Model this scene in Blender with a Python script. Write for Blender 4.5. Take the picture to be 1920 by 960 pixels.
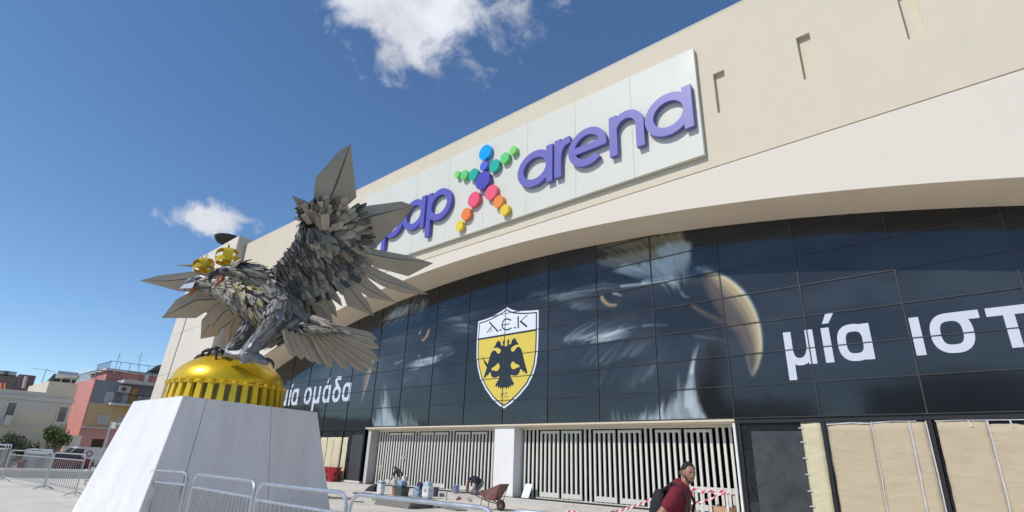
import bpy, bmesh, math, random
import numpy as np
from mathutils import Vector, Matrix
random.seed(7); RNG = np.random.default_rng(7)
for o in list(bpy.data.objects): bpy.data.objects.remove(o)
sc = bpy.context.scene
COL = sc.collection
R_ = math.radians

# ------------------------------------------------------------------ camera
FPX = 1018.78; PIT = .360439; ROL = .0347709; HC = 1.6
cp, sp = math.cos(PIT), math.sin(PIT)
V = lambda *a: np.array(a, float)
_R0 = V(1, 0, 0); CF = V(0, cp, sp); _U0 = V(0, -sp, cp)
CR = math.cos(ROL) * _R0 + math.sin(ROL) * _U0
CU = -math.sin(ROL) * _R0 + math.cos(ROL) * _U0
CC = V(0, 0, HC)
cam = bpy.data.cameras.new("camera"); camo = bpy.data.objects.new("camera", cam); COL.objects.link(camo)
cam.sensor_width = 36; cam.lens = FPX / 1920 * 36; cam.clip_start = .1; cam.clip_end = 6000
camo.matrix_world = Matrix(((CR[0], CU[0], -CF[0], 0), (CR[1], CU[1], -CF[1], 0), (CR[2], CU[2], -CF[2], HC), (0, 0, 0, 1)))
sc.camera = camo
# surveying helpers: the facade frame (s along, z up, d towards the plaza) and points in the world
YAW = -.7459028
O = V(-.1835, 28.2353, 0); DV = V(math.cos(YAW), math.sin(YAW), 0); NV = V(DV[1], -DV[0], 0)
def fp(s, z, d=0): return O + DV * s + NV * d + V(0, 0, z)
def ray(x, y): return CF + (x - 960) / FPX * CR - (y - 480) / FPX * CU
def fac(x, y, d=0):
    r = ray(x, y); t = ((O + NV * d - CC) @ NV) / (r @ NV); p = CC + t * r
    return (p - O) @ DV, p[2]
def at(x, y, Y): r = ray(x, y); return CC + r * (Y / r[1])
def gnd(x, y, z=0): r = ray(x, y); return CC + r * ((z - HC) / r[2])
GZ = -.15        # plaza level; the arena platform is z = 0

# ------------------------------------------------------------------ sun and sky
to_sun = NV * 2.17 - DV * .58 + V(0, 0, 2.21); to_sun /= np.linalg.norm(to_sun)
sun = bpy.data.lights.new("sun", 'SUN'); sun.energy = 3.35; sun.angle = R_(.55); sun.color = (1, .94, .86)
suno = bpy.data.objects.new("sun", sun); COL.objects.link(suno)
suno.rotation_euler = Vector(to_sun).to_track_quat('Z', 'Y').to_euler(); suno.location = (-20, -10, 40)
w = bpy.data.worlds.new("World"); sc.world = w; w.use_nodes = True
NT = w.node_tree; NT.nodes.clear()
def nd(nt, t, **k):
    n = nt.nodes.new(t)
    for a, b in k.items(): setattr(n, a, b)
    return n
sky = nd(NT, 'ShaderNodeTexSky', sky_type='NISHITA', sun_disc=False)
sky.sun_elevation = math.asin(to_sun[2]); sky.sun_rotation = math.atan2(to_sun[0], to_sun[1])
sky.air_density = .95; sky.dust_density = .1; sky.ozone_density = 2.0; sky.altitude = 900
bg = nd(NT, 'ShaderNodeBackground'); bg.inputs[1].default_value = .136
wo = nd(NT, 'ShaderNodeOutputWorld'); L = NT.links.new
tc = nd(NT, 'ShaderNodeTexCoord')
def vmath(op, a, b=None):
    n = nd(NT, 'ShaderNodeVectorMath', operation=op); L(a, n.inputs[0])
    if b is not None:
        if isinstance(b, (tuple, list, np.ndarray)): n.inputs[1].default_value = tuple(b)
        else: L(b, n.inputs[1])
    return n.outputs['Value'] if op == 'DOT_PRODUCT' else n.outputs[0]
def m(op, a, b=None, c=None, nt=None, clamp=False):
    nt = nt or NT; n = nd(nt, 'ShaderNodeMath', operation=op, use_clamp=clamp)
    for i, q in enumerate((a, b, c)):
        if q is None: continue
        if isinstance(q, (int, float)): n.inputs[i].default_value = q
        else: nt.links.new(q, n.inputs[i])
    return n.outputs[0]
def noise(nt, vec, scale, detail=6, rough=.6, dist=0.):
    n = nd(nt, 'ShaderNodeTexNoise'); n.inputs['Scale'].default_value = scale; n.inputs['Detail'].default_value = detail
    n.inputs['Roughness'].default_value = rough; n.inputs['Distortion'].default_value = dist
    if vec is not None: nt.links.new(vec, n.inputs['Vector'])
    return n.outputs['Fac']
gen = tc.outputs['Generated']
def cloud(px, py, rx, ry, tilt, sc_, seed, amp, edge=.45):
    c = ray(px, py); c /= np.linalg.norm(c)
    rt = np.cross(c, V(0, 0, 1)); rt /= np.linalg.norm(rt); up = np.cross(rt, c)
    ct, st = math.cos(tilt), math.sin(tilt)
    r2 = rt * ct + up * st; u2 = -rt * st + up * ct
    dc = m('MAXIMUM', vmath('DOT_PRODUCT', gen, c), .05)
    a = m('DIVIDE', vmath('DOT_PRODUCT', gen, r2), dc); b = m('DIVIDE', vmath('DOT_PRODUCT', gen, u2), dc)
    k = FPX * 1.08
    a = m('MULTIPLY', a, k / rx); b = m('MULTIPLY', b, k / ry)
    q = m('SQRT', m('ADD', m('MULTIPLY', a, a), m('MULTIPLY', b, b)))
    off = vmath('ADD', gen, (seed, seed * .7, -seed))
    n1 = noise(NT, off, sc_, 9, .62, .35)
    v = m('ADD', m('SUBTRACT', 1.0, q), m('MULTIPLY', m('SUBTRACT', n1, .5), amp))
    mr = nd(NT, 'ShaderNodeMapRange', interpolation_type='SMOOTHSTEP'); L(v, mr.inputs[0]); mr.inputs[1].default_value = -.05; mr.inputs[2].default_value = edge
    return mr.outputs[0]
cl = cloud(784, 8, 190, 160, -.10, 8, 6.4, 2.7, .55)
cl = m('MAXIMUM', cl, m('MULTIPLY', cloud(965, 18, 62, 62, .3, 15, 7.3, 3.9, 1.1), .8))
cl = m('MAXIMUM', cl, m('MULTIPLY', cloud(648, 84, 44, 20, -.7, 26, 2.3, 4.2, 1.5), .75))
cl = m('MAXIMUM', cl, cloud(389, 412, 80, 34, .08, 24, 1.7, 1.7, .55))
cl = m('MAXIMUM', cl, m('MULTIPLY', cloud(185, 716, 58, 22, .0, 25, 4.2, 2.0, .9), .8))
shade = noise(NT, vmath('ADD', gen, (2.2, 1, 0)), 11, 7, .6)
ramp = nd(NT, 'ShaderNodeMapRange'); L(shade, ramp.inputs[0]); ramp.inputs[1].default_value = .35; ramp.inputs[2].default_value = .66; ramp.inputs[3].default_value = 4.5; ramp.inputs[4].default_value = 6.6
ccol = nd(NT, 'ShaderNodeVectorMath', operation='SCALE'); ccol.inputs[0].default_value = (.93, .965, 1.06); L(ramp.outputs[0], ccol.inputs['Scale'])
mix = nd(NT, 'ShaderNodeMixRGB'); L(cl, mix.inputs[0])
hsv = nd(NT, 'ShaderNodeHueSaturation'); hsv.inputs['Saturation'].default_value = 1.08; L(sky.outputs[0], hsv.inputs['Color'])
tint = nd(NT, 'ShaderNodeVectorMath', operation='MULTIPLY'); tint.inputs[1].default_value = (.97, 1.06, 1.12); L(hsv.outputs[0], tint.inputs[0]); L(tint.outputs[0], mix.inputs[1]); L(ccol.outputs[0], mix.inputs[2])
L(mix.outputs[0], bg.inputs[0]); L(bg.outputs[0], wo.inputs[0])
sc.view_settings.view_transform = 'Standard'; sc.view_settings.look = 'None'; sc.view_settings.gamma = 1; sc.view_settings.exposure = 0.0

# ------------------------------------------------------------------ materials
MATS = {}
def mat(name, col, rough=.7, metal=0., var=.0, vscale=3., bump=0., bscale=40., spec=.5, coat=0., dirt=None, stretch=None):
    if name in MATS: return MATS[name]
    M_ = bpy.data.materials.new(name); M_.use_nodes = True; nt = M_.node_tree
    b = nt.nodes['Principled BSDF']
    b.inputs['Base Color'].default_value = (*col, 1); b.inputs['Roughness'].default_value = rough; b.inputs['Metallic'].default_value = metal
    b.inputs['Specular IOR Level'].default_value = spec; b.inputs['Coat Weight'].default_value = coat
    tcn = nd(nt, 'ShaderNodeTexCoord'); geo = nd(nt, 'ShaderNodeNewGeometry')
    vec = geo.outputs['Position']
    if stretch:
        mp = nd(nt, 'ShaderNodeMapping'); mp.inputs['Scale'].default_value = stretch; nt.links.new(vec, mp.inputs[0]); vec = mp.outputs[0]
    oi = nd(nt, 'ShaderNodeObjectInfo')
    if var or dirt:
        n1 = noise(nt, vec, vscale, 8, .6)
        mr = nd(nt, 'ShaderNodeMapRange'); nt.links.new(n1, mr.inputs[0]); mr.inputs[1].default_value = .3; mr.inputs[2].default_value = .7
        mr.inputs[3].default_value = 1 - var; mr.inputs[4].default_value = 1 + var
        sc_ = nd(nt, 'ShaderNodeVectorMath', operation='SCALE'); sc_.inputs[0].default_value = col; nt.links.new(mr.outputs[0], sc_.inputs['Scale'])
        out = sc_.outputs[0]
        if dirt:
            n2 = noise(nt, vec, vscale * .31, 9, .7, .6)
            m2 = nd(nt, 'ShaderNodeMapRange'); nt.links.new(n2, m2.inputs[0]); m2.inputs[1].default_value = .5; m2.inputs[2].default_value = .72; m2.inputs[4].default_value = dirt[1]
            mx = nd(nt, 'ShaderNodeMixRGB'); nt.links.new(m2.outputs[0], mx.inputs[0]); nt.links.new(out, mx.inputs[1]); mx.inputs[2].default_value = (*dirt[0], 1); out = mx.outputs[0]
        nt.links.new(out, b.inputs['Base Color'])
        r2 = nd(nt, 'ShaderNodeMapRange'); nt.links.new(n1, r2.inputs[0]); r2.inputs[1].default_value = .3; r2.inputs[2].default_value = .7
        r2.inputs[3].default_value = max(.02, rough * .85); r2.inputs[4].default_value = min(1, rough * 1.15); nt.links.new(r2.outputs[0], b.inputs['Roughness'])
    if bump:
        nb = noise(nt, vec, bscale, 5, .6)
        bp = nd(nt, 'ShaderNodeBump'); bp.inputs['Strength'].default_value = 1; bp.inputs['Distance'].default_value = bump
        nt.links.new(nb, bp.inputs['Height']); nt.links.new(bp.outputs[0], b.inputs['Normal'])
    MATS[name] = M_; return M_
def srgb(r, g, b): return tuple(((c / 255 + .055) / 1.055) ** 2.4 if c > 10 else c / 255 / 12.92 for c in (r, g, b))

# ------------------------------------------------------------------ mesh builder
class MB:
    def __init__(s): s.v = []; s.f = []; s.mi = []; s.cur = 0
    def add(s, vs, fs):
        n = len(s.v); s.v += [tuple(map(float, q)) for q in vs]; s.f += [tuple(i + n for i in f) for f in fs]; s.mi += [s.cur] * len(fs); return s
    def box(s, c, hx, hy, hz):
        c, hx, hy, hz = map(lambda q: np.array(q, float), (c, hx, hy, hz)); vs = []
        for k in (-1, 1):
            for j in (-1, 1):
                for i in (-1, 1): vs.append(c + i * hx + j * hy + k * hz)
        return s.add(vs, [(0, 2, 3, 1), (4, 5, 7, 6), (0, 1, 5, 4), (2, 6, 7, 3), (0, 4, 6, 2), (1, 3, 7, 5)])
    def abox(s, x0, x1, y0, y1, z0, z1): return s.box(((x0 + x1) / 2, (y0 + y1) / 2, (z0 + z1) / 2), ((x1 - x0) / 2, 0, 0), (0, (y1 - y0) / 2, 0), (0, 0, (z1 - z0) / 2))
    def fbox(s, s0, s1, z0, z1, d0, d1): return s.box(fp((s0 + s1) / 2, (z0 + z1) / 2, (d0 + d1) / 2), DV * (s1 - s0) / 2, NV * (d1 - d0) / 2, (0, 0, (z1 - z0) / 2))
    def hexa(s, a, b):      # two quads a (bottom/front ring) and b
        return s.add(list(a) + list(b), [(3, 2, 1, 0), (4, 5, 6, 7), (0, 1, 5, 4), (1, 2, 6, 5), (2, 3, 7, 6), (3, 0, 4, 7)])
    def tube(s, pts, r, n=8, closed=False, cap=True):
        P = [np.array(p, float) for p in pts]; rr = r if hasattr(r, '__len__') else [r] * len(P); base = len(s.v); N_ = len(P); up = None
        for i, p in enumerate(P):
            if closed: t = P[(i + 1) % N_] - P[i - 1]
            else: t = P[min(i + 1, N_ - 1)] - P[max(i - 1, 0)]
            t = t / (np.linalg.norm(t) + 1e-9)
            if up is None:
                up = V(0, 0, 1) if abs(t[2]) < .9 else V(1, 0, 0)
            u = up - t * (up @ t); u /= np.linalg.norm(u) + 1e-9; up = u; w_ = np.cross(t, u)
            for k in range(n):
                a = 2 * math.pi * k / n; s.v.append(tuple(p + rr[i] * (math.cos(a) * u + math.sin(a) * w_)))
        m_ = N_ if closed else N_ - 1
        for i in range(m_):
            for k in range(n):
                a = base + i * n + k; b = base + i * n + (k + 1) % n; c = base + ((i + 1) % N_) * n + (k + 1) % n; d = base + ((i + 1) % N_) * n + k
                s.f.append((a, b, c, d)); s.mi.append(s.cur)
        if cap and not closed:
            s.f.append(tuple(base + k for k in range(n))[::-1]); s.f.append(tuple(base + (N_ - 1) * n + k for k in range(n))); s.mi += [s.cur] * 2
        return s
    def prism(s, poly, fa, fb):   # poly: list of 2D; fa, fb: maps 2D -> 3D for the two faces
        n = len(poly); a = [fa(*p) for p in poly]; b = [fb(*p) for p in poly]
        return s.add(a + b, [tuple(range(n))[::-1], tuple(range(n, 2 * n))] + [(i, (i + 1) % n, n + (i + 1) % n, n + i) for i in range(n)])
    def ring(s, outer, inner, fa, fb):
        n = len(outer); vs = [fa(*p) for p in outer] + [fa(*p) for p in inner] + [fb(*p) for p in outer] + [fb(*p) for p in inner]; fs = []
        for i in range(n):
            j = (i + 1) % n
            fs += [(i, n + i, n + j, j), (2 * n + i, 2 * n + j, 3 * n + j, 3 * n + i), (i, j, 2 * n + j, 2 * n + i), (n + i, 3 * n + i, 3 * n + j, n + j)]
        return s.add(vs, fs)
    def lathe(s, c, prof, n=24, frac=1.):
        base = len(s.v); k_ = len(prof)
        for i in range(n):
            a = 2 * math.pi * i / n
            for r, z in prof: s.v.append((c[0] + r * math.cos(a), c[1] + r * math.sin(a), c[2] + z))
        for i in range(n):
            j = (i + 1) % n
            for k in range(k_ - 1):
                s.f.append((base + i * k_ + k, base + j * k_ + k, base + j * k_ + k + 1, base + i * k_ + k + 1)); s.mi.append(s.cur)
        return s
    def build(s, name, mt, parent=None, smooth=False, recalc=True, mesh_only=False):
        org = V(0, 0, 0)
        if parent is not None: org = V(*ORG[parent.name])
        vs = np.array(s.v, float)
        top = parent is None
        if top:
            lo, hi = vs.min(0), vs.max(0); org = V((lo[0] + hi[0]) / 2, (lo[1] + hi[1]) / 2, lo[2])
        me = bpy.data.meshes.new(name); me.from_pydata((vs - org).tolist(), [], s.f)
        for q in (mt if isinstance(mt, (list, tuple)) else [mt]): me.materials.append(q)
        if isinstance(mt, (list, tuple)): me.polygons.foreach_set('material_index', s.mi)
        if recalc:
            bm = bmesh.new(); bm.from_mesh(me); bmesh.ops.recalc_face_normals(bm, faces=bm.faces); bm.to_mesh(me); bm.free()
        if smooth:
            me.polygons.foreach_set('use_smooth', [True] * len(me.polygons))
            if smooth is not True: me.set_sharp_from_angle(angle=R_(smooth))
        o = bpy.data.objects.new(name, me); COL.objects.link(o)
        if top: o.location = org
        else: o.parent = parent
        ORG[o.name] = tuple(org); return o
ORG = {}
def thing(name, label, cat, loc, group=None):
    o = bpy.data.objects.new(name, None); COL.objects.link(o); o.location = tuple(map(float, loc)); ORG[o.name] = tuple(map(float, loc))
    o.empty_display_size = .3
    return tag(o, label, cat, group)
def tag(o, label=None, cat=None, group=None, kind=None):
    if label: o['label'] = label
    if cat: o['category'] = cat
    if group: o['group'] = group
    if kind: o['kind'] = kind
    return o
def copy_thing(r, loc, rotz=None, label=None):
    def cp_(o, par):
        c = o.copy(); COL.objects.link(c); c.parent = par; ORG[c.name] = ORG[o.name]
        for ch in CH.get(o.name, [q for q in bpy.data.objects if q.parent == o]): cp_(ch, c)
        return c
    CH = {}
    c = cp_(r, None); c.location = tuple(map(float, loc))
    if rotz is not None: c.rotation_euler.z = rotz
    if label: c['label'] = label
    return c

# ------------------------------------------------------------------ stroke lettering
def strip2(pts, wd, closed=False):
    P = np.array(pts, float); n = len(P); Lq = []; Rq = []
    for i in range(n):
        if closed: a = P[i] - P[i - 1]; b = P[(i + 1) % n] - P[i]
        else:
            a = P[i] - P[i - 1] if i else P[1] - P[0]; b = P[i + 1] - P[i] if i < n - 1 else P[-1] - P[-2]
        a = a / (np.linalg.norm(a) + 1e-9); b = b / (np.linalg.norm(b) + 1e-9)
        t = a + b; t /= np.linalg.norm(t) + 1e-9; nn = V(-t[1], t[0]); k = 1 / max(.5, abs(nn @ V(-a[1], a[0])))
        Lq.append(P[i] + nn * wd / 2 * k); Rq.append(P[i] - nn * wd / 2 * k)
    return Lq, Rq
def ell(cx, cy, rx, ry, n=36, p=2., a0=0, a1=360, close=True):
    out = []
    for i in range(n if close else n + 1):
        a = R_(a0 + (a1 - a0) * i / n); c, s_ = math.cos(a), math.sin(a)
        out.append((cx + rx * math.copysign(abs(c) ** (2 / p), c), cy + ry * math.copysign(abs(s_) ** (2 / p), s_)))
    return out
def glyph(mb, strokes, x0, y0, k, wd, d0, d1, lift=.003):
    for i, (pts, closed) in enumerate(strokes):
        pts = [(x0 + x * k, y0 + y * k) for x, y in pts]
        Lq, Rq = strip2(pts, wd, closed); e = lift * i
        fa = lambda s_, z_: fp(s_, z_, d0); fb = lambda s_, z_, e=e: fp(s_, z_, d1 + e)
        if closed: mb.ring(Lq, Rq, fa, fb)
        else: mb.prism(list(Lq) + list(Rq)[::-1], fa, fb) if len(pts) == 2 else _stripmesh(mb, Lq, Rq, fa, fb)
def _stripmesh(mb, Lq, Rq, fa, fb):
    n = len(Lq); vs = [fa(*p) for p in Lq] + [fa(*p) for p in Rq] + [fb(*p) for p in Lq] + [fb(*p) for p in Rq]; fs = []
    for i in range(n - 1):
        fs += [(i, n + i, n + i + 1, i + 1), (2 * n + i, 2 * n + i + 1, 3 * n + i + 1, 3 * n + i), (i, i + 1, 2 * n + i + 1, 2 * n + i), (n + i, 3 * n + i, 3 * n + i + 1, n + i + 1)]
    fs += [(0, 2 * n, 3 * n, n), (n - 1, 2 * n - 1, 4 * n - 1, 3 * n - 1)]
    mb.add(vs, fs)

# ================================================================== SETTING
m_conc = mat('plaza_concrete', (.68, .63, .54), .85, var=.10, vscale=.8, bump=.004, bscale=30, dirt=((.36, .34, .30), .55))
m_slab = mat('platform_stone', (.66, .62, .54), .75, var=.07, vscale=1.4, bump=.003, bscale=25, dirt=((.45, .42, .38), .4))
m_asph = mat('asphalt', (.10, .10, .10), .9, var=.15, vscale=1, bump=.004, bscale=60)
mb = MB(); n = 24; ext = 2500
mb.add([(-ext, -ext, GZ - .03), (ext, -ext, GZ - .03), (ext, ext, GZ - .03), (-ext, ext, GZ - .03)], [(0, 1, 2, 3)])
o = mb.build('ground', m_asph, recalc=False); tag(o, kind='structure')
# paved plaza as slabs: joints are gaps between slabs on a bed
mb = MB(); mb.abox(-60, 50, -30, 46, GZ - .026, GZ - .012); o = mb.build('plaza_bed', mat('joint_mortar', (.30, .28, .25), .9, var=.1)); tag(o, kind='structure')
pl = thing('plaza_paving', None, None, (0, 10, GZ)); tag(pl, kind='structure')
me0 = None; big = MB(); cnt = 0
cells = []
for i in range(-14, 14):
    for j in range(-4, 16):
        p = fp(19.3 + i * 3.2, GZ, -20.6 + j * 3.2 + 21)   # aligned with the facade
        cells.append(p)
for i in range(-26, 12):
    for j in range(-2, 17):
        s0 = i * 2.4; d0 = 1.3 + j * 2.4
        if i == -26 or True:
            c = fp(s0 + 1.2, GZ - .002 - .002 * random.random(), d0 + 1.2)
            Y = c[1]
            near = 5 < Y < 36 and abs(c[0]) < 22 and cnt < 290
            t = MB()
            t.box(c - V(0, 0, .008), DV * 1.192, NV * 1.192, (0, 0, .008))
            if near and d0 < 26:
                o = t.build('paving_slab', m_conc, pl); cnt += 1
            else: big.v += []; big.add(t.v, t.f)
o = big.build('paving_slabs_far', m_conc, pl); o['kind'] = 'stuff'

# ================================================================== ARENA
plaster = mat('cream_plaster', (.645, .565, .435), .8, var=.045, vscale=.7, bump=.0015, bscale=60, dirt=((.57, .515, .425), .5))
plaster2 = mat('pale_plaster', (.70, .63, .53), .78, var=.02, vscale=.9, bump=.0012, bscale=50)
plaster_sof = mat('soffit_plaster', (.78, .67, .52), .8, var=.03, vscale=.8)
whitecol = mat('white_column_paint', (.78, .77, .75), .6, var=.02)
m_dark = mat('dark_interior', (.012, .012, .013), .8)
m_mull = mat('bronze_mullion', (.062, .055, .054), .4, metal=.4, var=.1)
_ap = np.array([(-34.5, 5.0), (-32, 6.0), (-30, 6.75), (-27, 7.8), (-24.3, 8.5), (-23.5, 8.85), (-20.8, 9.38), (-16, 10.37), (-11.6, 11.03), (-6.7, 11.45), (-3, 11.68), (-1.2, 11.78), (0, 11.76), (3.6, 11.58), (6, 11.44), (8.6, 11.25), (10.6, 11.0), (12, 10.68), (15.1, 10.34), (17.2, 9.93), (19.1, 9.53), (20.65, 9.12), (24, 8.2), (28, 6.8), (32, 5.2), (35, 3.9)])
_pc = np.polyfit(_ap[:, 0], _ap[:, 1], 6)
def arch(s): return float(np.polyval(_pc, s))
def roofz(s): return 19.55 - .0175 * s
DW = 2.17
st = thing('arena_building', 'cream plaster stadium with a huge glass arch and white sign above the plaza', 'stadium', fp(0, 0, 0))
SA = [-34 + i * 1.0 for i in range(70)]   # s samples -34..35
def grooz(s): return 12.42 - .006 * s
# upper wall with three recessed slots (window niches)
mb = MB(); mb2 = MB()
niches = [(12.95, 13.40), (16.07, 16.52), (19.15, 19.62), (22.2, 22.67), (25.3, 25.77)]
NZ0, NZ1 = 14.6, 16.47
edges = [-32.3] + [q for n_ in niches for q in n_] + [35]
for k in range(len(edges) - 1):
    a, b = edges[k], edges[k + 1]; isn = k % 2 == 1; TH = .6
    def blk(z0a, z0b, z1a, z1b, d0=DW - TH, d1=DW):
        mb.hexa([fp(a, z0a, d0), fp(b, z0b, d0), fp(b, z0b, d1), fp(a, z0a, d1)], [fp(a, z1a, d0), fp(b, z1b, d0), fp(b, z1b, d1), fp(a, z1a, d1)])
    if isn:
        blk(grooz(a), grooz(b), NZ0, NZ0); blk(NZ1, NZ1, roofz(a), roofz(b)); blk(NZ0, NZ0, NZ1, NZ1, DW - TH, DW - .2)
    else: blk(grooz(a), grooz(b), roofz(a), roofz(b))
mb.build('upper_wall', plaster, st)
for a, b in niches[:3]:
    mb = MB(); mb.fbox(a + .002, b - .002, NZ0 + .002, NZ1 - .002, DW - .2, DW - .18); mb.build('wall_niche', plaster, st)
mb = MB(); mb.hexa([fp(-32.3, roofz(-32.3), DW - 9), fp(35, roofz(35), DW - 9), fp(35, roofz(35), DW + .012), fp(-32.3, roofz(-32.3), DW + .012)],
                   [fp(-32.3, roofz(-32.3) + .05, DW - 9), fp(35, roofz(35) + .05, DW - 9), fp(35, roofz(35) + .05, DW + .012), fp(-32.3, roofz(-32.3) + .05, DW + .012)])
mb.build('roof_coping', plaster2, st)
# side and rear walls so that the volume is closed
mb = MB(); mb.fbox(34.4, 35, 0, roofz(35), -40, DW - .61); mb.fbox(-34, 35, 0, 19, -40.6, -40); mb.build('rear_wall', plaster, st)
# arch band: front face, soffit and glazing side
mb = MB()
for k in range(len(SA) - 1):
    for f_ in range(3):
        a = SA[k] + f_ / 3; b = SA[k] + (f_ + 1) / 3
        if a < -32.3: continue
        mb.hexa([fp(a, arch(a), -.1), fp(b, arch(b), -.1), fp(b, arch(b), DW + .012), fp(a, arch(a), DW + .012)],
                [fp(a, grooz(a) - .05, -.1), fp(b, grooz(b) - .05, -.1), fp(b, grooz(b) - .05, DW + .012), fp(a, grooz(a) - .05, DW + .012)])
bm = bmesh.new()
me = bpy.data.meshes.new('arch_band'); 
# weld the segments into one body
vs = np.array(mb.v) - V(*ORG[st.name]); me.from_pydata(vs.tolist(), [], mb.f); bm.from_mesh(me)
bmesh.ops.remove_doubles(bm, verts=bm.verts, dist=.0005)
seen = {}; 
for f_ in bm.faces: seen.setdefault(tuple(sorted(v.index for v in f_.verts)), []).append(f_)
bmesh.ops.delete(bm, geom=[f_ for q in seen.values() if len(q) > 1 for f_ in q], context='FACES_ONLY')
bmesh.ops.recalc_face_normals(bm, faces=bm.faces); bm.to_mesh(me); bm.free()
me.materials.append(plaster2); me.materials.append(plaster_sof)
for p in me.polygons:
    if p.normal.z < -.6: p.material_index = 1
o = bpy.data.objects.new('arch_band', me); COL.objects.link(o); o.parent = st; ORG[o.name] = ORG[st.name]
mb = MB(); mb.hexa([fp(-32.3, grooz(-32.3) - .06, DW - .3), fp(35, grooz(35) - .06, DW - .3), fp(35, grooz(35) - .06, DW - .07), fp(-32.3, grooz(-32.3) - .06, DW - .07)],
                   [fp(-32.3, grooz(-32.3) + .01, DW - .3), fp(35, grooz(35) + .01, DW - .3), fp(35, grooz(35) + .01, DW - .07), fp(-32.3, grooz(-32.3) + .01, DW - .07)])
mb.build('shadow_gap', mat('gap_dark', (.18, .16, .14), .9), st)
# tower at the left end: leaning outer edge, return face, joints and a vertical groove
TD0, TD1 = -6, 3.0
def tl(z): return -43.4 - (20.8 - z) * .233
def tr(z): return -32.42 - (20.8 - z) * .05
tw = MB(); zt = 20.8
def gl(z): return tl(z) + 3.15 + (20.8 - z) * .018
def slabt(f0, f1, z0, z1, d0, d1, q=None):
    (q or tw).hexa([fp(f0(z0), z0, d0), fp(f1(z0), z0, d0), fp(f1(z0), z0, d1), fp(f0(z0), z0, d1)], [fp(f0(z1), z1, d0), fp(f1(z1), z1, d0), fp(f1(z1), z1, d1), fp(f0(z1), z1, d1)])
g0 = lambda z: gl(z) - .2
g1 = lambda z: gl(z) + .2
trm = lambda z: tr(z)
zs = [0, 4.5, 8.6, 12.7, 16.8, 20.8]
slabt(tl, trm, 0, zt, TD0, TD1 - .12)
tw.build('tower_core', mat('tower_joint', (.50, .45, .38), .85), st)
for i in range(5):
    z0, z1 = zs[i] + .015, zs[i + 1] - (.015 if i < 4 else 0)
    for f0, f1 in ((tl, g0), (g1, trm)):
        q = MB(); slabt(f0, f1, z0, z1, TD1 - .119, TD1, q); q.build('tower_panel', plaster2, st)
# wall between the tower and the arch foot
mb = MB(); mb.fbox(-34.2, -30.0, 0, 7.5, -.4, 1.9); mb.build('arch_foot', plaster2, st)
# floodlight dish on the tower roof
# glazing grid
CW = 2.8695; Z0 = 3.3114; DZ = 1.128
coff = {-6: .02, -5: .04, -4: .04, -3: 0, -2: -.03, -1: -.04, 0: -.05, 1: -.04, 2: -.03, 3: -.04, 4: .05, 5: 0, 6: 0, 7: 0}
def cs(i): return i * CW + coff.get(i, 0)
# ---- artwork printed on the film (an eagle head facing each way), painted here with numpy
PX = 34; AS0, AS1, AZ0, AZ1 = -34.5, 31.0, 3.2, 12.4
AW, AH = int((AS1 - AS0) * PX), int((AZ1 - AZ0) * PX)
art = np.zeros((AH, AW, 3), np.float32)
yy, xx = np.mgrid[0:AH, 0:AW].astype(np.float32)
ss = AS0 + xx / PX; zz = AZ0 + yy / PX
def vnoise(fx, fz, seed, oct_=4):
    rg = np.random.default_rng(seed); out = np.zeros((AH, AW), np.float32); amp = 1; tot = 0
    for o_ in range(oct_):
        gx = int((AS1 - AS0) * fx) + 3; gz = int((AZ1 - AZ0) * fz) + 3; g = rg.random((gz, gx)).astype(np.float32)
        u = (ss - AS0) * fx; v = (zz - AZ0) * fz; iu = u.astype(int); iv = v.astype(int); fu = u - iu; fv = v - iv
        fu = fu * fu * (3 - 2 * fu); fv = fv * fv * (3 - 2 * fv)
        out += amp * ((g[iv, iu] * (1 - fu) + g[iv, iu + 1] * fu) * (1 - fv) + (g[iv + 1, iu] * (1 - fu) + g[iv + 1, iu + 1] * fu) * fv)
        tot += amp; amp *= .55; fx *= 2; fz *= 2
    return out / tot
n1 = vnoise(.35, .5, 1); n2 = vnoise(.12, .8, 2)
base = np.array([33, 35, 38], np.float32); sheen = np.array([56, 60, 65], np.float32)
kk = np.clip((n1 * .6 + n2 * .4 - .36) / .3, 0, 1)[..., None]  # blotchy sheen of the glass painted into the film colour
lowdark = np.clip((zz - 3.6) / 2.4, .25, 1)[..., None] if True else 1  # sheen damped low down in the colour, for dark buildings reflected there
art[:] = base + (sheen - base) * kk * lowdark
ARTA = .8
def a2(x, y): s_, z_ = fac(x, y, 0); return ((s_ - AS0) * PX, (z_ - AZ0) * PX)
def stroke(p0, p1, p2, w0, w1, col, al, soft=1.2):
    """tapered quadratic stroke given in art pixels"""
    L_ = math.hypot(p2[0] - p0[0], p2[1] - p0[1]); nst = int(max(4, L_ / .8))
    xs = [p[0] for p in (p0, p1, p2)]; ys = [p[1] for p in (p0, p1, p2)]; pad = int(max(w0, w1) + 4)
    x0, x1 = max(0, int(min(xs)) - pad), min(AW, int(max(xs)) + pad); y0, y1 = max(0, int(min(ys)) - pad), min(AH, int(max(ys)) + pad)
    if x1 <= x0 or y1 <= y0: return
    X = xx[y0:y1, x0:x1]; Yq = yy[y0:y1, x0:x1]; mask = np.zeros_like(X)
    for i in range(nst + 1):
        t = i / nst; bx = (1 - t) ** 2 * p0[0] + 2 * t * (1 - t) * p1[0] + t * t * p2[0]; by = (1 - t) ** 2 * p0[1] + 2 * t * (1 - t) * p1[1] + t * t * p2[1]
        ww = w0 + (w1 - w0) * t; d = np.sqrt((X - bx) ** 2 + (Yq - by) ** 2)
        np.maximum(mask, np.clip((ww - d) / soft + .5, 0, 1) * (1 - .25 * t), out=mask)
    mask = (mask * al * ARTA)[..., None]
    art[y0:y1, x0:x1] = art[y0:y1, x0:x1] * (1 - mask) + np.array(col, np.float32) * mask
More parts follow.
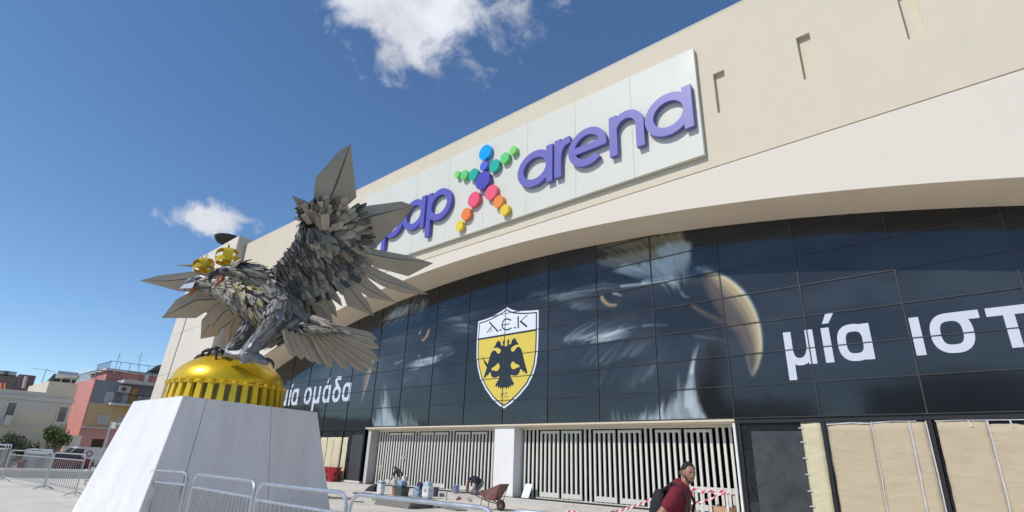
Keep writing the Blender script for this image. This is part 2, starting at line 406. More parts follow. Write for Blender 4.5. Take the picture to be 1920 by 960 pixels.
def sp(x0, y0, x1, y1, bend, w0, w1, col, al, soft=1.4):   # photo-surveyed stroke on the glass
    p0 = a2(x0, y0); p2 = a2(x1, y1); mx, my = (p0[0] + p2[0]) / 2, (p0[1] + p2[1]) / 2; dx, dy = p2[0] - p0[0], p2[1] - p0[1]
    stroke(p0, (mx - dy * bend, my + dx * bend), p2, w0 * PX, w1 * PX, col, al, soft)
rr = random.Random(5)
W_ = (176, 190, 196); G_ = (118, 130, 138); T_ = (142, 138, 118)
def fan(rowpts, n, len_, ang, col, al, wd=.05, seed=0, bend=.12):
    """feather streaks whose roots lie along a polyline, each with its own angle"""
    r_ = random.Random(seed)
    for i in range(n):
        t = r_.random() * (len(rowpts) - 1); k = min(int(t), len(rowpts) - 2); f_ = t - k
        q0, q1 = rowpts[k], rowpts[k + 1]; x = q0[0] + (q1[0] - q0[0]) * f_ + r_.uniform(-6, 6); y = q0[1] + (q1[1] - q0[1]) * f_ + r_.uniform(-6, 6)
        a = ang[0] + (ang[1] - ang[0]) * t / (len(rowpts) - 1) + r_.uniform(-9, 9); l = len_ * r_.uniform(.5, 1.2)
        dv = r_.uniform(-26, 26); c = [min(255, max(0, v + dv)) for v in col]
        sp(x, y, x + l * math.cos(R_(a)), y - l * math.sin(R_(a)), bend * r_.uniform(-.4, 1.2), wd * r_.uniform(.3, 1.2), .01, c, al * r_.uniform(.35, 1))
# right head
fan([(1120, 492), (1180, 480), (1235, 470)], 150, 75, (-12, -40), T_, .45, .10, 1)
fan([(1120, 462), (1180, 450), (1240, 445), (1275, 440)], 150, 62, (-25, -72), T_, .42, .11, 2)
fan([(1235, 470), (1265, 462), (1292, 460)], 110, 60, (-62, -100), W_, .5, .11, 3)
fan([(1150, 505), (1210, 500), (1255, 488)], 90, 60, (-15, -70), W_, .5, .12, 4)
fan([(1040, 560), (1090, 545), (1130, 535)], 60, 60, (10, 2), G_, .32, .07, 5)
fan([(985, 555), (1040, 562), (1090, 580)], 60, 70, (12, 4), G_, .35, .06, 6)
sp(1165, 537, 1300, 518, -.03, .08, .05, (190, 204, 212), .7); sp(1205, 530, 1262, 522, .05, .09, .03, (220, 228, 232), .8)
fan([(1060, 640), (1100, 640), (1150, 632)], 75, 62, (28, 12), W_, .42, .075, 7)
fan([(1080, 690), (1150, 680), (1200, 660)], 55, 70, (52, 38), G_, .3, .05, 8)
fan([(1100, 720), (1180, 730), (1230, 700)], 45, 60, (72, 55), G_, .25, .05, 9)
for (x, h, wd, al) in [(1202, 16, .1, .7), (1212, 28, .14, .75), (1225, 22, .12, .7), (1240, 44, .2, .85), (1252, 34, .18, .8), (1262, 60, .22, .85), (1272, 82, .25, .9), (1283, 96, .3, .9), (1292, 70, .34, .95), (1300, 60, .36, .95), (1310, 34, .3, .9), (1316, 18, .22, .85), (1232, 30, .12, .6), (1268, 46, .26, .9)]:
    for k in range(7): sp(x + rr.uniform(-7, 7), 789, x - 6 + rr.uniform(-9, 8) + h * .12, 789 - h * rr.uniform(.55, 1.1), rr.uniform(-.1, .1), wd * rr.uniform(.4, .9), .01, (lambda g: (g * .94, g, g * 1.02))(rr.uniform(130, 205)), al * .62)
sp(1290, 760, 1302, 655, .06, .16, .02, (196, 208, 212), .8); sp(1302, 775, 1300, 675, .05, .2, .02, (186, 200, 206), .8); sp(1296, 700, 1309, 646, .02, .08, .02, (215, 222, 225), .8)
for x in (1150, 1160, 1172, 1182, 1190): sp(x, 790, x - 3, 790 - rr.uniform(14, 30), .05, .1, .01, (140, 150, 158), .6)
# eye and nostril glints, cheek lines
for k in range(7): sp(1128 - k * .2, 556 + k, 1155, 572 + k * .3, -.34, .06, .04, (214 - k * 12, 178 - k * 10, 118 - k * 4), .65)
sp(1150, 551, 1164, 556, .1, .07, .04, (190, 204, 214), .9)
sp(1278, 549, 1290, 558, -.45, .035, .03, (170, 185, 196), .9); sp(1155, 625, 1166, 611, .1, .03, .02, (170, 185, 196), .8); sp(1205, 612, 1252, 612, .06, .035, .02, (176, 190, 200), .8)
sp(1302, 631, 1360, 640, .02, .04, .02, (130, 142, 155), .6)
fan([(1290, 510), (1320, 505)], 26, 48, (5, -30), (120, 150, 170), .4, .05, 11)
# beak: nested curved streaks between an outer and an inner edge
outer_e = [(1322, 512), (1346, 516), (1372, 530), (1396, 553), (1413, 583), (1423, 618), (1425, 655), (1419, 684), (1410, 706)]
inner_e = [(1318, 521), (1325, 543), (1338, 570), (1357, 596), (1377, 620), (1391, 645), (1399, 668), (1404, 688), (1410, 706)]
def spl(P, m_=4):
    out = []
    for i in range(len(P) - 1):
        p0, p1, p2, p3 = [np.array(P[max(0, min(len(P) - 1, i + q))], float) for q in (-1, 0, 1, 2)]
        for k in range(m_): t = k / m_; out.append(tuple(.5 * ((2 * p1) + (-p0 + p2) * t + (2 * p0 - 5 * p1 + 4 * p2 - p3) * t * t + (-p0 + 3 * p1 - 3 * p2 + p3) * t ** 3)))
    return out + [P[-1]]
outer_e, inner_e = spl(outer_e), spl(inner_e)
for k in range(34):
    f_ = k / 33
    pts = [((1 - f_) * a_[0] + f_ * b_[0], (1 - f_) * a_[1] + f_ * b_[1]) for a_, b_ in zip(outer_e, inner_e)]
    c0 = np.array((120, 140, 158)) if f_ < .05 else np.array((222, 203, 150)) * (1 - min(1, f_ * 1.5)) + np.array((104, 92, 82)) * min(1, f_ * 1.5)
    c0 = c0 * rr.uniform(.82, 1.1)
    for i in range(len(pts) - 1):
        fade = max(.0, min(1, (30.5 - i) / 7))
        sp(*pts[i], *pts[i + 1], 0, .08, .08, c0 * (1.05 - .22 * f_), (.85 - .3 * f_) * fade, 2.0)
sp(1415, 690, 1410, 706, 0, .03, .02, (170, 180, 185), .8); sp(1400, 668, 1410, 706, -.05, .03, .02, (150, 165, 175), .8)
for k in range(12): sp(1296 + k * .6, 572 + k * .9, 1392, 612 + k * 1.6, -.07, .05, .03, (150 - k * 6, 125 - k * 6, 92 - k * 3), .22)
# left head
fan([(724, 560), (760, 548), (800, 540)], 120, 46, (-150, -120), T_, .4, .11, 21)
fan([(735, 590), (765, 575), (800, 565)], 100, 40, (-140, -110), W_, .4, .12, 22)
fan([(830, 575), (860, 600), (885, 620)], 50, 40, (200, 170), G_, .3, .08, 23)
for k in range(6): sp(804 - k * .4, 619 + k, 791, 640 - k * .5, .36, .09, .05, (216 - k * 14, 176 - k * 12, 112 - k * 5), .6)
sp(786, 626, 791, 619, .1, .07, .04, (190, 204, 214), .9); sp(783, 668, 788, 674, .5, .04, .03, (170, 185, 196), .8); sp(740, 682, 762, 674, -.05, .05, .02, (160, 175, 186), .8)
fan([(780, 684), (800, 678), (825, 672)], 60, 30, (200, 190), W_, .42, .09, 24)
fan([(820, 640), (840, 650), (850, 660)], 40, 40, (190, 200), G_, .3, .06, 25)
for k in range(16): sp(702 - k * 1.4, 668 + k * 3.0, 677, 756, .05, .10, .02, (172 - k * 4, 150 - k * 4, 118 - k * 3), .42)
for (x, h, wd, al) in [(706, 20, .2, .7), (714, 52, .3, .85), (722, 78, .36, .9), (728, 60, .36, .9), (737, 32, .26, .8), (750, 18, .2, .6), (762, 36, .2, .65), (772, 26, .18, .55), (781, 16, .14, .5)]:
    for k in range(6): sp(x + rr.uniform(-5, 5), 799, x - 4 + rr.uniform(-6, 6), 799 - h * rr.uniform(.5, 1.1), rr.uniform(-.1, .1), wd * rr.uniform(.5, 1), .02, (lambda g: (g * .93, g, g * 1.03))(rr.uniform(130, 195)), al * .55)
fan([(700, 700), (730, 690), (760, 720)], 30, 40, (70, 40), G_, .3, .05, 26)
def gb(A, r):
    k = np.exp(-.5 * (np.arange(-3, 4) / r) ** 2); k /= k.sum(); B_ = sum(k[i] * np.roll(A, i - 3, 0) for i in range(7)); return sum(k[i] * np.roll(B_, i - 3, 1) for i in range(7))
art = gb(art, 1.05)
img = bpy.data.images.new('glass_print', AW, AH); buf = np.ones((AH, AW, 4), np.float32); buf[..., :3] = np.clip(art / 255, 0, 1)
img.pixels.foreach_set(buf.ravel()); img.update(); img.pack()
gm = bpy.data.materials.new('printed_glass'); gm.use_nodes = True; nt = gm.node_tree; b = nt.nodes['Principled BSDF']
ti = nd(nt, 'ShaderNodeTexImage', image=img, extension='EXTEND'); uvn = nd(nt, 'ShaderNodeUVMap', uv_map='UVMap'); nt.links.new(uvn.outputs[0], ti.inputs[0])
oi = nd(nt, 'ShaderNodeObjectInfo'); mr = nd(nt, 'ShaderNodeMapRange'); nt.links.new(oi.outputs['Random'], mr.inputs[0]); mr.inputs[3].default_value = .82; mr.inputs[4].default_value = 1.12
sv = nd(nt, 'ShaderNodeVectorMath', operation='SCALE'); nt.links.new(ti.outputs[0], sv.inputs[0]); nt.links.new(mr.outputs[0], sv.inputs['Scale']); nt.links.new(sv.outputs[0], b.inputs['Base Color'])
geo = nd(nt, 'ShaderNodeNewGeometry'); nz = noise(nt, geo.outputs['Position'], .9, 3, .5); bp = nd(nt, 'ShaderNodeBump'); bp.inputs['Distance'].default_value = .005; nt.links.new(nz, bp.inputs['Height']); nt.links.new(bp.outputs[0], b.inputs['Normal'])
b.inputs['Roughness'].default_value = .09; b.inputs['IOR'].default_value = 1.5; b.inputs['Specular IOR Level'].default_value = .5
glz = MB()
PI0, PI1 = -12, 11
for i in range(PI0, PI1):
    s0, s1 = cs(i) + .018, cs(i + 1) - .018
    for j in range(8):
        z0, z1 = Z0 + j * DZ + .016, Z0 + (j + 1) * DZ - .016
        top = max(arch(s0), arch(s1), arch((s0 + s1) / 2))
        if z0 > top - .02: continue
        if s0 < -34: continue
        z1 = min(z1, top + .3)
        q = MB(); e = [random.uniform(-.004, .004) for _ in range(4)]
        q.hexa([fp(s0, z0, -.03), fp(s1, z0, -.03), fp(s1, z0, e[0]), fp(s0, z0, e[1])], [fp(s0, z1, -.03), fp(s1, z1, -.03), fp(s1, z1, e[2]), fp(s0, z1, e[3])])
        o = q.build('glass_pane', gm, st, recalc=True); me = o.data
        uv = me.uv_layers.new(name='UVMap'); ox = ORG[st.name]
        for lp in me.loops:
            p = V(*me.vertices[lp.vertex_index].co) + V(*ox) - O
            uv.data[lp.index].uv = ((p @ DV - AS0) / (AS1 - AS0), (p[2] - AZ0) / (AZ1 - AZ0))
for i in range(PI0, PI1 + 1):
    q = MB(); zt_ = min(Z0 + 8 * DZ, arch(cs(i)) + .2); q.fbox(cs(i) - .019, cs(i) + .019, Z0 - .02, max(zt_, Z0 + 1), -.06, .034)
    if cs(i) > -34: q.build('mullion', m_mull, st)
for j in range(0, 8):
    z = Z0 + j * DZ; xs = [s_ / 4 for s_ in range(-136, 140) if arch(s_ / 4) > z - .1]
    if xs:
        q = MB(); q.fbox(min(xs), max(xs), z - .016, z + .016, -.058, .031); q.build('transom', m_mull, st)
mb = MB(); mb.fbox(-34, 34.3, 0, .02, -12, -.02); mb.fbox(-34, 34.3, 3.2, 12.3, -1.6, -1.5); mb.fbox(-34, 34.3, 3.2, 3.3, -12, -1.6); mb.fbox(-34, 34.3, 0, 3.2, -12.1, -12); mb.build('interior_lining', m_dark, st)
# ------------------------------------------------------------------ lower storey
mb = MB(); mb.fbox(-11.9, 11.5, 3.205, 3.285, -.12, .015); mb.build('lintel', plaster, st)
mb = MB(); mb.fbox(-11.9, 11.5, 3.141, 3.283, -.84, -.121); mb.build('lintel_soffit', plaster_sof, st)
mb = MB(); mb.fbox(-.62, .70, 0, 3.139, -.84, -.12); mb.build('entrance_pillar', whitecol, st)
mb = MB(); mb.fbox(-11.72, -11.42, 0, 3.139, -.84, -.14); mb.build('entrance_pillar', mat('grey_pillar', (.50, .47, .455), .7, var=.05), st)
mb = MB(); mb.fbox(11.42, 11.50, 0, 3.139, -.84, .01); mb.build('entrance_jamb', whitecol, st)
m_slat = mat('ivory_slat_paint', (.70, .675, .60), .5, var=.03)
slat_me = {}
def slat(s, z0, z1, par, wd=.052, dd=.03, d=-.74):
    key = (round(z0, 3), round(z1, 3), wd, dd)
    c = fp(s, z0, d)
    if key not in slat_me:
        q = MB(); q.box((0, 0, (z1 - z0) / 2), DV * wd, NV * dd, (0, 0, (z1 - z0) / 2)); me = bpy.data.meshes.new('slat'); me.from_pydata(q.v, [], q.f); me.materials.append(m_slat); slat_me[key] = me
    o = bpy.data.objects.new('slat', slat_me[key]); COL.objects.link(o); o.parent = par; o.location = tuple(c - V(*ORG[par.name])); ORG[o.name] = tuple(c); return o
def gate(s0, s1, label, refl=1):
    g = thing('slatted_gate', label, 'gate', fp((s0 + s1) / 2, 0, -.74), 'slatted gates of the stadium entrance')
    mb = MB(); mb.fbox(s0, s1, .0, .06, -.80, -.68); mb.build('bottom_rail', m_slat, g)
    mb = MB(); mb.fbox(s0, s1, 3.05, 3.137, -.82, -.66); mb.build('top_rail', m_slat, g)
    W = s1 - s0; seq = 'ffff' + 'LL' + 'ff' + 'LL' + 'ff' + 'LL' + 'ffff'; p_ = W / 42; x = s0 + p_ / 2
    for k in seq:
        if k == 'f': slat(x, .06, 3.05, g, .05); x += p_
        else:
            a, b = x - .055, x + p_ * 4 + .055
            dr = MB(); dr.fbox(a, b, 2.88, 2.985, -.775, -.705); d_ = dr.build('gate_leaf', m_slat, g)
            dr = MB(); dr.fbox(a, b, .10, .30, -.775, -.705); dr.build('kick_plate', m_slat, d_)
            for t in range(5): slat(x + p_ * t, .085, 2.99, d_, .05, .036, -.738)
            q = MB(); q.fbox(a - .02, b + .02, 3.0, 3.03, -.80, -.76); q.build('door_closer', mat('closer_dark', (.12, .11, .1), .5), g)
            x += 5 * p_
    return g
gate(-11.35, -.66, 'left slatted gate of ivory bars behind the two kneeling workers')
gate(.78, 11.40, 'right slatted gate of ivory bars behind the walking man')
# glazed bays either side, some papered over
m_glass = mat('shop_glass', (.018, .020, .022), .04, var=.2, vscale=2, spec=.7)
m_frame = mat('black_frame', (.014, .014, .015), .45)
def bay(s0, s1, name='glass_bay'):
    q = MB(); q.fbox(s0, s1, .12, 3.16, -.12, -.1); q.build(name, m_glass, st)
bays = [(-14.5, -11.98), (-17.35, -14.55), (-20.2, -17.4), (-23, -20.25), (-28, -23.05), (11.52, 14.31), (14.43, 17.15), (17.29, 20.0), (20.15, 23), (23.1, 26), (26.1, 34)]
for a, b in bays: bay(a, b)
mb = MB(); mb.fbox(-28, -11.96, 3.14, 3.285, -.2, -.02); mb.build('bay_head', m_frame, st)
mb = MB(); mb.fbox(11.51, 34.2, 3.14, 3.285, -.2, -.02); mb.build('bay_head', m_frame, st)
mb = MB(); mb.fbox(-28, -11.96, 0, .12, -.2, -.03); mb.build('bay_sill', plaster2, st); mb = MB(); mb.fbox(11.51, 34.2, 0, .12, -.2, -.03); mb.build('bay_sill', plaster2, st)
for s_ in (-11.97, -14.53, -17.38, -20.23, -23.03, 11.53, 14.37, 17.22, 20.08, 23.05):
    q = MB(); wd = .10 if s_ > 12 else .06
    if s_ == -11.97: wd = .1; s_ = -12.05
    if s_ == 11.53: s_ = 11.62; wd = .1
    q.fbox(s_ - wd / 2, s_ + wd / 2, .12, 3.139, -.14, -.035); q.build('bay_post', m_frame, st)
# grey roller blind behind the open glass bays
for a, b in ((12.0, 13.75), (-13.45, -12.2)):
    q = MB(); q.fbox(a, b, .12, 2.86, -.099, -.096); q.build('dusty_film', mat('dusty_film', (.050, .056, .058), .32, var=.25, vscale=2.5, dirt=((.12, .13, .13), .35), spec=.5), st)
m_paper = mat('kraft_paper', (.50, .415, .285), .9, var=.05, vscale=1.5, bump=.045, bscale=1.5, stretch=(1, 1, 2.2))
m_paper2 = mat('pale_paper', (.60, .54, .36), .9, var=.05, vscale=2, bump=.035, bscale=1.8, stretch=(1, 1, 2.2))
m_tape = mat('masking_tape', (.52, .52, .50), .6, var=.16, vscale=6)
def sheet(s0, s1, z0, z1, mt, label=None, nx=9, nz=13, seed=0, amp=.02, d=-.098):
    r_ = random.Random(seed); vs = []; fs = []
    ph = [(r_.uniform(1, 4), r_.uniform(-5, 5), r_.uniform(0, 6)) for _ in range(6)]
    for j in range(nz + 1):
        for i in range(nx + 1):
            u, v = i / nx, j / nz; s_ = s0 + (s1 - s0) * u; z = z0 + (z1 - z0) * v
            h = sum(math.sin(a * s_ * 2.2 + b * z + c) for a, b, c in ph) / 6 * amp + r_.uniform(-.35, .35) * amp
            if j == nz: z += r_.uniform(-.02, .02)
            if i in (0, nx): s_ += r_.uniform(-.008, .008)
            vs.append(fp(s_, z, d + amp + h))
    for j in range(nz):
        for i in range(nx): a = j * (nx + 1) + i; fs.append((a, a + 1, a + nx + 2, a + nx + 1))
    n = len(vs); q = MB(); q.add(vs, fs)
    o = q.build('paper_sheet', mt, st, smooth=True, recalc=False)
    sol = o.modifiers.new('thickness', 'SOLIDIFY'); sol.thickness = .003; sol.offset = 0
    return o
def tape(pts, wd=.04, d=-.058, seed=0):
    q = MB(); r_ = random.Random(seed)
    wd *= .8
    pts = [pts[0]] + [q_ for a_, b_ in zip(pts[:-1], pts[1:]) for q_ in ([((a_[0] + b_[0]) / 2 + r_.uniform(-.012, .012), (a_[1] + b_[1]) / 2), b_] if abs(a_[1] - b_[1]) > .5 else [b_])]
    for (a, za), (b, zb) in zip(pts[:-1], pts[1:]):
        dx, dz = b - a, zb - za; l = math.hypot(dx, dz); nx_, nz_ = -dz / l * wd / 2, dx / l * wd / 2
        e = r_.uniform(-.004, .004)
        q.hexa([fp(a + nx_, za + nz_, d + e), fp(a - nx_, za - nz_, d + e), fp(a - nx_, za - nz_, d + e + .004), fp(a + nx_, za + nz_, d + e + .004)],
               [fp(b + nx_, zb + nz_, d + e), fp(b - nx_, zb - nz_, d + e), fp(b - nx_, zb - nz_, d + e + .004), fp(b + nx_, zb + nz_, d + e + .004)])
    q.build('tape_strip', m_tape, st)
sheet(13.68, 14.29, .16, 3.14, m_paper2, seed=1, nx=4)
sheet(14.48, 15.72, .16, 3.07, m_paper, seed=2); sheet(15.74, 16.72, .16, 3.09, m_paper, seed=3, nx=7, d=-.087); sheet(16.70, 17.10, .16, 3.09, m_paper, seed=4, nx=3)
sheet(17.36, 18.52, .16, 3.10, m_paper, seed=5); sheet(18.53, 19.6, .16, 2.98, m_paper, seed=6, d=-.087); sheet(19.58, 19.98, .16, 2.98, m_paper, seed=7, nx=3); sheet(20.2, 22.9, .16, 3.0, m_paper, seed=8)
sheet(-16.4, -15.6, .16, 2.70, m_paper2, seed=10); sheet(-15.58, -14.60, .16, 2.70, m_paper2, seed=11); sheet(-14.46, -13.86, .16, 2.70, m_paper2, seed=12, nx=5); sheet(-17.3, -16.45, .16, 2.7, m_paper2, seed=13)
tape([(15.73, 3.12), (15.73, 2.0), (15.72, .9), (15.73, .16)]); tape([(16.70, 3.12), (16.71, 1.9), (16.69, 1.1), (16.7, .16)], .06); tape([(17.12, 3.12), (17.13, .16)], .05)
tape([(18.52, 3.12), (18.53, 2.0), (18.5, .16)], .055); tape([(14.46, 3.05), (15.2, 3.09), (15.7, 3.06)], .05); tape([(15.75, 3.08), (16.3, 3.12), (16.9, 3.11)], .05); tape([(17.34, 3.10), (18.0, 3.12), (18.5, 3.11)], .05); tape([(18.5, 3.11), (19.9, 3.10)], .045)
tape([(18.10, 3.13), (18.16, 2.93)], .05, -.05); tape([(19.0, 3.1), (19.04, 2.9)], .05, -.05)
for z in (.55, 1.0, 1.5, 2.0, 2.5, 2.95): tape([(13.60 , z), (13.74, z)], .05, -.055)
tape([(-14.75, 2.7), (-14.72, .2)], .05); tape([(-15.59, 2.7), (-15.56, .2)], .04)
mb = MB(); mb.hexa([fp(1.10, .02, -.30), fp(1.55, .02, -.30), fp(1.55, .02, -.27), fp(1.10, .02, -.27)], [fp(1.22, .62, -.48), fp(1.65, .62, -.48), fp(1.65, .62, -.45), fp(1.22, .62, -.45)])
o = mb.build('white_board', mat('white_board', (.8, .8, .78), .6)); tag(o, 'small white board leaning against the right gate next to the white pillar', 'board')
# platform slabs
pf = MB(); pf.fbox(-50, 36, GZ - .02, -.012, -.02, 1.19); o = pf.build('entrance_platform', m_slab); tag(o, kind='structure')
pp = thing('platform_paving', None, None, fp(0, 0, 0)); tag(pp, kind='structure')
for i in range(-13, 16):
    for j in range(1):
        q = MB(); a = i * 1.6; q.fbox(a + .008, a + 1.592, -.0115, 0 - .001 * random.random(), -.0 + .002, 1.0); q.build('paving_slab', m_slab, pp)
        q = MB(); q.fbox(a + .008, a + 1.592, GZ, .002, 1.008, 1.2); q.build('kerb_stone', mat('kerb_stone', (.5, .48, .45), .8, var=.08, vscale=2), pp)

# ------------------------------------------------------------------ printed words and crest on the glass
m_print = mat('white_print', (.58, .61, .69), .35, var=.03, vscale=1)
ringo = lambda cx: (ell(cx, .5, .36, .41, 40, 2.6), True)
GL = {
 'mu': ([([(.09, 1.0), (.09, -.42)], False), ([(.09, .44), (.105, .33), (.13, .24), (.18, .165), (.24, .12), (.32, .095), (.40, .095), (.48, .12), (.55, .17), (.61, .25), (.65, .34), (.67, .44)], False), ([(.69, 1.0), (.69, 0.0)], False)], .86),
 'iota': ([([(.09, 1.0), (.09, 0)], False)], .18),
 'alpha': ([(ell(.40, .5, .31, .41, 40, 2.7), True), ([(.705, .995), (.705, 0.0)], False)], .86),
 'omicron': ([(ell(.41, .5, .33, .41, 40, 2.4), True)], .84),
 'sigma': ([(ell(.41, .5, .33, .405, 40, 2.6), True), ([(.40, .905), (1.02, .905)], False)], 1.02),
 'tau': ([([(.0, .905), (.82, .905)], False), ([(.41, .9), (.41, .0)], False)], .82),
 'delta': ([(ell(.40, .44, .32, .36, 40, 2.4), True), ([(.62, .70), (.44, .88), (.22, 1.06), (.18, 1.22), (.30, 1.33), (.55, 1.34), (.70, 1.28)], False)], .82),
}
def greek(seq, s0, z0, k, wd, d0=.008):
    x = s0
    for nm, adv, acc in seq:
        st_, w_ = GL[nm]; st_ = list(st_)
        mb = MB(); glyph(mb, st_, x, z0, k, wd, d0, d0 + .008)
        if acc is not None: mb.prism([(x + k * (acc - .08), z0 + k * 1.12), (x + k * (acc + .09), z0 + k * 1.12), (x + k * (acc + .27), z0 + k * 1.42), (x + k * (acc + .06), z0 + k * 1.42)], lambda a, b: fp(a, b, d0), lambda a, b: fp(a, b, d0 + .008))
        mb.build('printed_letter', m_print, st, smooth=False); x += adv
greek([('mu', 1.22, None), ('iota', .44, .12), ('alpha', 2.06, None), ('iota', .47, None), ('sigma', 1.36, None), ('tau', 1.1, None)], 13.58, 5.02, 1.18, .25)
greek([('mu', 1.30, None), ('iota', .44, .12), ('alpha', 1.95, None), ('omicron', 1.33, None), ('mu', 1.33, None), ('alpha', 1.35, .36), ('delta', 1.25, None), ('alpha', 1, None)], -24.15, 5.04, 1.22, .25)
def EC(x, y): return fac(860 + x / 4.365, 560 + y / 4.365, 0)
def epoly(mb, pts, lay, th=.004): P = [EC(*p) for p in pts]; mb.prism(P, lambda a, b: fp(a, b, lay), lambda a, b: fp(a, b, lay + th))
SH = [(400, 70), (425, 86), (460, 97), (520, 101), (590, 98), (655, 92), (655, 200), (652, 350), (648, 440), (636, 535), (612, 620), (570, 705), (505, 785), (430, 858), (372, 899), (330, 873), (275, 820), (222, 745), (178, 655), (156, 565), (147, 480), (150, 340), (162, 186), (230, 166), (295, 135), (350, 103)]
SP = [EC(*p) for p in SH]; ccx = sum(p[0] for p in SP) / len(SP); ccz = sum(p[1] for p in SP) / len(SP)
def inset(P, e):
    out = []; n = len(P); ar = sum(P[i][0] * P[(i + 1) % n][1] - P[(i + 1) % n][0] * P[i][1] for i in range(n)); sg = 1 if ar > 0 else -1
    for i in range(n):
        a = np.array(P[i]) - np.array(P[i - 1]); b = np.array(P[(i + 1) % n]) - np.array(P[i]); a = a / np.linalg.norm(a); b = b / np.linalg.norm(b)
        n1_ = V(-a[1], a[0]) * sg; n2_ = V(-b[1], b[0]) * sg; q = n1_ + n2_; q /= np.linalg.norm(q); k = e / max(.55, q @ n1_); out.append(tuple(np.array(P[i]) + q * k))
    return out
m_crw = mat('crest_white', (.72, .75, .80), .4); m_crb = mat('crest_black', (.016, .018, .024), .25); m_cry = mat('crest_yellow', (.70, .54, .075), .35, var=.03)
def lay(P, z0, mt, name):
    q = MB(); q.prism(P, lambda a, b: fp(a, b, z0), lambda a, b: fp(a, b, z0 + .004)); return q.build(name, mt, st)
lay(SP, .006, m_crw, 'crest_border'); P2 = inset(SP, .10); lay(P2, .0115, m_crb, 'crest_line'); P3 = inset(SP, .17); lay(P3, .017, m_cry, 'crest_field')
# white chief: upper part of the field
def clipz(P, keep_above, f):
    out = []
    for i in range(len(P)):
        a, b = P[i], P[(i + 1) % len(P)]; fa, fb = a[1] - f, b[1] - f
        if (fa >= 0) == keep_above: out.append(a)
        if (fa >= 0) != (fb >= 0): t = fa / (fa - fb); out.append((a[0] + (b[0] - a[0]) * t, f))
    return out
zc = EC(400, 296)[1]
lay(clipz(P3, True, zc), .0225, m_crw, 'crest_chief')
xs_ = [p[0] for p in clipz(P3, True, zc)]
q = MB(); q.fbox(min(xs_), max(xs_), zc - .035, zc + .035, .0225, .029); q.build('crest_bar', m_crb, st)
def est(mb, pts, wd, closed=False, ly=.028): P = [EC(*p) for p in pts]; glyph(mb, [(P, closed)], 0, 0, 1, wd, ly - .004, ly)
mb = MB()
est(mb, [(253, 192), (290, 232), (326, 271)], .085); est(mb, [(280, 222), (250, 255), (232, 284)], .05, ly=.0285); est(mb, [(240, 268), (268, 240), (275, 262), (248, 275)], .03, ly=.029)
mb.build('crest_letter', m_crb, st); mb = MB()
arcE = [(432, 178), (405, 166), (378, 172), (362, 195), (358, 220), (364, 242), (382, 255), (408, 255), (436, 240)]
est(mb, arcE, .075); est(mb, [(358, 218), (420, 206)], .05, ly=.0285); mb.build('crest_letter', m_crb, st); mb = MB()
est(mb, [(490, 145), (491, 243)], .095); est(mb, [(566, 136), (540, 155), (508, 190)], .05, ly=.0285); est(mb, [(506, 184), (562, 231)], .10, ly=.029); mb.build('crest_letter', m_crb, st)
for c in ((344, 258), (463, 238)):
    mb = MB(); epoly(mb, [(c[0] + 8 * math.cos(a / 8 * 6.283), c[1] + 8 * math.sin(a / 8 * 6.283)) for a in range(8)], .024); mb.build('crest_dot', m_crb, st)
mb = MB(); est(mb, [(350, 776), (350, 811)], .03, ly=.0245); est(mb, [(350, 777), (374, 773)], .03, ly=.025); est(mb, [(350, 791), (368, 789)], .03, ly=.0255); mb.build('crest_letter', m_crb, st)
mb = MB(); est(mb, [(402, 776), (392, 770), (383, 777), (381, 792), (384, 803), (394, 806), (402, 801)], .03, ly=.0245); mb.build('crest_letter', m_crb, st)
# double-headed eagle (half outline mirrored about the axis)
HE = [(388, 392), (398, 388), (402, 372), (400, 350), (410, 330), (419, 350), (412, 372), (420, 378), (432, 366), (436, 348), (441, 334), (448, 338), (450, 328), (458, 321), (466, 328), (468, 337), (474, 333), (477, 350), (489, 365), (493, 378), (480, 377), (468, 378), (452, 388), (436, 398), (429, 414), (436, 432), (450, 434), (462, 424), (474, 404), (492, 393), (508, 402), (518, 420), (526, 450), (535, 490), (546, 535), (558, 575), (568, 621), (553, 604), (549, 618), (538, 590), (531, 604), (520, 584), (506, 574), (503, 596), (492, 618), (474, 630), (452, 630), (430, 624), (427, 632), (434, 655), (446, 675), (460, 706), (448, 699), (446, 716), (434, 704), (428, 728), (418, 712), (410, 738), (400, 720), (392, 744), (384, 726)]
def ax(y): return 400 - (y - 72) * .034
def mirror(P):
    # mirrored in the plane of the glass, about the crest's vertical axis
    out = []
    for x, y in P: s_, z_ = EC(x, y); s0_ = EC(ax(y), y)[0]; out.append((s_, z_, s0_))
    return [(a, b) for a, b, c in out], [(2 * axs - a, b) for a, b, c in out]
axs = (EC(400, 72)[0] + EC(372, 897)[0]) / 2 + .0
R1, L1 = mirror(HE)
full = R1 + L1[::-1]
mb = MB(); mb.prism(full, lambda a, b: fp(a, b, .021), lambda a, b: fp(a, b, .0255)); mb.build('crest_eagle', m_crb, st)
HO = [(436, 522), (450, 514), (461, 527), (486, 540), (500, 545), (499, 561), (478, 566), (456, 579), (438, 573), (428, 550)]
R2, L2 = mirror(HO)
for P in (R2, L2): mb = MB(); mb.prism(P, lambda a, b: fp(a, b, .0265), lambda a, b: fp(a, b, .029)); mb.build('crest_gap', m_cry, st)
mb = MB(); epoly(mb, [(192, 462), (215, 505), (243, 540), (236, 566), (214, 530)], .022); mb.build('crest_sword', m_crb, st)

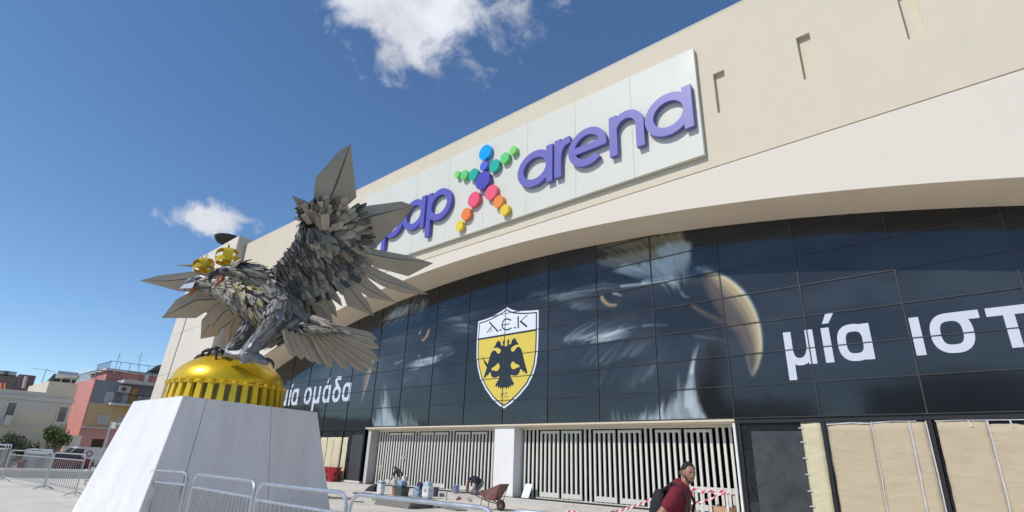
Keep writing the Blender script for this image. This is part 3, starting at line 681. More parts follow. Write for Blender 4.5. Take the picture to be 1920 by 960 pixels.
# ------------------------------------------------------------------ sign board
sg = thing('stadium_sign', 'long white sign board with purple letters and a coloured dot figure on the wall', 'sign', fp(0, 12.9, DW))
m_board = mat('sign_board_white', (.645, .64, .565), .5, var=.02, vscale=.5, spec=.35)
m_edge = mat('sign_edge', (.35, .35, .33), .5)
SX = [-11.85 + 24.2 / 8 * i for i in range(9)]
def st_top(s): return 18.33 - .0275 * s
def st_bot(s): return 12.97 - .007 * s
for i in range(8):
    a, b = SX[i] + .006, SX[i + 1] - .006; q = MB()
    q.hexa([fp(a, st_bot(a), DW + .04), fp(b, st_bot(b), DW + .04), fp(b, st_bot(b), DW + .22), fp(a, st_bot(a), DW + .22)], [fp(a, st_top(a), DW + .04), fp(b, st_top(b), DW + .04), fp(b, st_top(b), DW + .22), fp(a, st_top(a), DW + .22)])
    q.build('sign_panel', m_board, sg)
q = MB(); q.hexa([fp(-11.8, st_bot(-11.8) + .05, DW + .001), fp(12.3, st_bot(12.3) + .05, DW + .001), fp(12.3, st_bot(12.3) + .05, DW + .039), fp(-11.8, st_bot(-11.8) + .05, DW + .039)], [fp(-11.8, st_top(-11.8) - .05, DW + .001), fp(12.3, st_top(12.3) - .05, DW + .001), fp(12.3, st_top(12.3) - .05, DW + .039), fp(-11.8, st_top(-11.8) - .05, DW + .039)]); q.build('sign_frame', m_edge, sg)
m_pur = mat('sign_purple', (.105, .095, .43), .45, coat=.1); m_pur_sheen = mat('sign_purple_sheen', (.135, .125, .42), .42, coat=.12)  # right word's purple lightened in the colour for reflected bright sky
LD0, LD1 = DW + .27, DW + .47
def letter(strokes, mt, wd=.385):
    mb = MB(); glyph(mb, strokes, 0, 0, 1, wd, LD0, LD1, .004); mb.build('sign_letter', mt, sg)
def arcp(cx, cz, rx, rz, a0, a1, n=26): return [(cx + rx * math.cos(R_(a0 + (a1 - a0) * i / n)), cz + rz * math.sin(R_(a0 + (a1 - a0) * i / n))) for i in range(n + 1)]
letter([(ell(3.99, 15.17, .92, .79, 44), True), ([(4.92, 14.12), (4.92, 16.15)], False)], m_pur_sheen)
letter([([(5.43, 14.16), (5.43, 16.2)], False), ([(5.43, 15.1), (5.5, 15.55), (5.68, 15.83), (5.9, 15.95), (6.14, 15.97)], False)], m_pur_sheen)
letter([(arcp(7.10, 15.18, .86, .80, 0, 312, 36), False), ([(6.2, 15.13), (8.14, 15.13)], False)], m_pur_sheen, .36)
letter([([(8.50, 14.15), (8.50, 16.16)], False), (arcp(9.16, 15.32, .66, .66, 175, 0, 20) + [(9.82, 14.14)], False)], m_pur_sheen)
letter([(ell(11.12, 15.14, .86, .80, 44), True), ([(11.97, 14.13), (11.97, 16.12)], False)], m_pur_sheen)
letter([([(-4.11, 13.58), (-4.11, 16.36)], False), (ell(-3.21, 15.38, .88, .80, 44), True)], m_pur)
letter([(ell(-5.58, 15.41, .88, .80, 44), True), ([(-4.69, 14.32), (-4.69, 16.4)], False)], m_pur)
letter([([(-8.50, 13.78), (-8.50, 16.45)], False), (ell(-7.62, 15.44, .87, .80, 44), True)], m_pur)
letter([(ell(-9.98, 15.47, .87, .80, 44), True)], m_pur)
DOT = [(367, 135, 150, (0, .36, .87)), (357, 270, 98, (.10, .14, .60)), (352, 420, 185, (.085, .07, .40)), (462, 268, 128, (.02, .42, .30)), (565, 190, 108, (.14, .62, .17)), (648, 115, 82, (.22, .68, .14)),
       (252, 355, 118, (.02, .42, .30)), (160, 360, 96, (.14, .62, .17)), (90, 355, 70, (.22, .68, .14)), (255, 605, 155, (.83, .10, .16)), (177, 752, 125, (.86, .22, .04)), (112, 870, 102, (.80, .60, .03)),
       (428, 535, 155, (.84, .11, .17)), (500, 628, 128, (.86, .25, .05)), (563, 710, 112, (.80, .58, .03))]
for i, (x, y, h, c) in enumerate(DOT):
    px_, py_ = 840 + x / 5.333, 260 + y / 5.333; cS, cZ = fac(px_, py_, LD1); r_ = (fac(px_, py_ - h / 10.67, LD1)[1] - fac(px_, py_ + h / 10.67, LD1)[1]) / 2 * .93
    q = MB(); P = ell(cS, cZ, r_, r_, 32); dd = .05 if i == 2 else 0
    q.prism(P, lambda a, b: fp(a, b, LD0), lambda a, b: fp(a, b, LD1 + dd + .005 * (i % 3))); q.build('sign_dot', mat('dot_%02d%02d%02d' % tuple(int(v * 99) for v in c), c, .3, coat=.3), sg, smooth=30)
# dish on the tower roof
Yd = 60; pc = at(428, 449, Yd)
mb = MB(); c = V(pc[0], pc[1], pc[2] - .75)
mb.lathe(c, [(0.0, 0), (.65, .07), (1.2, .33), (1.5, .74), (1.56, .9), (1.4, 1.0), (.7, 1.1), (0, 1.15)], 28)
mb.tube([c - V(0, 0, .0), c - V(0, 0, 6)], .09)
o = mb.build('rooftop_dish', mat('dish_dark', (.045, .035, .032), .45), smooth=40); tag(o, 'dark round dish sticking up behind the cream corner tower', 'dish')

# ================================================================== PEDESTAL AND GOLD DOME
m_marble = mat('white_marble', (.80, .79, .78), .42, var=.02, vscale=1.2, spec=.4)
mm = m_marble; nt = mm.node_tree; b = nt.nodes['Principled BSDF']
geo = nd(nt, 'ShaderNodeNewGeometry'); mp = nd(nt, 'ShaderNodeMapping'); mp.inputs['Scale'].default_value = (1.5, 1.5, .34); mp.inputs['Rotation'].default_value = (.5, .25, .3); nt.links.new(geo.outputs['Position'], mp.inputs[0])
nv = noise(nt, mp.outputs[0], 1.5, 9, .62, 1.4)
v1 = m('ABSOLUTE', m('SUBTRACT', nv, .5, nt=nt), nt=nt); mr = nd(nt, 'ShaderNodeMapRange'); nt.links.new(v1, mr.inputs[0]); mr.inputs[1].default_value = .0; mr.inputs[2].default_value = .035; mr.inputs[3].default_value = 1; mr.inputs[4].default_value = 0
nm_ = noise(nt, geo.outputs['Position'], .8, 4); mk = m('MULTIPLY', mr.outputs[0], m('MULTIPLY', nm_, .75, nt=nt), nt=nt)
mx = nd(nt, 'ShaderNodeMixRGB'); nt.links.new(mk, mx.inputs[0]); mx.inputs[1].default_value = (.83, .81, .80, 1); mx.inputs[2].default_value = (.70, .68, .67, 1)
n3 = noise(nt, mp.outputs[0], .7, 5, .6, .8); mr3 = nd(nt, 'ShaderNodeMapRange'); nt.links.new(n3, mr3.inputs[0]); mr3.inputs[1].default_value = .35; mr3.inputs[2].default_value = .7; mr3.inputs[3].default_value = .90; mr3.inputs[4].default_value = 1.06
sv = nd(nt, 'ShaderNodeVectorMath', operation='SCALE'); nt.links.new(mx.outputs[0], sv.inputs[0]); nt.links.new(mr3.outputs[0], sv.inputs['Scale']); nt.links.new(sv.outputs[0], b.inputs['Base Color'])
PA = at(343, 743, 12.0); HT = PA[2]
def onz(x, y, z): r = ray(x, y); return CC + r * ((z - HC) / r[2])
PB = onz(595, 774, HT); PC = onz(249.8, 753.5, HT); PD = PB + PC - PA; PCEN = (PA + PB + PC + PD) / 4
def pr(p): v = np.asarray(p) - CC; d = v @ CF; return V(960 + FPX * (v @ CR) / d, 480 - FPX * (v @ CU) / d)
def solvek(P, tx, ty):   # batter that makes this arris run as surveyed
    lo, hi = 1., 3.
    for _ in range(50):
        k = (lo + hi) / 2; Q = PCEN + (P - PCEN) * k; Q = V(Q[0], Q[1], GZ); a, b_ = pr(P), pr(Q); xs = a[0] + (b_[0] - a[0]) * (ty - a[1]) / (b_[1] - a[1])
        side = (xs - tx) * (1 if P is PB else -1)
        if side < 0: lo = k
        else: hi = k
    return k
KA, KB, KC = solvek(PA, 260, 960), solvek(PB, 620, 960), solvek(PC, 134.6, 959)
def foot(P, k): Q = PCEN + (P - PCEN) * k; return V(Q[0], Q[1], GZ)
FA, FB, FC = foot(PA, KA), foot(PB, KB), foot(PC, KC); FD = FB + FC - FA
ped = thing('marble_pedestal', 'tall tapering white marble pedestal under the golden dome', 'pedestal', (PCEN[0], PCEN[1], GZ))
q = MB(); ins = lambda P, e: P + (PCEN - P) * e
q.hexa([V(*(ins(p, .03)[:2]), GZ) for p in (FA, FB, FD, FC)], [V(*(ins(p, .03)[:2]), HT - .03) for p in (PA, PB, PD, PC)]); q.build('pedestal_core', mat('joint_mortar', (.3, .28, .25), .9), ped)
def slabs(P0, P1, F0, F1, cuts, nrm_in):
    for a, b_ in zip(cuts[:-1], cuts[1:]):
        g = .0016; t0 = P0 + (P1 - P0) * (a + g); t1 = P0 + (P1 - P0) * (b_ - g); f0 = F0 + (F1 - F0) * (a + g); f1 = F0 + (F1 - F0) * (b_ - g)
        for z0, z1 in ((0, 1),):
            A0 = [f0, f1, f1 + nrm_in, f0 + nrm_in]; A1 = [t0, t1, t1 + nrm_in, t0 + nrm_in]
            q = MB(); q.hexa(A0, A1); q.build('marble_slab', m_marble, ped)
nA = (PC - PA) / np.linalg.norm(PC - PA) * .024; nB = (PB - PA) / np.linalg.norm(PB - PA) * .024
slabs(PA + nB * 0, PB, FA, FB, [0, .145, .60, 1], nA)
slabs(PC, PA + (PA - PC) * 0, FC, FA, [0, 1 - .0], nB) if False else None
e1 = (PC - PA) / np.linalg.norm(PC - PA) * .0245
q = MB(); q.hexa([FA + e1, FC, FC + nB, FA + e1 + nB], [PA + e1, PC, PC + nB, PA + e1 + nB]); q.build('marble_slab', m_marble, ped)
q = MB(); q.hexa([FC + nB * 1.01, FD, FD - nA, FC + nB * 1.01 - nA], [PC + nB * 1.01, PD, PD - nA, PC + nB * 1.01 - nA]); q.build('marble_slab', m_marble, ped)
q = MB(); q.hexa([FB + nA * 1.01, FD - nA * 1.01, FD - nB - nA * 1.01, FB - nB + nA * 1.01], [PB + nA * 1.01, PD - nA * 1.01, PD - nB - nA * 1.01, PB - nB + nA * 1.01]); q.build('marble_slab', m_marble, ped)
zt4 = V(0, 0, .012); q = MB(); q.hexa([p + zt4 * .2 for p in (PA, PB, PD, PC)], [p + zt4 for p in (PA, PB, PD, PC)]); q.build('pedestal_cap', m_marble, ped)
# dome
HT2 = HT + .012
GC = V(-7.50, 15.0, HT2)
gold = mat('gold_paint', (.82, .53, .02), .3, metal=.5, var=.03, vscale=2); gold2 = mat('gold_paint_rib', (.78, .54, .03), .32, metal=.35, var=.03)
gd = thing('golden_dome', 'shiny golden ribbed dome under the eagle claws on the marble pedestal', 'dome', GC)
NR = 34; RB = 1.50
q = MB(); q.lathe(GC, [(RB - .17, .0), (RB - .19, .27), (RB - .20, .53)], NR); q.build('drum_mesh', mat('drum_grille', (.20, .18, .08), .5, var=.1), gd)
prof = []; DHh = .84
for k in range(13):
    a = k / 12 * math.pi / 2; prof.append((max(.001, (RB - .115) * math.cos(a) ** .92), .53 + DHh * math.sin(a)))
q = MB(); q.lathe(GC, [(RB - .21, .515)] + prof, NR); o = q.build('dome_shell', gold, gd, smooth=True)
q = MB(); q.lathe(GC, [(RB - .2, .475), (RB - .07, .485), (RB - .07, .53), (RB - .2, .54)], NR); q.build('dome_ring', gold2, gd)
for i in range(NR):
    a = 2 * math.pi * (i + .5) / NR; r_ = V(math.cos(a), math.sin(a), 0); t_ = V(-r_[1], r_[0], 0)
    q = MB(); b0 = GC + r_ * (RB - .09); b1 = GC + r_ * (RB - .14) + V(0, 0, .482)
    q.hexa([b0 - t_ * .075 - r_ * .09, b0 + t_ * .075 - r_ * .09, b0 + t_ * .075 + r_ * .06, b0 - t_ * .075 + r_ * .06], [b1 - t_ * .062 - r_ * .03, b1 + t_ * .062 - r_ * .03, b1 + t_ * .062 + r_ * .06, b1 - t_ * .062 + r_ * .06])
    rb = q.build('dome_rib', gold2, gd)
    q = MB(); c = GC + r_ * (RB - .075) + V(0, 0, .53); q.tube([c - V(0, 0, .028), c + V(0, 0, .03)], .062, 10); q.build('rib_cap', gold2, gd)
    # arched spandrel between ribs
q = MB()
for i in range(NR):
    a0 = 2 * math.pi * (i + .5) / NR
    for k in range(6):
        f0, f1 = k / 6, (k + 1) / 6; th0 = a0 + 2 * math.pi / NR * f0; th1 = a0 + 2 * math.pi / NR * f1
        h = lambda f_: .475 - .12 * (1 - math.sqrt(max(0, 1 - (2 * f_ - 1) ** 2)))
        R1_ = RB - .145
        P_ = lambda th, z, rr_: GC + V(math.cos(th) * rr_, math.sin(th) * rr_, z)
        q.hexa([P_(th0, h(f0), R1_ - .03), P_(th1, h(f1), R1_ - .03), P_(th1, h(f1), R1_), P_(th0, h(f0), R1_)], [P_(th0, .483, R1_ - .03), P_(th1, .483, R1_ - .03), P_(th1, .483, R1_), P_(th0, .483, R1_)])
o = q.build('arch_spandrel', gold2, gd); o['kind'] = 'stuff'

# ================================================================== EAGLE
m_f = [mat('feather_steel_a', (.30, .27, .215), .5, metal=.25, var=.14, vscale=2.5), mat('feather_steel_b', (.15, .137, .115), .52, metal=.25, var=.12, vscale=3),
       mat('feather_steel_c', (.40, .36, .29), .48, metal=.25, var=.12, vscale=3), mat('feather_steel_d', (.085, .08, .074), .5, metal=.3, var=.12)]
m_fy = mat('feather_yellowed', (.37, .31, .15), .5, metal=.2, var=.15, vscale=4)
m_big = mat('flight_feather_steel', (.37, .325, .255), .45, metal=.2, var=.11, vscale=1.3, dirt=((.22, .20, .17), .4))
m_far = mat('far_feather_steel', (.38, .335, .28), .5, metal=.15, var=.06, vscale=1.3)
m_darks = mat('dark_steel_core', (.045, .042, .04), .5, metal=.5)
m_bright = mat('bright_crumpled_steel', (.19, .195, .21), .42, metal=.4, var=.12, vscale=4, bump=.02, bscale=9)
m_claw = mat('claw_black', (.035, .032, .032), .35, metal=.4)
eg = thing('eagle_statue', 'double-headed steel eagle with raised wings and gold crowns standing on the golden dome', 'statue', GC + V(0, 0, 1.37))
def part_mesh(name, mb, mt, par, **k): return mb.build(name, mt, par, **k)
def bigfeather(par, left, mid, right, Yf, ridge=.10, th=.025, mt=m_big, name='feather'):
    """plate folded along its midrib: point lists from base to tip, surveyed (x, y); Yf gives depth"""
    ridge *= .62; n = len(mid); Lp = [at(x, y, Yf(x, y)) for x, y in left]; Rp = [at(x, y, Yf(x, y)) for x, y in right]; Mp = [at(x, y, Yf(x, y) - ridge * (1 - i / (n - 1)) ** .6 * (1 if i < n - 1 else 0)) for i, (x, y) in enumerate(mid)]
    bk = V(0, th, .0); M1 = [p + (l_ - p) * .05 - V(0, .012, 0) for p, l_ in zip(Mp, Lp)]; M2 = [p + (r_ - p) * .05 - V(0, .012, 0) for p, r_ in zip(Mp, Rp)]
    rows = [Lp, M1, M2, Rp]; vs = sum(rows, []); vs2 = [p + bk for p in vs]; N_ = len(vs); q = MB(); fs = []; mi = []
    for i in range(n - 1):
        for c_ in range(3):
            a, b_ = c_ * n, (c_ + 1) * n; f_ = (a + i, b_ + i, b_ + i + 1, a + i + 1); fs.append(f_); fs.append(tuple(v + N_ for v in f_)[::-1]); mi += [1 if c_ == 1 else 0] * 2
        for a in (0, 3 * n): fs.append((a + i, a + i + 1, a + i + 1 + N_, a + i + N_)); mi.append(1)
    for c_ in range(3):
        a, b_ = c_ * n, (c_ + 1) * n; fs += [(a, b_, b_ + N_, a + N_), (a + n - 1, b_ + n - 1, b_ + n - 1 + N_, a + n - 1 + N_)]; mi += [1, 1]
    q.add(vs + vs2, fs); q.mi = mi
    return q.build(name, [mt, mat('feather_rib_dark', (.10, .092, .08), .5, metal=.3)], par)
def YW(x, y): return 13.95 + (x - 520) * .0098 + (y - 500) * .0062
def YWb(off): return lambda x, y: YW(x, y) + off
wing = MB()   # dark armature behind the coverts: a thick, closed plate with the wing's own sweep
WP = [(502, 516), (512, 503), (530, 482), (545, 462), (556, 444), (562, 424), (566, 406), (580, 398), (600, 396), (640, 398), (662, 412), (672, 432), (674, 455), (690, 480), (684, 505), (664, 520), (652, 540), (628, 548), (606, 548), (590, 556), (566, 552), (546, 562), (530, 560), (512, 556), (502, 540)]
wc = (590, 480)
front = [at(x, y, YW(x, y) + .16) for x, y in WP]; back = [at(x, y, YW(x, y) + .36) for x, y in WP]; c1 = at(*wc, YW(*wc) + .10); c2 = at(*wc, YW(*wc) + .42)
n = len(WP); wing.add(front + back + [c1, c2], [(i, (i + 1) % n, 2 * n) for i in range(n)] + [(n + (i + 1) % n, n + i, 2 * n + 1) for i in range(n)] + [(i, n + i, n + (i + 1) % n, (i + 1) % n) for i in range(n)])
nw = wing.build('near_wing', m_darks, eg)
# --- large flight feathers of the near wing
bf = lambda l, mi, r, off=0, ridge=.11, **k: bigfeather(nw, l, mi, r, YWb(off), ridge, **k)
bf([(590, 404), (587, 384), (572, 376), (546.5, 366.5)], [(580, 412), (572, 392), (560, 380), (546.5, 366.5)], [(566, 414), (562, 407), (557.5, 388), (546.5, 366.5)], .14)
bf([(590, 408), (586.7, 385), (591.7, 332.5), (637, 282), (657, 271)], [(612, 408), (617, 379), (634, 336), (649, 292), (657, 271)], [(638, 412), (641, 393), (668, 369), (665.8, 347), (657, 271)], .12, .2)
bf([(648, 402), (652, 395), (675, 387.5), (752.5, 377.5), (777, 386)], [(652, 422), (674, 414), (699, 404), (735, 396), (777, 386)], [(652, 442), (672, 447), (709, 457), (755, 414), (777, 386)], .06, .2)
bf([(655, 446), (676, 461), (712, 469), (760, 478), (811.7, 493.3)], [(655, 460), (682, 474), (712, 480), (742, 485), (811.7, 493.3)], [(660, 476), (682, 490), (712, 503), (765, 517.5), (811.7, 493.3)], .0, .16)
bf([(650, 462), (682, 491), (712, 507), (766, 531), (802.5, 551.7)], [(645, 474), (670, 500), (712, 523), (757, 538), (802.5, 551.7)], [(640, 484), (672, 510), (718, 537), (757, 549), (802.5, 551.7)], .03, .14)
bf([(640, 470), (668, 502), (690, 522), (718, 547), (744, 566.7)], [(632, 482), (655, 512), (685, 540), (716, 556), (744, 566.7)], [(622, 494), (650, 526), (672, 545), (692, 557.5), (744, 566.7)], .06, .13)
bf([(628, 486), (654, 522), (672, 542), (690, 566), (701, 592.5)], [(622, 500), (650, 532), (664, 551), (684, 575), (701, 592.5)], [(612, 508), (632, 540), (644, 555), (650, 572), (701, 592.5)], .02, .13)
bf([(600, 500), (618, 530), (630, 548), (638, 560), (641.7, 575)], [(597, 508), (610, 534), (622, 552), (632, 563), (641.7, 575)], [(590, 512), (602, 534), (612, 550), (622, 561), (641.7, 575)], .0, .08)
bf([(590, 508), (606, 538), (620, 558), (629, 575), (632, 595)], [(586, 516), (600, 543), (612, 564), (622, 579), (632, 595)], [(578, 520), (592, 546), (602, 566), (614, 583), (632, 595)], .03, .08)
bf([(580, 514), (596, 545), (609, 566), (620, 586), (624, 603.7)], [(574, 522), (588, 553), (600, 574), (610, 590), (624, 603.7)], [(566, 526), (579, 552), (586, 578), (597, 597), (624, 603.7)], .01, .1)
for k in range(5):
    x = 556 + k * 8.2; y0 = 548 - k * 1.5; l = 56 + k * 5.5
    bf([(x + 4, y0 - 6), (x + 9, y0 + l * .4), (x + 16, y0 + l)], [(x, y0 - 5), (x + 5, y0 + l * .45), (x + 12, y0 + l * 1.0)], [(x - 3, y0 - 2), (x + .5, y0 + l * .5), (x + 8, y0 + l * .94)], .10 - k * .01, .12, mt=m_f[(1, 3, 0, 3, 1)[k]])
# --- covert plates: a few shared meshes, oriented one by one
PLM = []
shapes = [[(0, .30), (.62, .44), (1, .12)], [(0, .34), (.8, .42), (1, .34)], [(0, .28), (.5, .46), (.86, .30), (1, .02)], [(0, .3), (.9, .36), (1, .30)], [(0, .2), (.55, .40), (1, .0)]]
for si, shp in enumerate(shapes):
    vs = []; fs = []
    for x, h in shp: vs += [(x, -h, -.05 * x), (x, 0, .10 - .05 * x), (x, h, -.05 * x)]
    k = len(vs); vs += [(x, y, z - .05) for x, y, z in vs]
    for i in range(len(shp) - 1):
        for j in range(2):
            a = i * 3 + j; fs += [(a, a + 3, a + 4, a + 1), (k + a, k + a + 1, k + a + 4, k + a + 3)]
        fs += [(i * 3, k + i * 3, k + i * 3 + 3, i * 3 + 3), (i * 3 + 2, i * 3 + 5, k + i * 3 + 5, k + i * 3 + 2)]
    e = (len(shp) - 1) * 3; fs += [(0, 1, k + 1, k), (1, 2, k + 2, k + 1), (e + 1, e, k + e, k + e + 1), (e + 2, e + 1, k + e + 1, k + e + 2)]
    PLM.append((vs, fs))
plate_cache = {}
def plate_mesh(si, mi_):
    if (si, mi_) not in plate_cache:
        me = bpy.data.meshes.new('feather'); me.from_pydata(PLM[si][0], [], PLM[si][1]); me.materials.append((m_f + [m_fy, m_bright])[mi_])
        bm = bmesh.new(); bm.from_mesh(me); bmesh.ops.recalc_face_normals(bm, faces=bm.faces); bm.to_mesh(me); bm.free(); plate_cache[(si, mi_)] = me
    return plate_cache[(si, mi_)]
def frame(B, T, nrm, wd, thick=None):
    x = T - B; l = np.linalg.norm(x); xh = x / l; nrm = nrm - xh * (nrm @ xh); nrm /= np.linalg.norm(nrm) + 1e-9; yh = np.cross(nrm, xh)
    return np.array([[x[0], yh[0] * wd, nrm[0] * (thick or wd), B[0]], [x[1], yh[1] * wd, nrm[1] * (thick or wd), B[1]], [x[2], yh[2] * wd, nrm[2] * (thick or wd), B[2]], [0, 0, 0, 1]])
def put_plate(par, M4, si, mi_):
    o = bpy.data.objects.new('feather', plate_mesh(si, mi_)); COL.objects.link(o); o.parent = par
    Mx = Matrix(M4.tolist()); o.matrix_local = Matrix.Translation(Vector(ORG[par.name])).inverted() @ Mx; return o
def acc_plate(mb, M4, si, mi_):
    vs = np.array(PLM[si][0]); vv = vs @ M4[:3, :3].T + M4[:3, 3]; mb.cur = mi_; mb.add(vv, PLM[si][1])
rp = random.Random(11)
ANCH = [((512, 508), -68), ((530, 520), -66), ((545, 545), -62), ((530, 486), -62), ((552, 452), -68), ((566, 425), -85), ((575, 500), -62), ((580, 530), -60), ((600, 470), -62), ((600, 520), -58), ((625, 500), -52), ((590, 440), -72), ((640, 490), -42), ((660, 480), -30), ((615, 455), -50), ((640, 460), -32), ((650, 445), -12), ((655, 430), 8), ((645, 412), 40), ((622, 404), 70), ((600, 402), 95), ((580, 406), 115), ((570, 412), 125), ((605, 425), 110), ((630, 428), 30)]
def wdir(x, y):
    sx = sy = 0
    for (a, b_), d in ANCH: w_ = 1 / ((x - a) ** 2 + (y - b_) ** 2 + 30) ** 1.6; sx += w_ * math.cos(R_(d)); sy += w_ * math.sin(R_(d))
    return math.atan2(sy, sx)
LEAD = [(504, 512), (530, 482), (552, 452), (562, 424), (572, 404), (600, 425), (618, 432)]
def segd(px_, py_, P):
    best = 1e9
    for (x0, y0), (x1, y1) in zip(P[:-1], P[1:]):
        t = max(0, min(1, ((px_ - x0) * (x1 - x0) + (py_ - y0) * (y1 - y0)) / ((x1 - x0) ** 2 + (y1 - y0) ** 2))); best = min(best, math.hypot(px_ - x0 - t * (x1 - x0), py_ - y0 - t * (y1 - y0)))
    return best
def inpoly(x, y, P):
    c = False; j = len(P) - 1
    for i in range(len(P)):
        if (P[i][1] > y) != (P[j][1] > y) and x < (P[j][0] - P[i][0]) * (y - P[i][1]) / (P[j][1] - P[i][1]) + P[i][0]: c = not c
        j = i
    return c
CP = [(500, 512), (528, 479), (551, 447), (559, 424), (563, 402), (590, 392), (640, 392), (664, 408), (670, 440), (664, 478), (640, 506), (612, 524), (590, 530), (575, 540), (545, 548), (520, 552), (500, 545)]
samp = []
tries = 0
while tries < 14000 and len(samp) < 400:
    tries += 1; x = rp.uniform(498, 672); y = rp.uniform(390, 556)
    if not inpoly(x, y, CP): continue
    d = segd(x, y, LEAD); hand = math.hypot(x - 618, y - 430) < 44; mind = (3.6 + .045 * d) if not hand else 7.2
    if all((x - a) ** 2 + (y - b_) ** 2 > mind ** 2 for a, b_, _ in samp): samp.append((x, y, d))
for k_ in range(15): samp.append((584 + k_ * 4.6, 428 + rp.uniform(-3, 5), 999.))
samp.sort(key=lambda q: -5 if q[2] > 900 else q[2] if math.hypot(q[0] - 618, q[1] - 430) > 44 else 0, reverse=True)
nobj = 0; rest = MB()
for x, y, d in samp:
    a = wdir(x, y) + R_(rp.gauss(0, 5)); hand = math.hypot(x - 618, y - 430) < 44
    if d > 900: hand = True; a = R_(rp.uniform(-75, -45)); d = 60
    if hand: L_ = rp.uniform(20, 30); wpx = L_ * rp.uniform(.40, .56)
    else: L_ = min((11 + .50 * d) * rp.uniform(.85, 1.2), 42); wpx = max(3.6, min(L_ * rp.uniform(.24, .33), 11))
    Y0 = YW(x, y) + .10 - max(0, .26 - d * .0045); Y0 -= .10 if hand else 0
    x2, y2 = x + L_ * math.cos(a), y - L_ * math.sin(a)
    B = at(x, y, Y0 + .02); T = at(x2, y2, YW(x2, y2) + Y0 - YW(x, y) - rp.uniform(.08, .20) * (L_ / 26))
    s_ = .0142 * Y0 / 14.4; xh = (T - B) / np.linalg.norm(T - B); nrm = V(.45, -.80, -.40); yh = np.cross(nrm, xh); roll = rp.gauss(.15, .42) if not hand else rp.gauss(0, .3); nrm = nrm * math.cos(roll) + yh * math.sin(roll)
    r0 = rp.random(); mi_ = (2 if r0 < .3 else 0 if r0 < .65 else 1 if r0 < .85 else 3) if (hand or d > 50) else (0 if r0 < .18 else 1 if r0 < .45 else 3)
    if d < 7 and not hand: mi_ = rp.choice((5, 2, 3, 3, 3))  # bright plates among dark ones colour in the highlights of the leading edge
    si = rp.choice((1, 3, 3, 1, 0)) if not hand else rp.choice((0, 1, 3, 4, 0))
    M4 = frame(B, T, nrm, wpx * s_ * 1.35, .15)
    if not hand and d < 12 or nobj >= 240: acc_plate(rest, M4, si, mi_)
    else: put_plate(nw, M4, si, mi_); nobj += 1
if rest.v: o = rest.build('small_feathers', m_f + [m_fy, m_bright], nw, recalc=True); o['kind'] = 'stuff'
# --- body, necks and thighs: lofted cores carrying overlapping plates
def loft(path, nseg=14, sub=4):
    """path of (x, y, Y, r_px); Catmull-Rom resampled; returns centres and radii in metres"""
    P = [np.append(at(x, y, Y), r * .0142 * Y / 14.4) for x, y, Y, r in path]; out = []
    for i in range(len(P) - 1):
        p0 = P[max(i - 1, 0)]; p1 = P[i]; p2 = P[i + 1]; p3 = P[min(i + 2, len(P) - 1)]
        for k in range(sub):
            t = k / sub; out.append(.5 * ((2 * p1) + (-p0 + p2) * t + (2 * p0 - 5 * p1 + 4 * p2 - p3) * t * t + (-p0 + 3 * p1 - 3 * p2 + p3) * t ** 3))
    out.append(P[-1]); return np.array(out)
bodyplates = MB()
m_b = [mat('body_steel_%d' % i, c, .58, metal=.12, var=.15, vscale=4) for i, c in enumerate([(.24, .218, .175), (.18, .165, .14), (.31, .285, .235), (.11, .105, .10), (.36, .30, .13), (.22, .225, .245)])]
def clad(path, dens, L_, wr, mats_, seed, tilt=.16, frm=0, to=1, par=None, core=True, name='body_core', jit=10):
    Q = loft(path); q = MB(); q.tube([p[:3] for p in Q], [p[3] * .93 for p in Q], 16)
    if core: q.build(name, mat('body_core_steel', (.09, .085, .078), .5, metal=.3), eg, smooth=True)
    r_ = random.Random(seed); n = len(Q)
    segl = [np.linalg.norm(Q[i + 1][:3] - Q[i][:3]) for i in range(n - 1)]
    for i in range(n - 1):
        if not (frm <= i / (n - 1) <= to): continue
        area = 2 * math.pi * Q[i][3] * segl[i]; cnt = int(area * dens + r_.random())
        t = Q[i + 1][:3] - Q[i][:3]; t /= np.linalg.norm(t) + 1e-9; u = V(0, 0, 1) - t * t[2]; u /= np.linalg.norm(u) + 1e-9; w_ = np.cross(t, u)
        for _ in range(cnt):
            a = r_.uniform(0, 2 * math.pi); f_ = r_.random(); c = Q[i] * (1 - f_) + Q[i + 1] * f_; nr = math.cos(a) * u + math.sin(a) * w_
            B = c[:3] + nr * c[3] * .93; l = L_ * r_.uniform(.7, 1.3); dr = (Q[i + 1][3] - Q[i][3]) / max(segl[i], .01)
            side = np.cross(nr, t); tt = t + side * math.tan(R_(r_.gauss(0, jit))) + nr * (dr + tilt * r_.uniform(.3, 1.6)); tt /= np.linalg.norm(tt)
            mi_ = r_.choice(mats_); acc_plate(bodyplates, frame(B, B + tt * l, nr + RNG.normal(0, .18, 3), l * wr * r_.uniform(.75, 1.2), .07), r_.choice((0, 2, 2, 4, 1)), mi_)
BODY = [(428, 508, 13.75, 12), (446, 509, 13.75, 18), (468, 518, 13.9, 25), (490, 534, 14.1, 31), (508, 558, 14.2, 35), (528, 580, 14.3, 31), (556, 600, 14.4, 22), (584, 612, 14.5, 14), (606, 616, 14.5, 8)]
clad(BODY, 100, .33, .38, (0, 0, 2, 2, 0, 1), 1, tilt=.10)
NECK2 = [(366, 531, 14.7, 10), (384, 534, 14.7, 16), (404, 538, 14.7, 18), (428, 545, 14.6, 24), (455, 560, 14.5, 31), (482, 575, 14.4, 32), (505, 590, 14.4, 28)]
clad(NECK2, 120, .28, .34, (0, 1, 0, 2), 2, frm=.06, tilt=.1)
clad([(440, 528, 13.9, 10), (462, 545, 13.85, 18), (484, 572, 13.85, 26), (498, 596, 13.95, 22), (508, 612, 14, 14)], 80, .28, .32, (0, 2, 4, 4, 1), 3, core=False, tilt=.1)
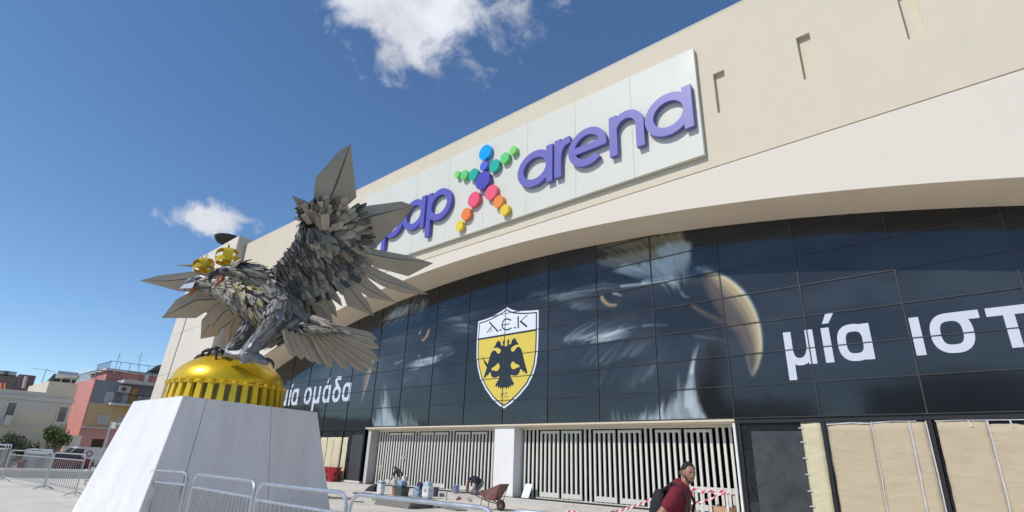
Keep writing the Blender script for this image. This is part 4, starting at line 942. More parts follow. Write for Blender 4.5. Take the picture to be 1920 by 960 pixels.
TH1 = [(528, 572, 14.0, 24), (518, 594, 13.9, 27), (505, 614, 13.85, 21), (492, 632, 13.8, 14), (482, 646, 13.8, 10)]
clad(TH1, 140, .22, .40, (5, 5, 1, 0, 1), 4, tilt=.07, name='thigh_core')
clad([(558, 600, 14.2, 20), (540, 614, 14.1, 21), (522, 626, 14.05, 18), (506, 638, 14.0, 12)], 110, .32, .22, (1, 3, 1, 0), 5, tilt=.2, name='thigh_core')
TH2 = [(490, 580, 14.5, 22), (474, 606, 14.5, 19), (456, 632, 14.4, 14), (436, 652, 14.35, 10)]
clad(TH2, 150, .22, .3, (1, 3, 3, 5), 6, name='thigh_core')
clad([(585, 600, 14.4, 12), (610, 612, 14.3, 11), (640, 622, 14.25, 6)], 150, .34, .2, (0, 1, 2), 7, tilt=.05, name='tail_core')
clad([(540, 612, 14.3, 12), (565, 616, 14.1, 10), (598, 622, 14.1, 8)], 140, .3, .24, (0, 1, 2), 8, tilt=.05, core=False)
clad([(488, 516, 14.0, 10), (505, 524, 14.0, 16), (522, 545, 14.05, 17), (535, 572, 14.1, 14)], 90, .30, .30, (0, 3, 1, 1), 9, core=False)

o = bodyplates.build('body_feathers', m_b, eg, recalc=True); o['kind'] = 'stuff'
# --- tail fan
def YT(x, y): return 14.1 + (x - 560) * .0085 + (y - 620) * .006
tips = [(708, 636), (712.5, 653), (713, 677.5), (706.7, 695), (686, 699), (656, 695.5), (623, 691)]
for k, (tx, ty) in enumerate(tips):
    bx, by = 604 - k * 3.5, 611 + k * 2.2; dx, dy = tx - bx, ty - by; l = math.hypot(dx, dy); nx_, ny_ = -dy / l, dx / l; wd = 9.5 if k < 4 else 8.5
    P = lambda t, s_: (bx + dx * t + nx_ * s_, by + dy * t + ny_ * s_)
    up_ = -1
    bigfeather(eg, [P(0, -4), P(.45, -wd), P(.84, -wd * 1.05), P(1, 0)], [P(0, 0), P(.45, 0), P(.84, 0), P(1, 0)], [P(0, 4), P(.45, wd), P(.84, wd * .9), P(1, 0)], lambda x, y, k=k: YT(x, y) - .03 * k, .12, mt=m_big, name='tail_feather')
tq = [((533, 618), (552, 669)), ((545, 622), (567, 673)), ((556, 624), (588, 679)), ((568, 626), (603, 684)), ((580, 627), (623, 690))]
for k, ((bx, by), (tx, ty)) in enumerate(tq):
    dx, dy = tx - bx, ty - by; l = math.hypot(dx, dy); nx_, ny_ = -dy / l, dx / l; wd = 8.5
    P = lambda t, s_: (bx + dx * t + nx_ * s_, by + dy * t + ny_ * s_)
    bigfeather(eg, [P(0, -5), P(.45, -wd), P(.9, -wd), P(.97, -wd * .5)], [P(0, 0), P(.45, 0), P(.9, 0), P(1, 0)], [P(0, 5), P(.45, wd), P(.8, wd), P(1, wd * .3)], lambda x, y, k=k: YT(x, y) - .22 + .035 * k, .10, mt=m_big, name='tail_feather')
# --- far wing
def YF(x, y): return 15.45 + (x - 400) * .0050 + (y - 560) * .0055
fwc = [(470, 520), (430, 525), (396, 540), (372, 560), (372, 580), (400, 592), (440, 598), (470, 590), (490, 560)]
q = MB(); fr = [at(x, y, YF(x, y) + .1) for x, y in fwc]; bk = [at(x, y, YF(x, y) + .3) for x, y in fwc]; n = len(fwc)
q.add(fr + bk, [tuple(range(n)), tuple(range(n, 2 * n))[::-1]] + [(i, n + i, n + (i + 1) % n, (i + 1) % n) for i in range(n)]); fw = q.build('far_wing', m_far, eg)
ff = lambda l, mi, r, off=0, ridge=.09: bigfeather(fw, l, mi, r, lambda x, y: YF(x, y) + off, ridge, mt=m_far)
ff([(400, 494), (372, 494), (350, 495), (331, 497)], [(400, 499), (372, 498), (350, 497), (331, 497)], [(400, 504), (372, 502), (350, 499), (331, 497)], .25, .03)
ff([(420, 512), (368, 508), (296, 517), (262, 526)], [(420, 530), (368, 521), (310, 527), (262, 526)], [(420, 552), (372, 548), (334, 545.5), (262, 526)], .1)
ff([(420, 540), (360, 545), (330, 562), (303, 596)], [(425, 560), (366, 563), (338, 578), (303, 596)], [(430, 590), (384, 585), (366, 596), (303, 596)], .06)
ff([(425, 575), (396, 580), (378, 600), (376, 635)], [(440, 585), (414, 580), (395, 606), (376, 635)], [(455, 595), (427, 592), (408, 629), (376, 635)], .02)
ff([(430, 582), (418, 610), (422, 635), (424, 655)], [(445, 590), (434, 612), (430, 636), (426, 660)], [(462, 590), (450, 606), (443, 635), (430, 664)], .04)
ff([(452, 575), (448, 594), (457, 612), (462, 630)], [(462, 575), (458, 600), (462, 618), (468, 634)], [(478, 570), (472, 596), (472, 618), (476, 630)], .08)
ff([(430, 560), (405, 572), (392, 585), (384, 600)], [(445, 575), (420, 585), (408, 600), (398, 612)], [(460, 585), (440, 595), (425, 608), (412, 618)], -.02, .05)
# --- heads
def head(bx, by, Y, k, open_, mt_beak, facing, seed, crown_rot=0.):
    """skull, brow, hooked upper beak, lower beak, red tongue, eye; (bx, by) is the corner of the mouth"""
    hd = MB(); P = lambda dx, dy, dz=0: at(bx + dx * k, by + dy * k, Y + dz)
    s_ = .0142 * Y / 14.4 * k
    hd.tube([P(34, -4), P(26, -10), P(14, -13), P(3, -12), P(-4, -9)], [12 * s_, 14 * s_, 12.5 * s_, 9.5 * s_, 6.5 * s_], 12)
    h = hd.build('eagle_head', m_f[3] if mt_beak is m_claw else m_bright, eg, smooth=True)
    q = MB(); q.tube([P(-2, -11), P(-10, -10), P(-17, -6), P(-21, 0), P(-22, 7), P(-21, 11)], [7.5 * s_, 7 * s_, 5.6 * s_, 4.2 * s_, 2.2 * s_, .5 * s_], 10); q.build('upper_beak', mt_beak, h, smooth=True)
    q = MB(); q.tube([P(4, 1), P(-3, 6 + 3 * open_), P(-9, 10 + 7 * open_), P(-13, 14 + 9 * open_)], [4.5 * s_, 3.6 * s_, 2.4 * s_, .6 * s_], 8); q.build('lower_beak', mat('beak_copper', (.30, .11, .05), .35, metal=.5), h, smooth=True)
    q = MB(); q.tube([P(6, -2), P(0, 0), P(-6, 3), P(-10, 7)], [4 * s_, 3 * s_, 2 * s_, .5 * s_], 8); q.build('tongue', mat('tongue_copper', (.42, .12, .05), .35, metal=.4), h, smooth=True)
    for dz in (-11.5 * s_,):
        q = MB(); c = P(8, -13, dz); q.lathe(c - V(0, 0, 2.6 * s_), [(0.0, 0), (2 * s_, .7 * s_), (2.7 * s_, 2.6 * s_), (2 * s_, 4.6 * s_), (0, 5.2 * s_)], 10); q.build('eye', mat('eye_dark', (.01, .01, .01), .1), h, smooth=True)
        q = MB(); q.tube([P(-2, -15, dz), P(6, -18, dz - .02), P(15, -16, dz)], [2 * s_, 2.6 * s_, 1.4 * s_], 6); q.build('brow', m_bright, h, smooth=True)
    # plates over the skull
    r_ = random.Random(seed); pl_ = MB()
    for _ in range(46):
        u = r_.random(); a = r_.uniform(0, 6.283); cx = 2 + 32 * u; cy = -12 + 8 * u * u; rr_ = (9 + 5 * u) * s_
        c = P(cx, cy); nr = V(0, math.cos(a), math.sin(a)); B = c + nr * rr_ * .95; T = B + (P(cx + 14, cy + 3) - P(cx, cy)) + nr * rr_ * .2
        acc_plate(pl_, frame(B, T, nr + RNG.normal(0, .15, 3), 5.5 * s_, .06), r_.choice((0, 2, 4)), r_.choice((5, 2, 3, 0)) if mt_beak is m_bright else r_.choice((3, 2, 0)))
    pp_ = pl_.build('head_feathers', m_b, h); pp_['kind'] = 'stuff'
    return h
h1 = head(415, 520, 13.7, 1.0, .6, m_claw, -1, 1); h2 = head(366, 536, 14.7, .92, .8, m_bright, -1, 2)
q = MB(); P = lambda x, y, dz=0: at(x, y, 14.45 + dz)
q.hexa([P(336, 541), P(346, 534), P(366, 529), P(360, 540)], [P(337, 540, .25), P(346, 532, .3), P(366, 527, .3), P(360, 537, .3)]); q.build('beak_plate', mat('beak_white', (.75, .74, .76), .25, metal=.3), h2)
# crowns: band, arches and finial
def crown(cx, cy, Y, rpx, hpx, tilt):
    c = at(cx, cy, Y); s_ = .0142 * Y / 14.4; R0_ = rpx * s_; Hh = hpx * s_; q = MB(); cr = thing_part('crown', c)
    T = Matrix.Rotation(tilt, 3, 'Y'); tr_ = lambda p: c + np.array(T @ Vector(p))
    n = 28; band = MB(); vs = []; fs = []
    for i in range(n):
        a = 2 * math.pi * i / n
        for r_, z in ((R0_, 0), (R0_ * 1.04, Hh * .33), (R0_ * 1.0, Hh * .33), (R0_ * .96, 0)): vs.append(tr_((r_ * math.cos(a), r_ * math.sin(a), z)))
    for i in range(n):
        j = (i + 1) % n
        for k in range(4): fs.append((i * 4 + k, j * 4 + k, j * 4 + (k + 1) % 4, i * 4 + (k + 1) % 4))
    band.add(vs, fs); b_ = band.build('crown', gold, eg)
    for ph in (0, math.pi / 2):
        ar = MB(); vs = []; fs = []; m_ = 16; wv = R0_ * .42; d = V(math.cos(ph + .5), math.sin(ph + .5), 0); e = V(-d[1], d[0], 0)
        for i in range(m_ + 1):
            th = math.pi * i / m_; p = d * (R0_ * 1.05 * math.copysign(abs(math.cos(th)) ** .7, math.cos(th))) + V(0, 0, Hh * .28 + Hh * .74 * math.sin(th) ** .6)
            pi_ = p * V(.96, .96, 1) - V(0, 0, .02)
            for qd, sg_ in ((p, 1), (p, -1), (pi_, -1), (pi_, 1)): vs.append(tr_(tuple(qd + e * wv * sg_)))
        for i in range(m_):
            for k in range(4): fs.append((i * 4 + k, i * 4 + 4 + k, i * 4 + 4 + (k + 1) % 4, i * 4 + (k + 1) % 4))
        fs += [(0, 1, 2, 3), (m_ * 4 + 3, m_ * 4 + 2, m_ * 4 + 1, m_ * 4)]
        ar.add(vs, fs); ar.build('crown_arch', gold if ph == 0 else gold2, b_, smooth=40)
    f_ = MB(); f_.tube([tr_((0, 0, Hh * 1.0)), tr_((0, 0, Hh * 1.18)), tr_((0, 0, Hh * 1.5))], [R0_ * .17, R0_ * .15, .004], 4); f_.build('finial', gold2, b_)
    return b_
def thing_part(n, c): return None
crown(425.5, 493, 13.75, 20.5, 28, -.12); crown(382.5, 505, 14.7, 18, 20, -.34)
# feet, toes, claws
q = MB(); P = lambda x, y, dz=0: at(x, y, 13.75 + dz)
def crumple(q, pts, rs, n):
    k0 = len(q.v); q.tube(pts, rs, n); rj = random.Random(k0 + len(pts))
    for i in range(k0, len(q.v)): q.v[i] = tuple(c_ + rj.uniform(-.022, .022) for c_ in q.v[i])
crumple(q, [P(484, 636), P(479, 647), P(474, 657), P(470, 666), P(467, 674)], [.13, .15, .18, .20, .17], 9); o = q.build('foot', m_bright, eg)
q = MB(); q.tube([at(440, 650, 14.3), at(430, 662, 14.2), at(424, 670, 14.1)], [.15, .17, .13], 10); q.build('foot', m_bright, eg, smooth=45)
for (pts, rs) in [([(472, 664), (456, 665), (442, 665), (430, 663), (421, 662)], [.20, .16, .13, .11, .08]), ([(474, 668), (488, 674), (500, 681)], [.18, .13, .07]), ([(466, 670), (458, 674), (450, 677)], [.18, .13, .08])]:
    q = MB(); crumple(q, [P(*p) for p in pts], [r_ * .82 for r_ in rs], 8); q.build('toe', m_bright, eg)
for pts, Yc in [([(382, 668), (374, 667), (366, 672), (361.5, 682)], 14.6), ([(396, 660), (389, 656), (381, 660), (376, 669), (375.5, 676)], 14.4), ([(410, 656), (402, 652), (395, 656), (390.5, 664), (389, 675)], 14.2), ([(419, 661), (412, 657), (407, 662), (405, 670), (404.5, 682)], 13.95), ([(494, 677), (501, 674), (509, 677), (513, 684), (512.5, 691)], 13.75)]:
    q = MB(); n = len(pts); q.tube([at(x, y, Yc) for x, y in pts], [.058 * (1 - i / (n - .7)) + .010 for i in range(n)], 8); q.build('claw', m_claw, eg, smooth=True)
for a, b_, Yc in [((384, 668), (424, 666), 14.5), ((398, 661), (426, 664), 14.35), ((412, 658), (428, 664), 14.2)]:
    q = MB(); q.tube([at(*a, Yc), at((a[0] + b_[0]) / 2, (a[1] + b_[1]) / 2 - 2, Yc), at(*b_, 14.15)], [.07, .10, .12], 8); q.build('toe', m_bright, eg, smooth=True)
# bright folded strips down the shin
for k, (a, b_) in enumerate([((490, 612), (456, 648)), ((496, 618), (462, 648)), ((476, 628), (448, 664)), ((470, 634), (452, 668)), ((440, 640), (425, 655))]):
    q = MB(); A = at(*a, 13.55 if k < 4 else 14.1); B = at(*b_, 13.5 if k < 4 else 14.05); mid_ = (A + B) / 2 + V(.05, -.06, .05)
    for p0, p1, w0, w1 in ((A, mid_, .05, .09), (mid_, B, .09, .05)):
        u = V(.6, 0, .8); q.hexa([p0 - u * w0, p0 + u * w0, p0 + u * w0 + V(0, .03, 0), p0 - u * w0 + V(0, .03, 0)], [p1 - u * w1, p1 + u * w1, p1 + u * w1 + V(0, .03, 0), p1 - u * w1 + V(0, .03, 0)])
    q.build('shin_strip', mat('bright_strip', (.60, .61, .64), .35, metal=.4), eg)

# ================================================================== BARRIERS
m_galv = mat('galvanised_steel', (.52, .54, .56), .38, metal=.7, var=.10, vscale=6)
m_galv2 = mat('bar_steel', (.38, .39, .40), .42, metal=.7, var=.1, vscale=5)
GRP_B = 'steel crowd barriers around the monument'
def barrier(p0, p1, ztop, label, nb=20, tr_=.024, rr_=.16, zlow=.13, foot=True):
    p0 = V(*p0[:2], 0); p1 = V(*p1[:2], 0); d = p1 - p0; Lb = np.linalg.norm(d); d /= Lb; nrm = V(-d[1], d[0], 0)
    t = thing('crowd_barrier', label, 'barrier', (p0 + p1) / 2 + V(0, 0, GZ), GRP_B)
    pt = lambda u, z: p0 + d * u + V(0, 0, z)
    path = [pt(0, GZ + .06), pt(0, ztop - rr_)] + [pt(rr_ - rr_ * math.cos(a), ztop - rr_ + rr_ * math.sin(a)) for a in (.4, .8, 1.2)] + [pt(rr_, ztop), pt(Lb - rr_, ztop)] + [pt(Lb - rr_ + rr_ * math.sin(a), ztop - rr_ + rr_ * math.cos(a)) for a in (.4, .8, 1.2)] + [pt(Lb, ztop - rr_), pt(Lb, GZ + .06)]
    q = MB(); q.tube(path, tr_, 8); q.build('frame', m_galv, t, smooth=40)
    zr = ztop - .21
    for z in (zr, GZ + zlow + .1): q = MB(); q.tube([pt(.01, z), pt(Lb - .01, z)], tr_ * .85, 8); q.build('rail', m_galv, t, smooth=40)
    me_ = None
    for i in range(nb):
        u = Lb * (i + 1) / (nb + 1)
        if me_ is None: q = MB(); q.tube([pt(u, GZ + zlow + .1), pt(u, zr)], .0105, 6, cap=False); o = q.build('bar', m_galv2, t, smooth=40); me_ = o.data; u0 = u
        else: o = bpy.data.objects.new('bar', me_); COL.objects.link(o); o.parent = t; o.location = tuple(d * (u - u0)); ORG[o.name] = ORG[t.name]
    if foot:
        for u in (.06, Lb - .06):
            c = pt(u, GZ); q = MB(); q.tube([c + nrm * .32 + V(0, 0, .02), c + nrm * .24 + V(0, 0, .07), c + nrm * .1 + V(0, 0, .13), c + V(0, 0, .15), c - nrm * .1 + V(0, 0, .13), c - nrm * .24 + V(0, 0, .07), c - nrm * .32 + V(0, 0, .02)], .02, 8); q.build('foot', m_galv, t, smooth=40)
    for z in (ztop - .4, GZ + .45):
        q = MB(); q.tube([pt(Lb, z), pt(Lb + .04, z + .01), pt(Lb + .04, z + .06)], .010, 6); q.build('hook', m_galv2, t)
    return t
def zp(x, y, z): return onz(x, y, z)
barrier(zp(283, 881, 1.2), zp(362, 886, 1.2) + V(0, -.15, 0), 1.2, 'crowd barrier farthest left in the row crossing the front of the pedestal', 16)
barrier(zp(367, 889, 1.2), zp(480, 903, 1.2), 1.2, 'second crowd barrier from the left in front of the marble pedestal', 18)
barrier(zp(486, 906, 1.2), zp(652, 925, 1.2), 1.2, 'third crowd barrier in front of the marble pedestal, at its right corner', 17)
barrier(zp(659, 926, 1.2), zp(931, 955, 1.2), 1.2, 'crowd barrier right of the pedestal with the workers seen above its top rail', 17, .023)
barrier(zp(948, 957, 1.2), zp(1300, 992, 1.2), 1.2, 'crowd barrier lowest in the picture with only its rounded top corner showing', 17, .023)
q1 = gnd(82, 918, GZ); q2 = gnd(139, 931, GZ)
barrier(q2, q1, 1.30, 'crowd barrier standing alone left of the pedestal, nearest of the left group', 14)
q3 = gnd(2, 903, GZ); barrier(q1 + V(-.1, .05, 0), q3, 1.30, 'long crowd barrier at the left edge hooked to the one by the pedestal', 24)
lbl = ['stacked crowd barrier behind the left row, front one of the pile', 'stacked crowd barrier in the left pile, second from the front', 'stacked crowd barrier in the left pile, third from the front', 'stacked crowd barrier in the left pile, fourth from the front', 'stacked crowd barrier at the back of the left pile']
for k in range(5): a = gnd(76, 893, GZ) + V(-.12, .24, 0) * k; b_ = gnd(-30, 878, GZ) + V(-.12, .24, 0) * k; b_ = a + (b_ - a) / np.linalg.norm(b_ - a) * 4.6; barrier(a, b_, 1.28 + .01 * k, lbl[k], 26)
for k in range(3): a = gnd(-8, 895, GZ) + V(-.15, .35, 0) * k; barrier(a, a + V(-2.4, 1.1, 0), 1.5 + .02 * k, ['crowd barrier cut off by the left edge of the picture', 'crowd barrier leaning behind the one cut by the left edge', 'rear crowd barrier of the bunch at the left edge'][k], 18)
for k in range(4): a = gnd(157, 912, GZ) + V(.16, .28, 0) * k; barrier(a + V(1.9, 1.4, 0), a, 1.16, ['stacked crowd barrier peeping out left of the pedestal, first', 'stacked crowd barrier peeping out left of the pedestal, second', 'stacked crowd barrier peeping out left of the pedestal, third', 'stacked crowd barrier peeping out left of the pedestal, last'][k], 26)

# ================================================================== TREES
m_bark = mat('bark', (.12, .09, .065), .9, var=.2, vscale=8, bump=.01, bscale=20)
m_leafs = [mat('leaf_green_a', (.065, .115, .025), .6, var=.25, vscale=3), mat('leaf_green_b', (.045, .085, .022), .6, var=.25, vscale=3), mat('leaf_green_c', (.10, .155, .035), .6, var=.2, vscale=3)]
m_olive = [mat('leaf_olive_a', (.085, .105, .06), .6, var=.25, vscale=3), mat('leaf_olive_b', (.06, .075, .045), .6, var=.2, vscale=3), mat('leaf_olive_c', (.12, .14, .09), .6, var=.2, vscale=3)]
def tree(name, label, base, h, cw, ch, seed, leaves=1500, ls=.16, mats_=None, trunk=.14, cat='tree', group=None):
    r_ = random.Random(seed); t = thing(name, label, cat, base, group); q = MB(); b_ = V(*base); top = b_ + V(r_.uniform(-.2, .2), r_.uniform(-.2, .2), h - ch * .5)
    q.tube([b_, b_ + (top - b_) * .5 + V(.06, 0, 0), top], [trunk, trunk * .75, trunk * .4], 8); cl_ = []
    for k in range(9):
        a = r_.uniform(0, 6.28); e = V(math.cos(a) * cw * .5 * r_.uniform(.3, .75), math.sin(a) * cw * .5 * r_.uniform(.3, .75), r_.uniform(-.22, .36) * ch); c = top + e
        s0_ = b_ + (top - b_) * r_.uniform(.55, .95); q.tube([s0_, (s0_ + c) / 2 + V(0, 0, .12), c], [trunk * .4, trunk * .25, trunk * .08], 5); cl_.append((c, r_.uniform(.22, .36) * min(cw, ch)))
    q.build('trunk', m_bark, t, smooth=True); q = MB()
    for _ in range(leaves):
        c, rad = r_.choice(cl_); d = V(r_.gauss(0, 1), r_.gauss(0, 1), r_.gauss(0, .85)); d /= np.linalg.norm(d); p = c + d * rad * r_.uniform(.45, 1.08)
        u = V(r_.gauss(0, 1), r_.gauss(0, 1), r_.gauss(0, 1)); u /= np.linalg.norm(u); w_ = np.cross(u, V(r_.gauss(0, 1), r_.gauss(0, 1), r_.gauss(0, 1))); w_ /= np.linalg.norm(w_); l = ls * r_.uniform(.6, 1.3)
        q.cur = r_.choice((0, 0, 1, 2)); q.add([p - u * l, p + w_ * l * .42, p + u * l, p - w_ * l * .42], [(0, 1, 2, 3)])
    o = q.build('crown', mats_ or m_leafs, t, recalc=False); o['kind'] = 'stuff'; return t
gz = lambda x, y, Y: V(*at(x, y, Y)[:2], GZ)
tree('street_tree', 'rounded green street tree in front of the beige building at its right end', gz(106, 835, 44), 2.95, 1.75, 1.75, 3, 2600, .10, trunk=.1)
tree('garden_shrub', 'dusty olive shrub left of the green street tree by the beige wall', gz(18, 835, 44), 2.45, 2.3, 1.4, 5, 1900, .10, m_olive, cat='shrub')

# ================================================================== HOUSES ON THE LEFT
class Face:   # a vertical wall plane; u runs to the right as one looks at it
    def __init__(s, P, az): s.P = V(P[0], P[1], 0); s.u = V(math.sin(R_(az)), math.cos(R_(az)), 0); s.n = V(s.u[1], -s.u[0], 0)
    def loc(s, x, y, d=0): r = ray(x, y); P = s.P + s.n * d; t = ((P - CC) @ s.n) / (r @ s.n); p = CC + t * r; return (p - s.P) @ s.u, p[2]
    def pt(s, u, z, d=0): return s.P + s.u * u + s.n * d + V(0, 0, z)
    def box(s, q, u0, u1, z0, z1, d0, d1): return q.box(s.pt((u0 + u1) / 2, (z0 + z1) / 2, (d0 + d1) / 2), s.u * (u1 - u0) / 2, s.n * (d1 - d0) / 2, (0, 0, (z1 - z0) / 2))
m_beige = mat('beige_render', (.62, .545, .43), .85, var=.06, vscale=.5, dirt=((.5, .45, .37), .5)); m_greyr = mat('grey_band', (.55, .53, .48), .85, var=.06, vscale=.7)
m_pinkw = mat('salmon_wall', (.62, .27, .22), .85, var=.06, vscale=.6, dirt=((.5, .2, .16), .4)); m_greyw = mat('slate_wall', (.25, .265, .30), .85, var=.06); m_ochre = mat('ochre_wall', (.60, .45, .24), .85, var=.06, vscale=.6, dirt=((.36, .27, .15), .4))
m_trim = mat('pale_trim', (.58, .56, .52), .8, var=.05); m_shut = mat('louvre_shutter', (.10, .105, .11), .6, var=.1); m_iron = mat('iron_rail', (.05, .05, .055), .5, metal=.5); m_brown = mat('brown_roof_wall', (.22, .18, .155), .85, var=.12, vscale=1)
m_tile = mat('terracotta', (.48, .15, .07), .8, var=.15, vscale=3); m_pane = mat('far_glass', (.05, .06, .07), .12, spec=.6); m_cream = mat('cream_shutter', (.52, .51, .46), .7, var=.04)
def wall_box(F, u0, u1, z0, z1, dep_, mt, par, name='wall', d1=0):
    q = MB(); F.box(q, u0, u1, z0, z1, -dep_, d1); return q.build(name, mt, par)
# beige two-storey house
FA_ = Face(at(118, 840, 48), 41)
def window(F, x0, x1, y0, y1, par, mt=None, slats=0, trim=True, rail=False, x=None):
    u0 = F.loc(x0, (y0 + y1) / 2)[0]; u1 = F.loc(x1, (y0 + y1) / 2)[0]; z1 = F.loc((x0 + x1) / 2, y0)[1]; z0 = F.loc((x0 + x1) / 2, y1)[1]
    q = MB(); F.box(q, u0, u1, z0, z1, .0, .03); w_ = q.build('window', m_pane if mt is None else mt, par)
    if trim:
        t = .12
        for a in ((u0 - t, u0, z0 - t, z1 + t), (u1, u1 + t, z0 - t, z1 + t), (u0, u1, z1, z1 + t), (u0, u1, z0 - t, z0)): q = MB(); F.box(q, *a, 0.001, .07); q.build('frame', m_trim, w_)
    for i in range(slats):
        q = MB(); uu = u0 + (u1 - u0) * (i + .5) / slats; F.box(q, uu - (u1 - u0) / slats * .06, uu + (u1 - u0) / slats * .06, z0, z1, .031, .06); q.build('shutter', m_trim, w_)
    return u0, u1, z0, z1
hA = thing('beige_house', 'beige two storey house with barred windows and flat roof at the left edge', 'house', (FA_.P[0], FA_.P[1], GZ))
uR = FA_.loc(122, 800)[0]; zc_ = FA_.loc(130, 752)[1]; zm = FA_.loc(70, 797)[1]
wall_box(FA_, -42, uR, GZ, zc_, 17, m_beige, hA)
q = MB(); FA_.box(q, -42.1, uR + .1, zc_ - .18, zc_ + .12, -12, .16); q.build('cornice', m_greyr, hA)
q = MB(); FA_.box(q, -42, uR - .02, zm - .06, zm + .06, .002, .07); q.build('string_course', m_greyr, hA)
q = MB(); FA_.box(q, -42, uR - .01, zc_ - .95, zc_ - .19, .002, .03); q.build('frieze', m_greyr, hA)
uB0 = FA_.loc(88, 730)[0]; uB1 = FA_.loc(147, 735)[0]; zB = FA_.loc(112, 716)[1]
wall_box(FA_, uB0, uR + .0, zc_ + .121, zB, 8, m_beige, hA, 'roof_room', -.05)
uP0 = -42; zP = FA_.loc(50, 733)[1]; wall_box(FA_, uP0, uB0 - .01, zc_ + .121, zP, .25, m_greyr, hA, 'parapet', -.04)
window(FA_, 11, 27, 755, 786, hA, m_shut, 5); window(FA_, 109, 124, 763, 791, hA, m_shut, 5); window(FA_, -70, -52, 745, 780, hA, m_shut, 5)
q = MB(); a0, z0_ = FA_.loc(4, 797); a1, z1_ = FA_.loc(20, 790); FA_.box(q, a0, a1, z0_, z0_ + .75, .08, .4)
o = q.build('air_conditioner', m_trim); tag(o, 'air conditioner box under the left barred window of the beige house', 'air conditioner')
# dark brown building and tiled roof behind
FBk = Face(at(60, 720, 62), 44); hB = thing('brown_building', 'dark brown flat-roofed building rising behind the beige house', 'building', (FBk.P[0], FBk.P[1], GZ))
u0 = FBk.loc(-60, 710)[0]; u1 = FBk.loc(68, 705)[0]; uM = FBk.loc(33, 712)[0]; zt1 = FBk.loc(52, 703)[1]; zt0 = FBk.loc(15, 705)[1]
wall_box(FBk, uM, u1, GZ, zt1, 8, m_brown, hB); wall_box(FBk, u0, uM - .01, GZ, zt0, 8, m_brown, hB, 'wall', -.1)
q = MB(); q.tube([FBk.pt(FBk.loc(46, 720)[0], FBk.loc(44, 728)[1], .25), FBk.pt(FBk.loc(48, 708)[0], FBk.loc(48, 706)[1], .25)], .16, 8); q.build('vent_pipe', m_trim, hB)
for k, x in enumerate((3, 12, 21)):
    c = FBk.pt(FBk.loc(x, 702)[0], zt0 + .35, -1.2); q = MB(); q.tube([c - FBk.u * .5, c + FBk.u * .5], .28, 12); o = q.build('water_tank', mat('tank_metal', (.6, .6, .6), .3, metal=.7), smooth=40); tag(o, ['left', 'middle', 'right'][k] + ' small round water tank on the dark brown roof', 'water tank', 'water tanks on the brown roof')
FT = Face(at(8, 722, 56), 41); q = MB(); u0, u1 = FT.loc(-60, 720)[0], FT.loc(14, 724)[0]; z1_ = FT.loc(5, 718)[1]; z0_ = z1_ - 1.4
hT = thing('tiled_roof_house', 'small house with an orange tiled roof behind the beige parapet', 'house', (FT.P[0], FT.P[1], GZ)); q.hexa([FT.pt(u0, z0_, 1.2), FT.pt(u1, z0_, 1.2), FT.pt(u1, z0_ - .2, 1.2), FT.pt(u0, z0_ - .2, 1.2)], [FT.pt(u0, z1_, -1), FT.pt(u1, z1_, -1), FT.pt(u1, z1_ - .2, -1), FT.pt(u0, z1_ - .2, -1)]); q.build('roof', m_tile, hT)
for k in range(26):
    uu = u1 - .12 - k * .28; q = MB(); q.tube([FT.pt(uu, z0_ + .03, 1.22), FT.pt(uu, z1_ + .03, -1)], .09, 6); q.build('roof_tile', m_tile, hT)
wall_box(FT, u0, u1 - .1, GZ, z0_ - .2, 4, m_beige, hT, 'wall', .9)
# solar water heater on the roof room and aerials
c = at(126, 704, 50); q = MB(); q.tube([c - FA_.u * .75, c + FA_.u * .75], .34, 14); hs = thing('solar_water_heater', 'solar water heater with shiny tank on the beige roof room', 'water heater', (c[0], c[1], zB)); q.build('tank', mat('tank_metal', (.6, .6, .6), .3, metal=.7), hs, smooth=40)
q = MB(); q.hexa([c + V(-2.3, .5, -1.0), c + V(-.6, 1.6, -1.0), c + V(-.6, 1.6, -.93), c + V(-2.3, .5, -.93)], [c + V(-.9, -.4, .0), c + V(.6, .7, .0), c + V(.6, .7, .07), c + V(-.9, -.4, .07)]); q.build('solar_panel', m_pane, hs)
q = MB(); q.tube([V(c[0] - .4, c[1], zB), c + V(-.4, 0, 0)], .04, 6); q.build('leg', m_galv, hs); q = MB(); q.tube([V(c[0] + .5, c[1], zB), c + V(.5, 0, 0)], .04, 6); q.build('leg', m_galv, hs)
def aerial(x0, y0, x1, y1, Y, label, arms):
    a, b_ = at(x0, y0, Y), at(x1, y1, Y); b_ = V(a[0], a[1], b_[2]); t = thing('tv_aerial', label, 'aerial', a, 'television aerials on the far roofs'); q = MB(); q.tube([a, b_], .035, 6); q.build('mast', m_galv2, t)
    for (du, dz, l) in arms: q = MB(); c = b_ + V(0, 0, dz); q.tube([c + V(du - l, 0, .12), c + V(du + l, 0, -.12)], .02, 5); q.build('boom', m_galv2, t)
    return t
aerial(77, 722, 84, 693, 52, 'thin television aerial left of the beige roof room', [(-.5, 0, 1.0), (.5, -.1, .5)])
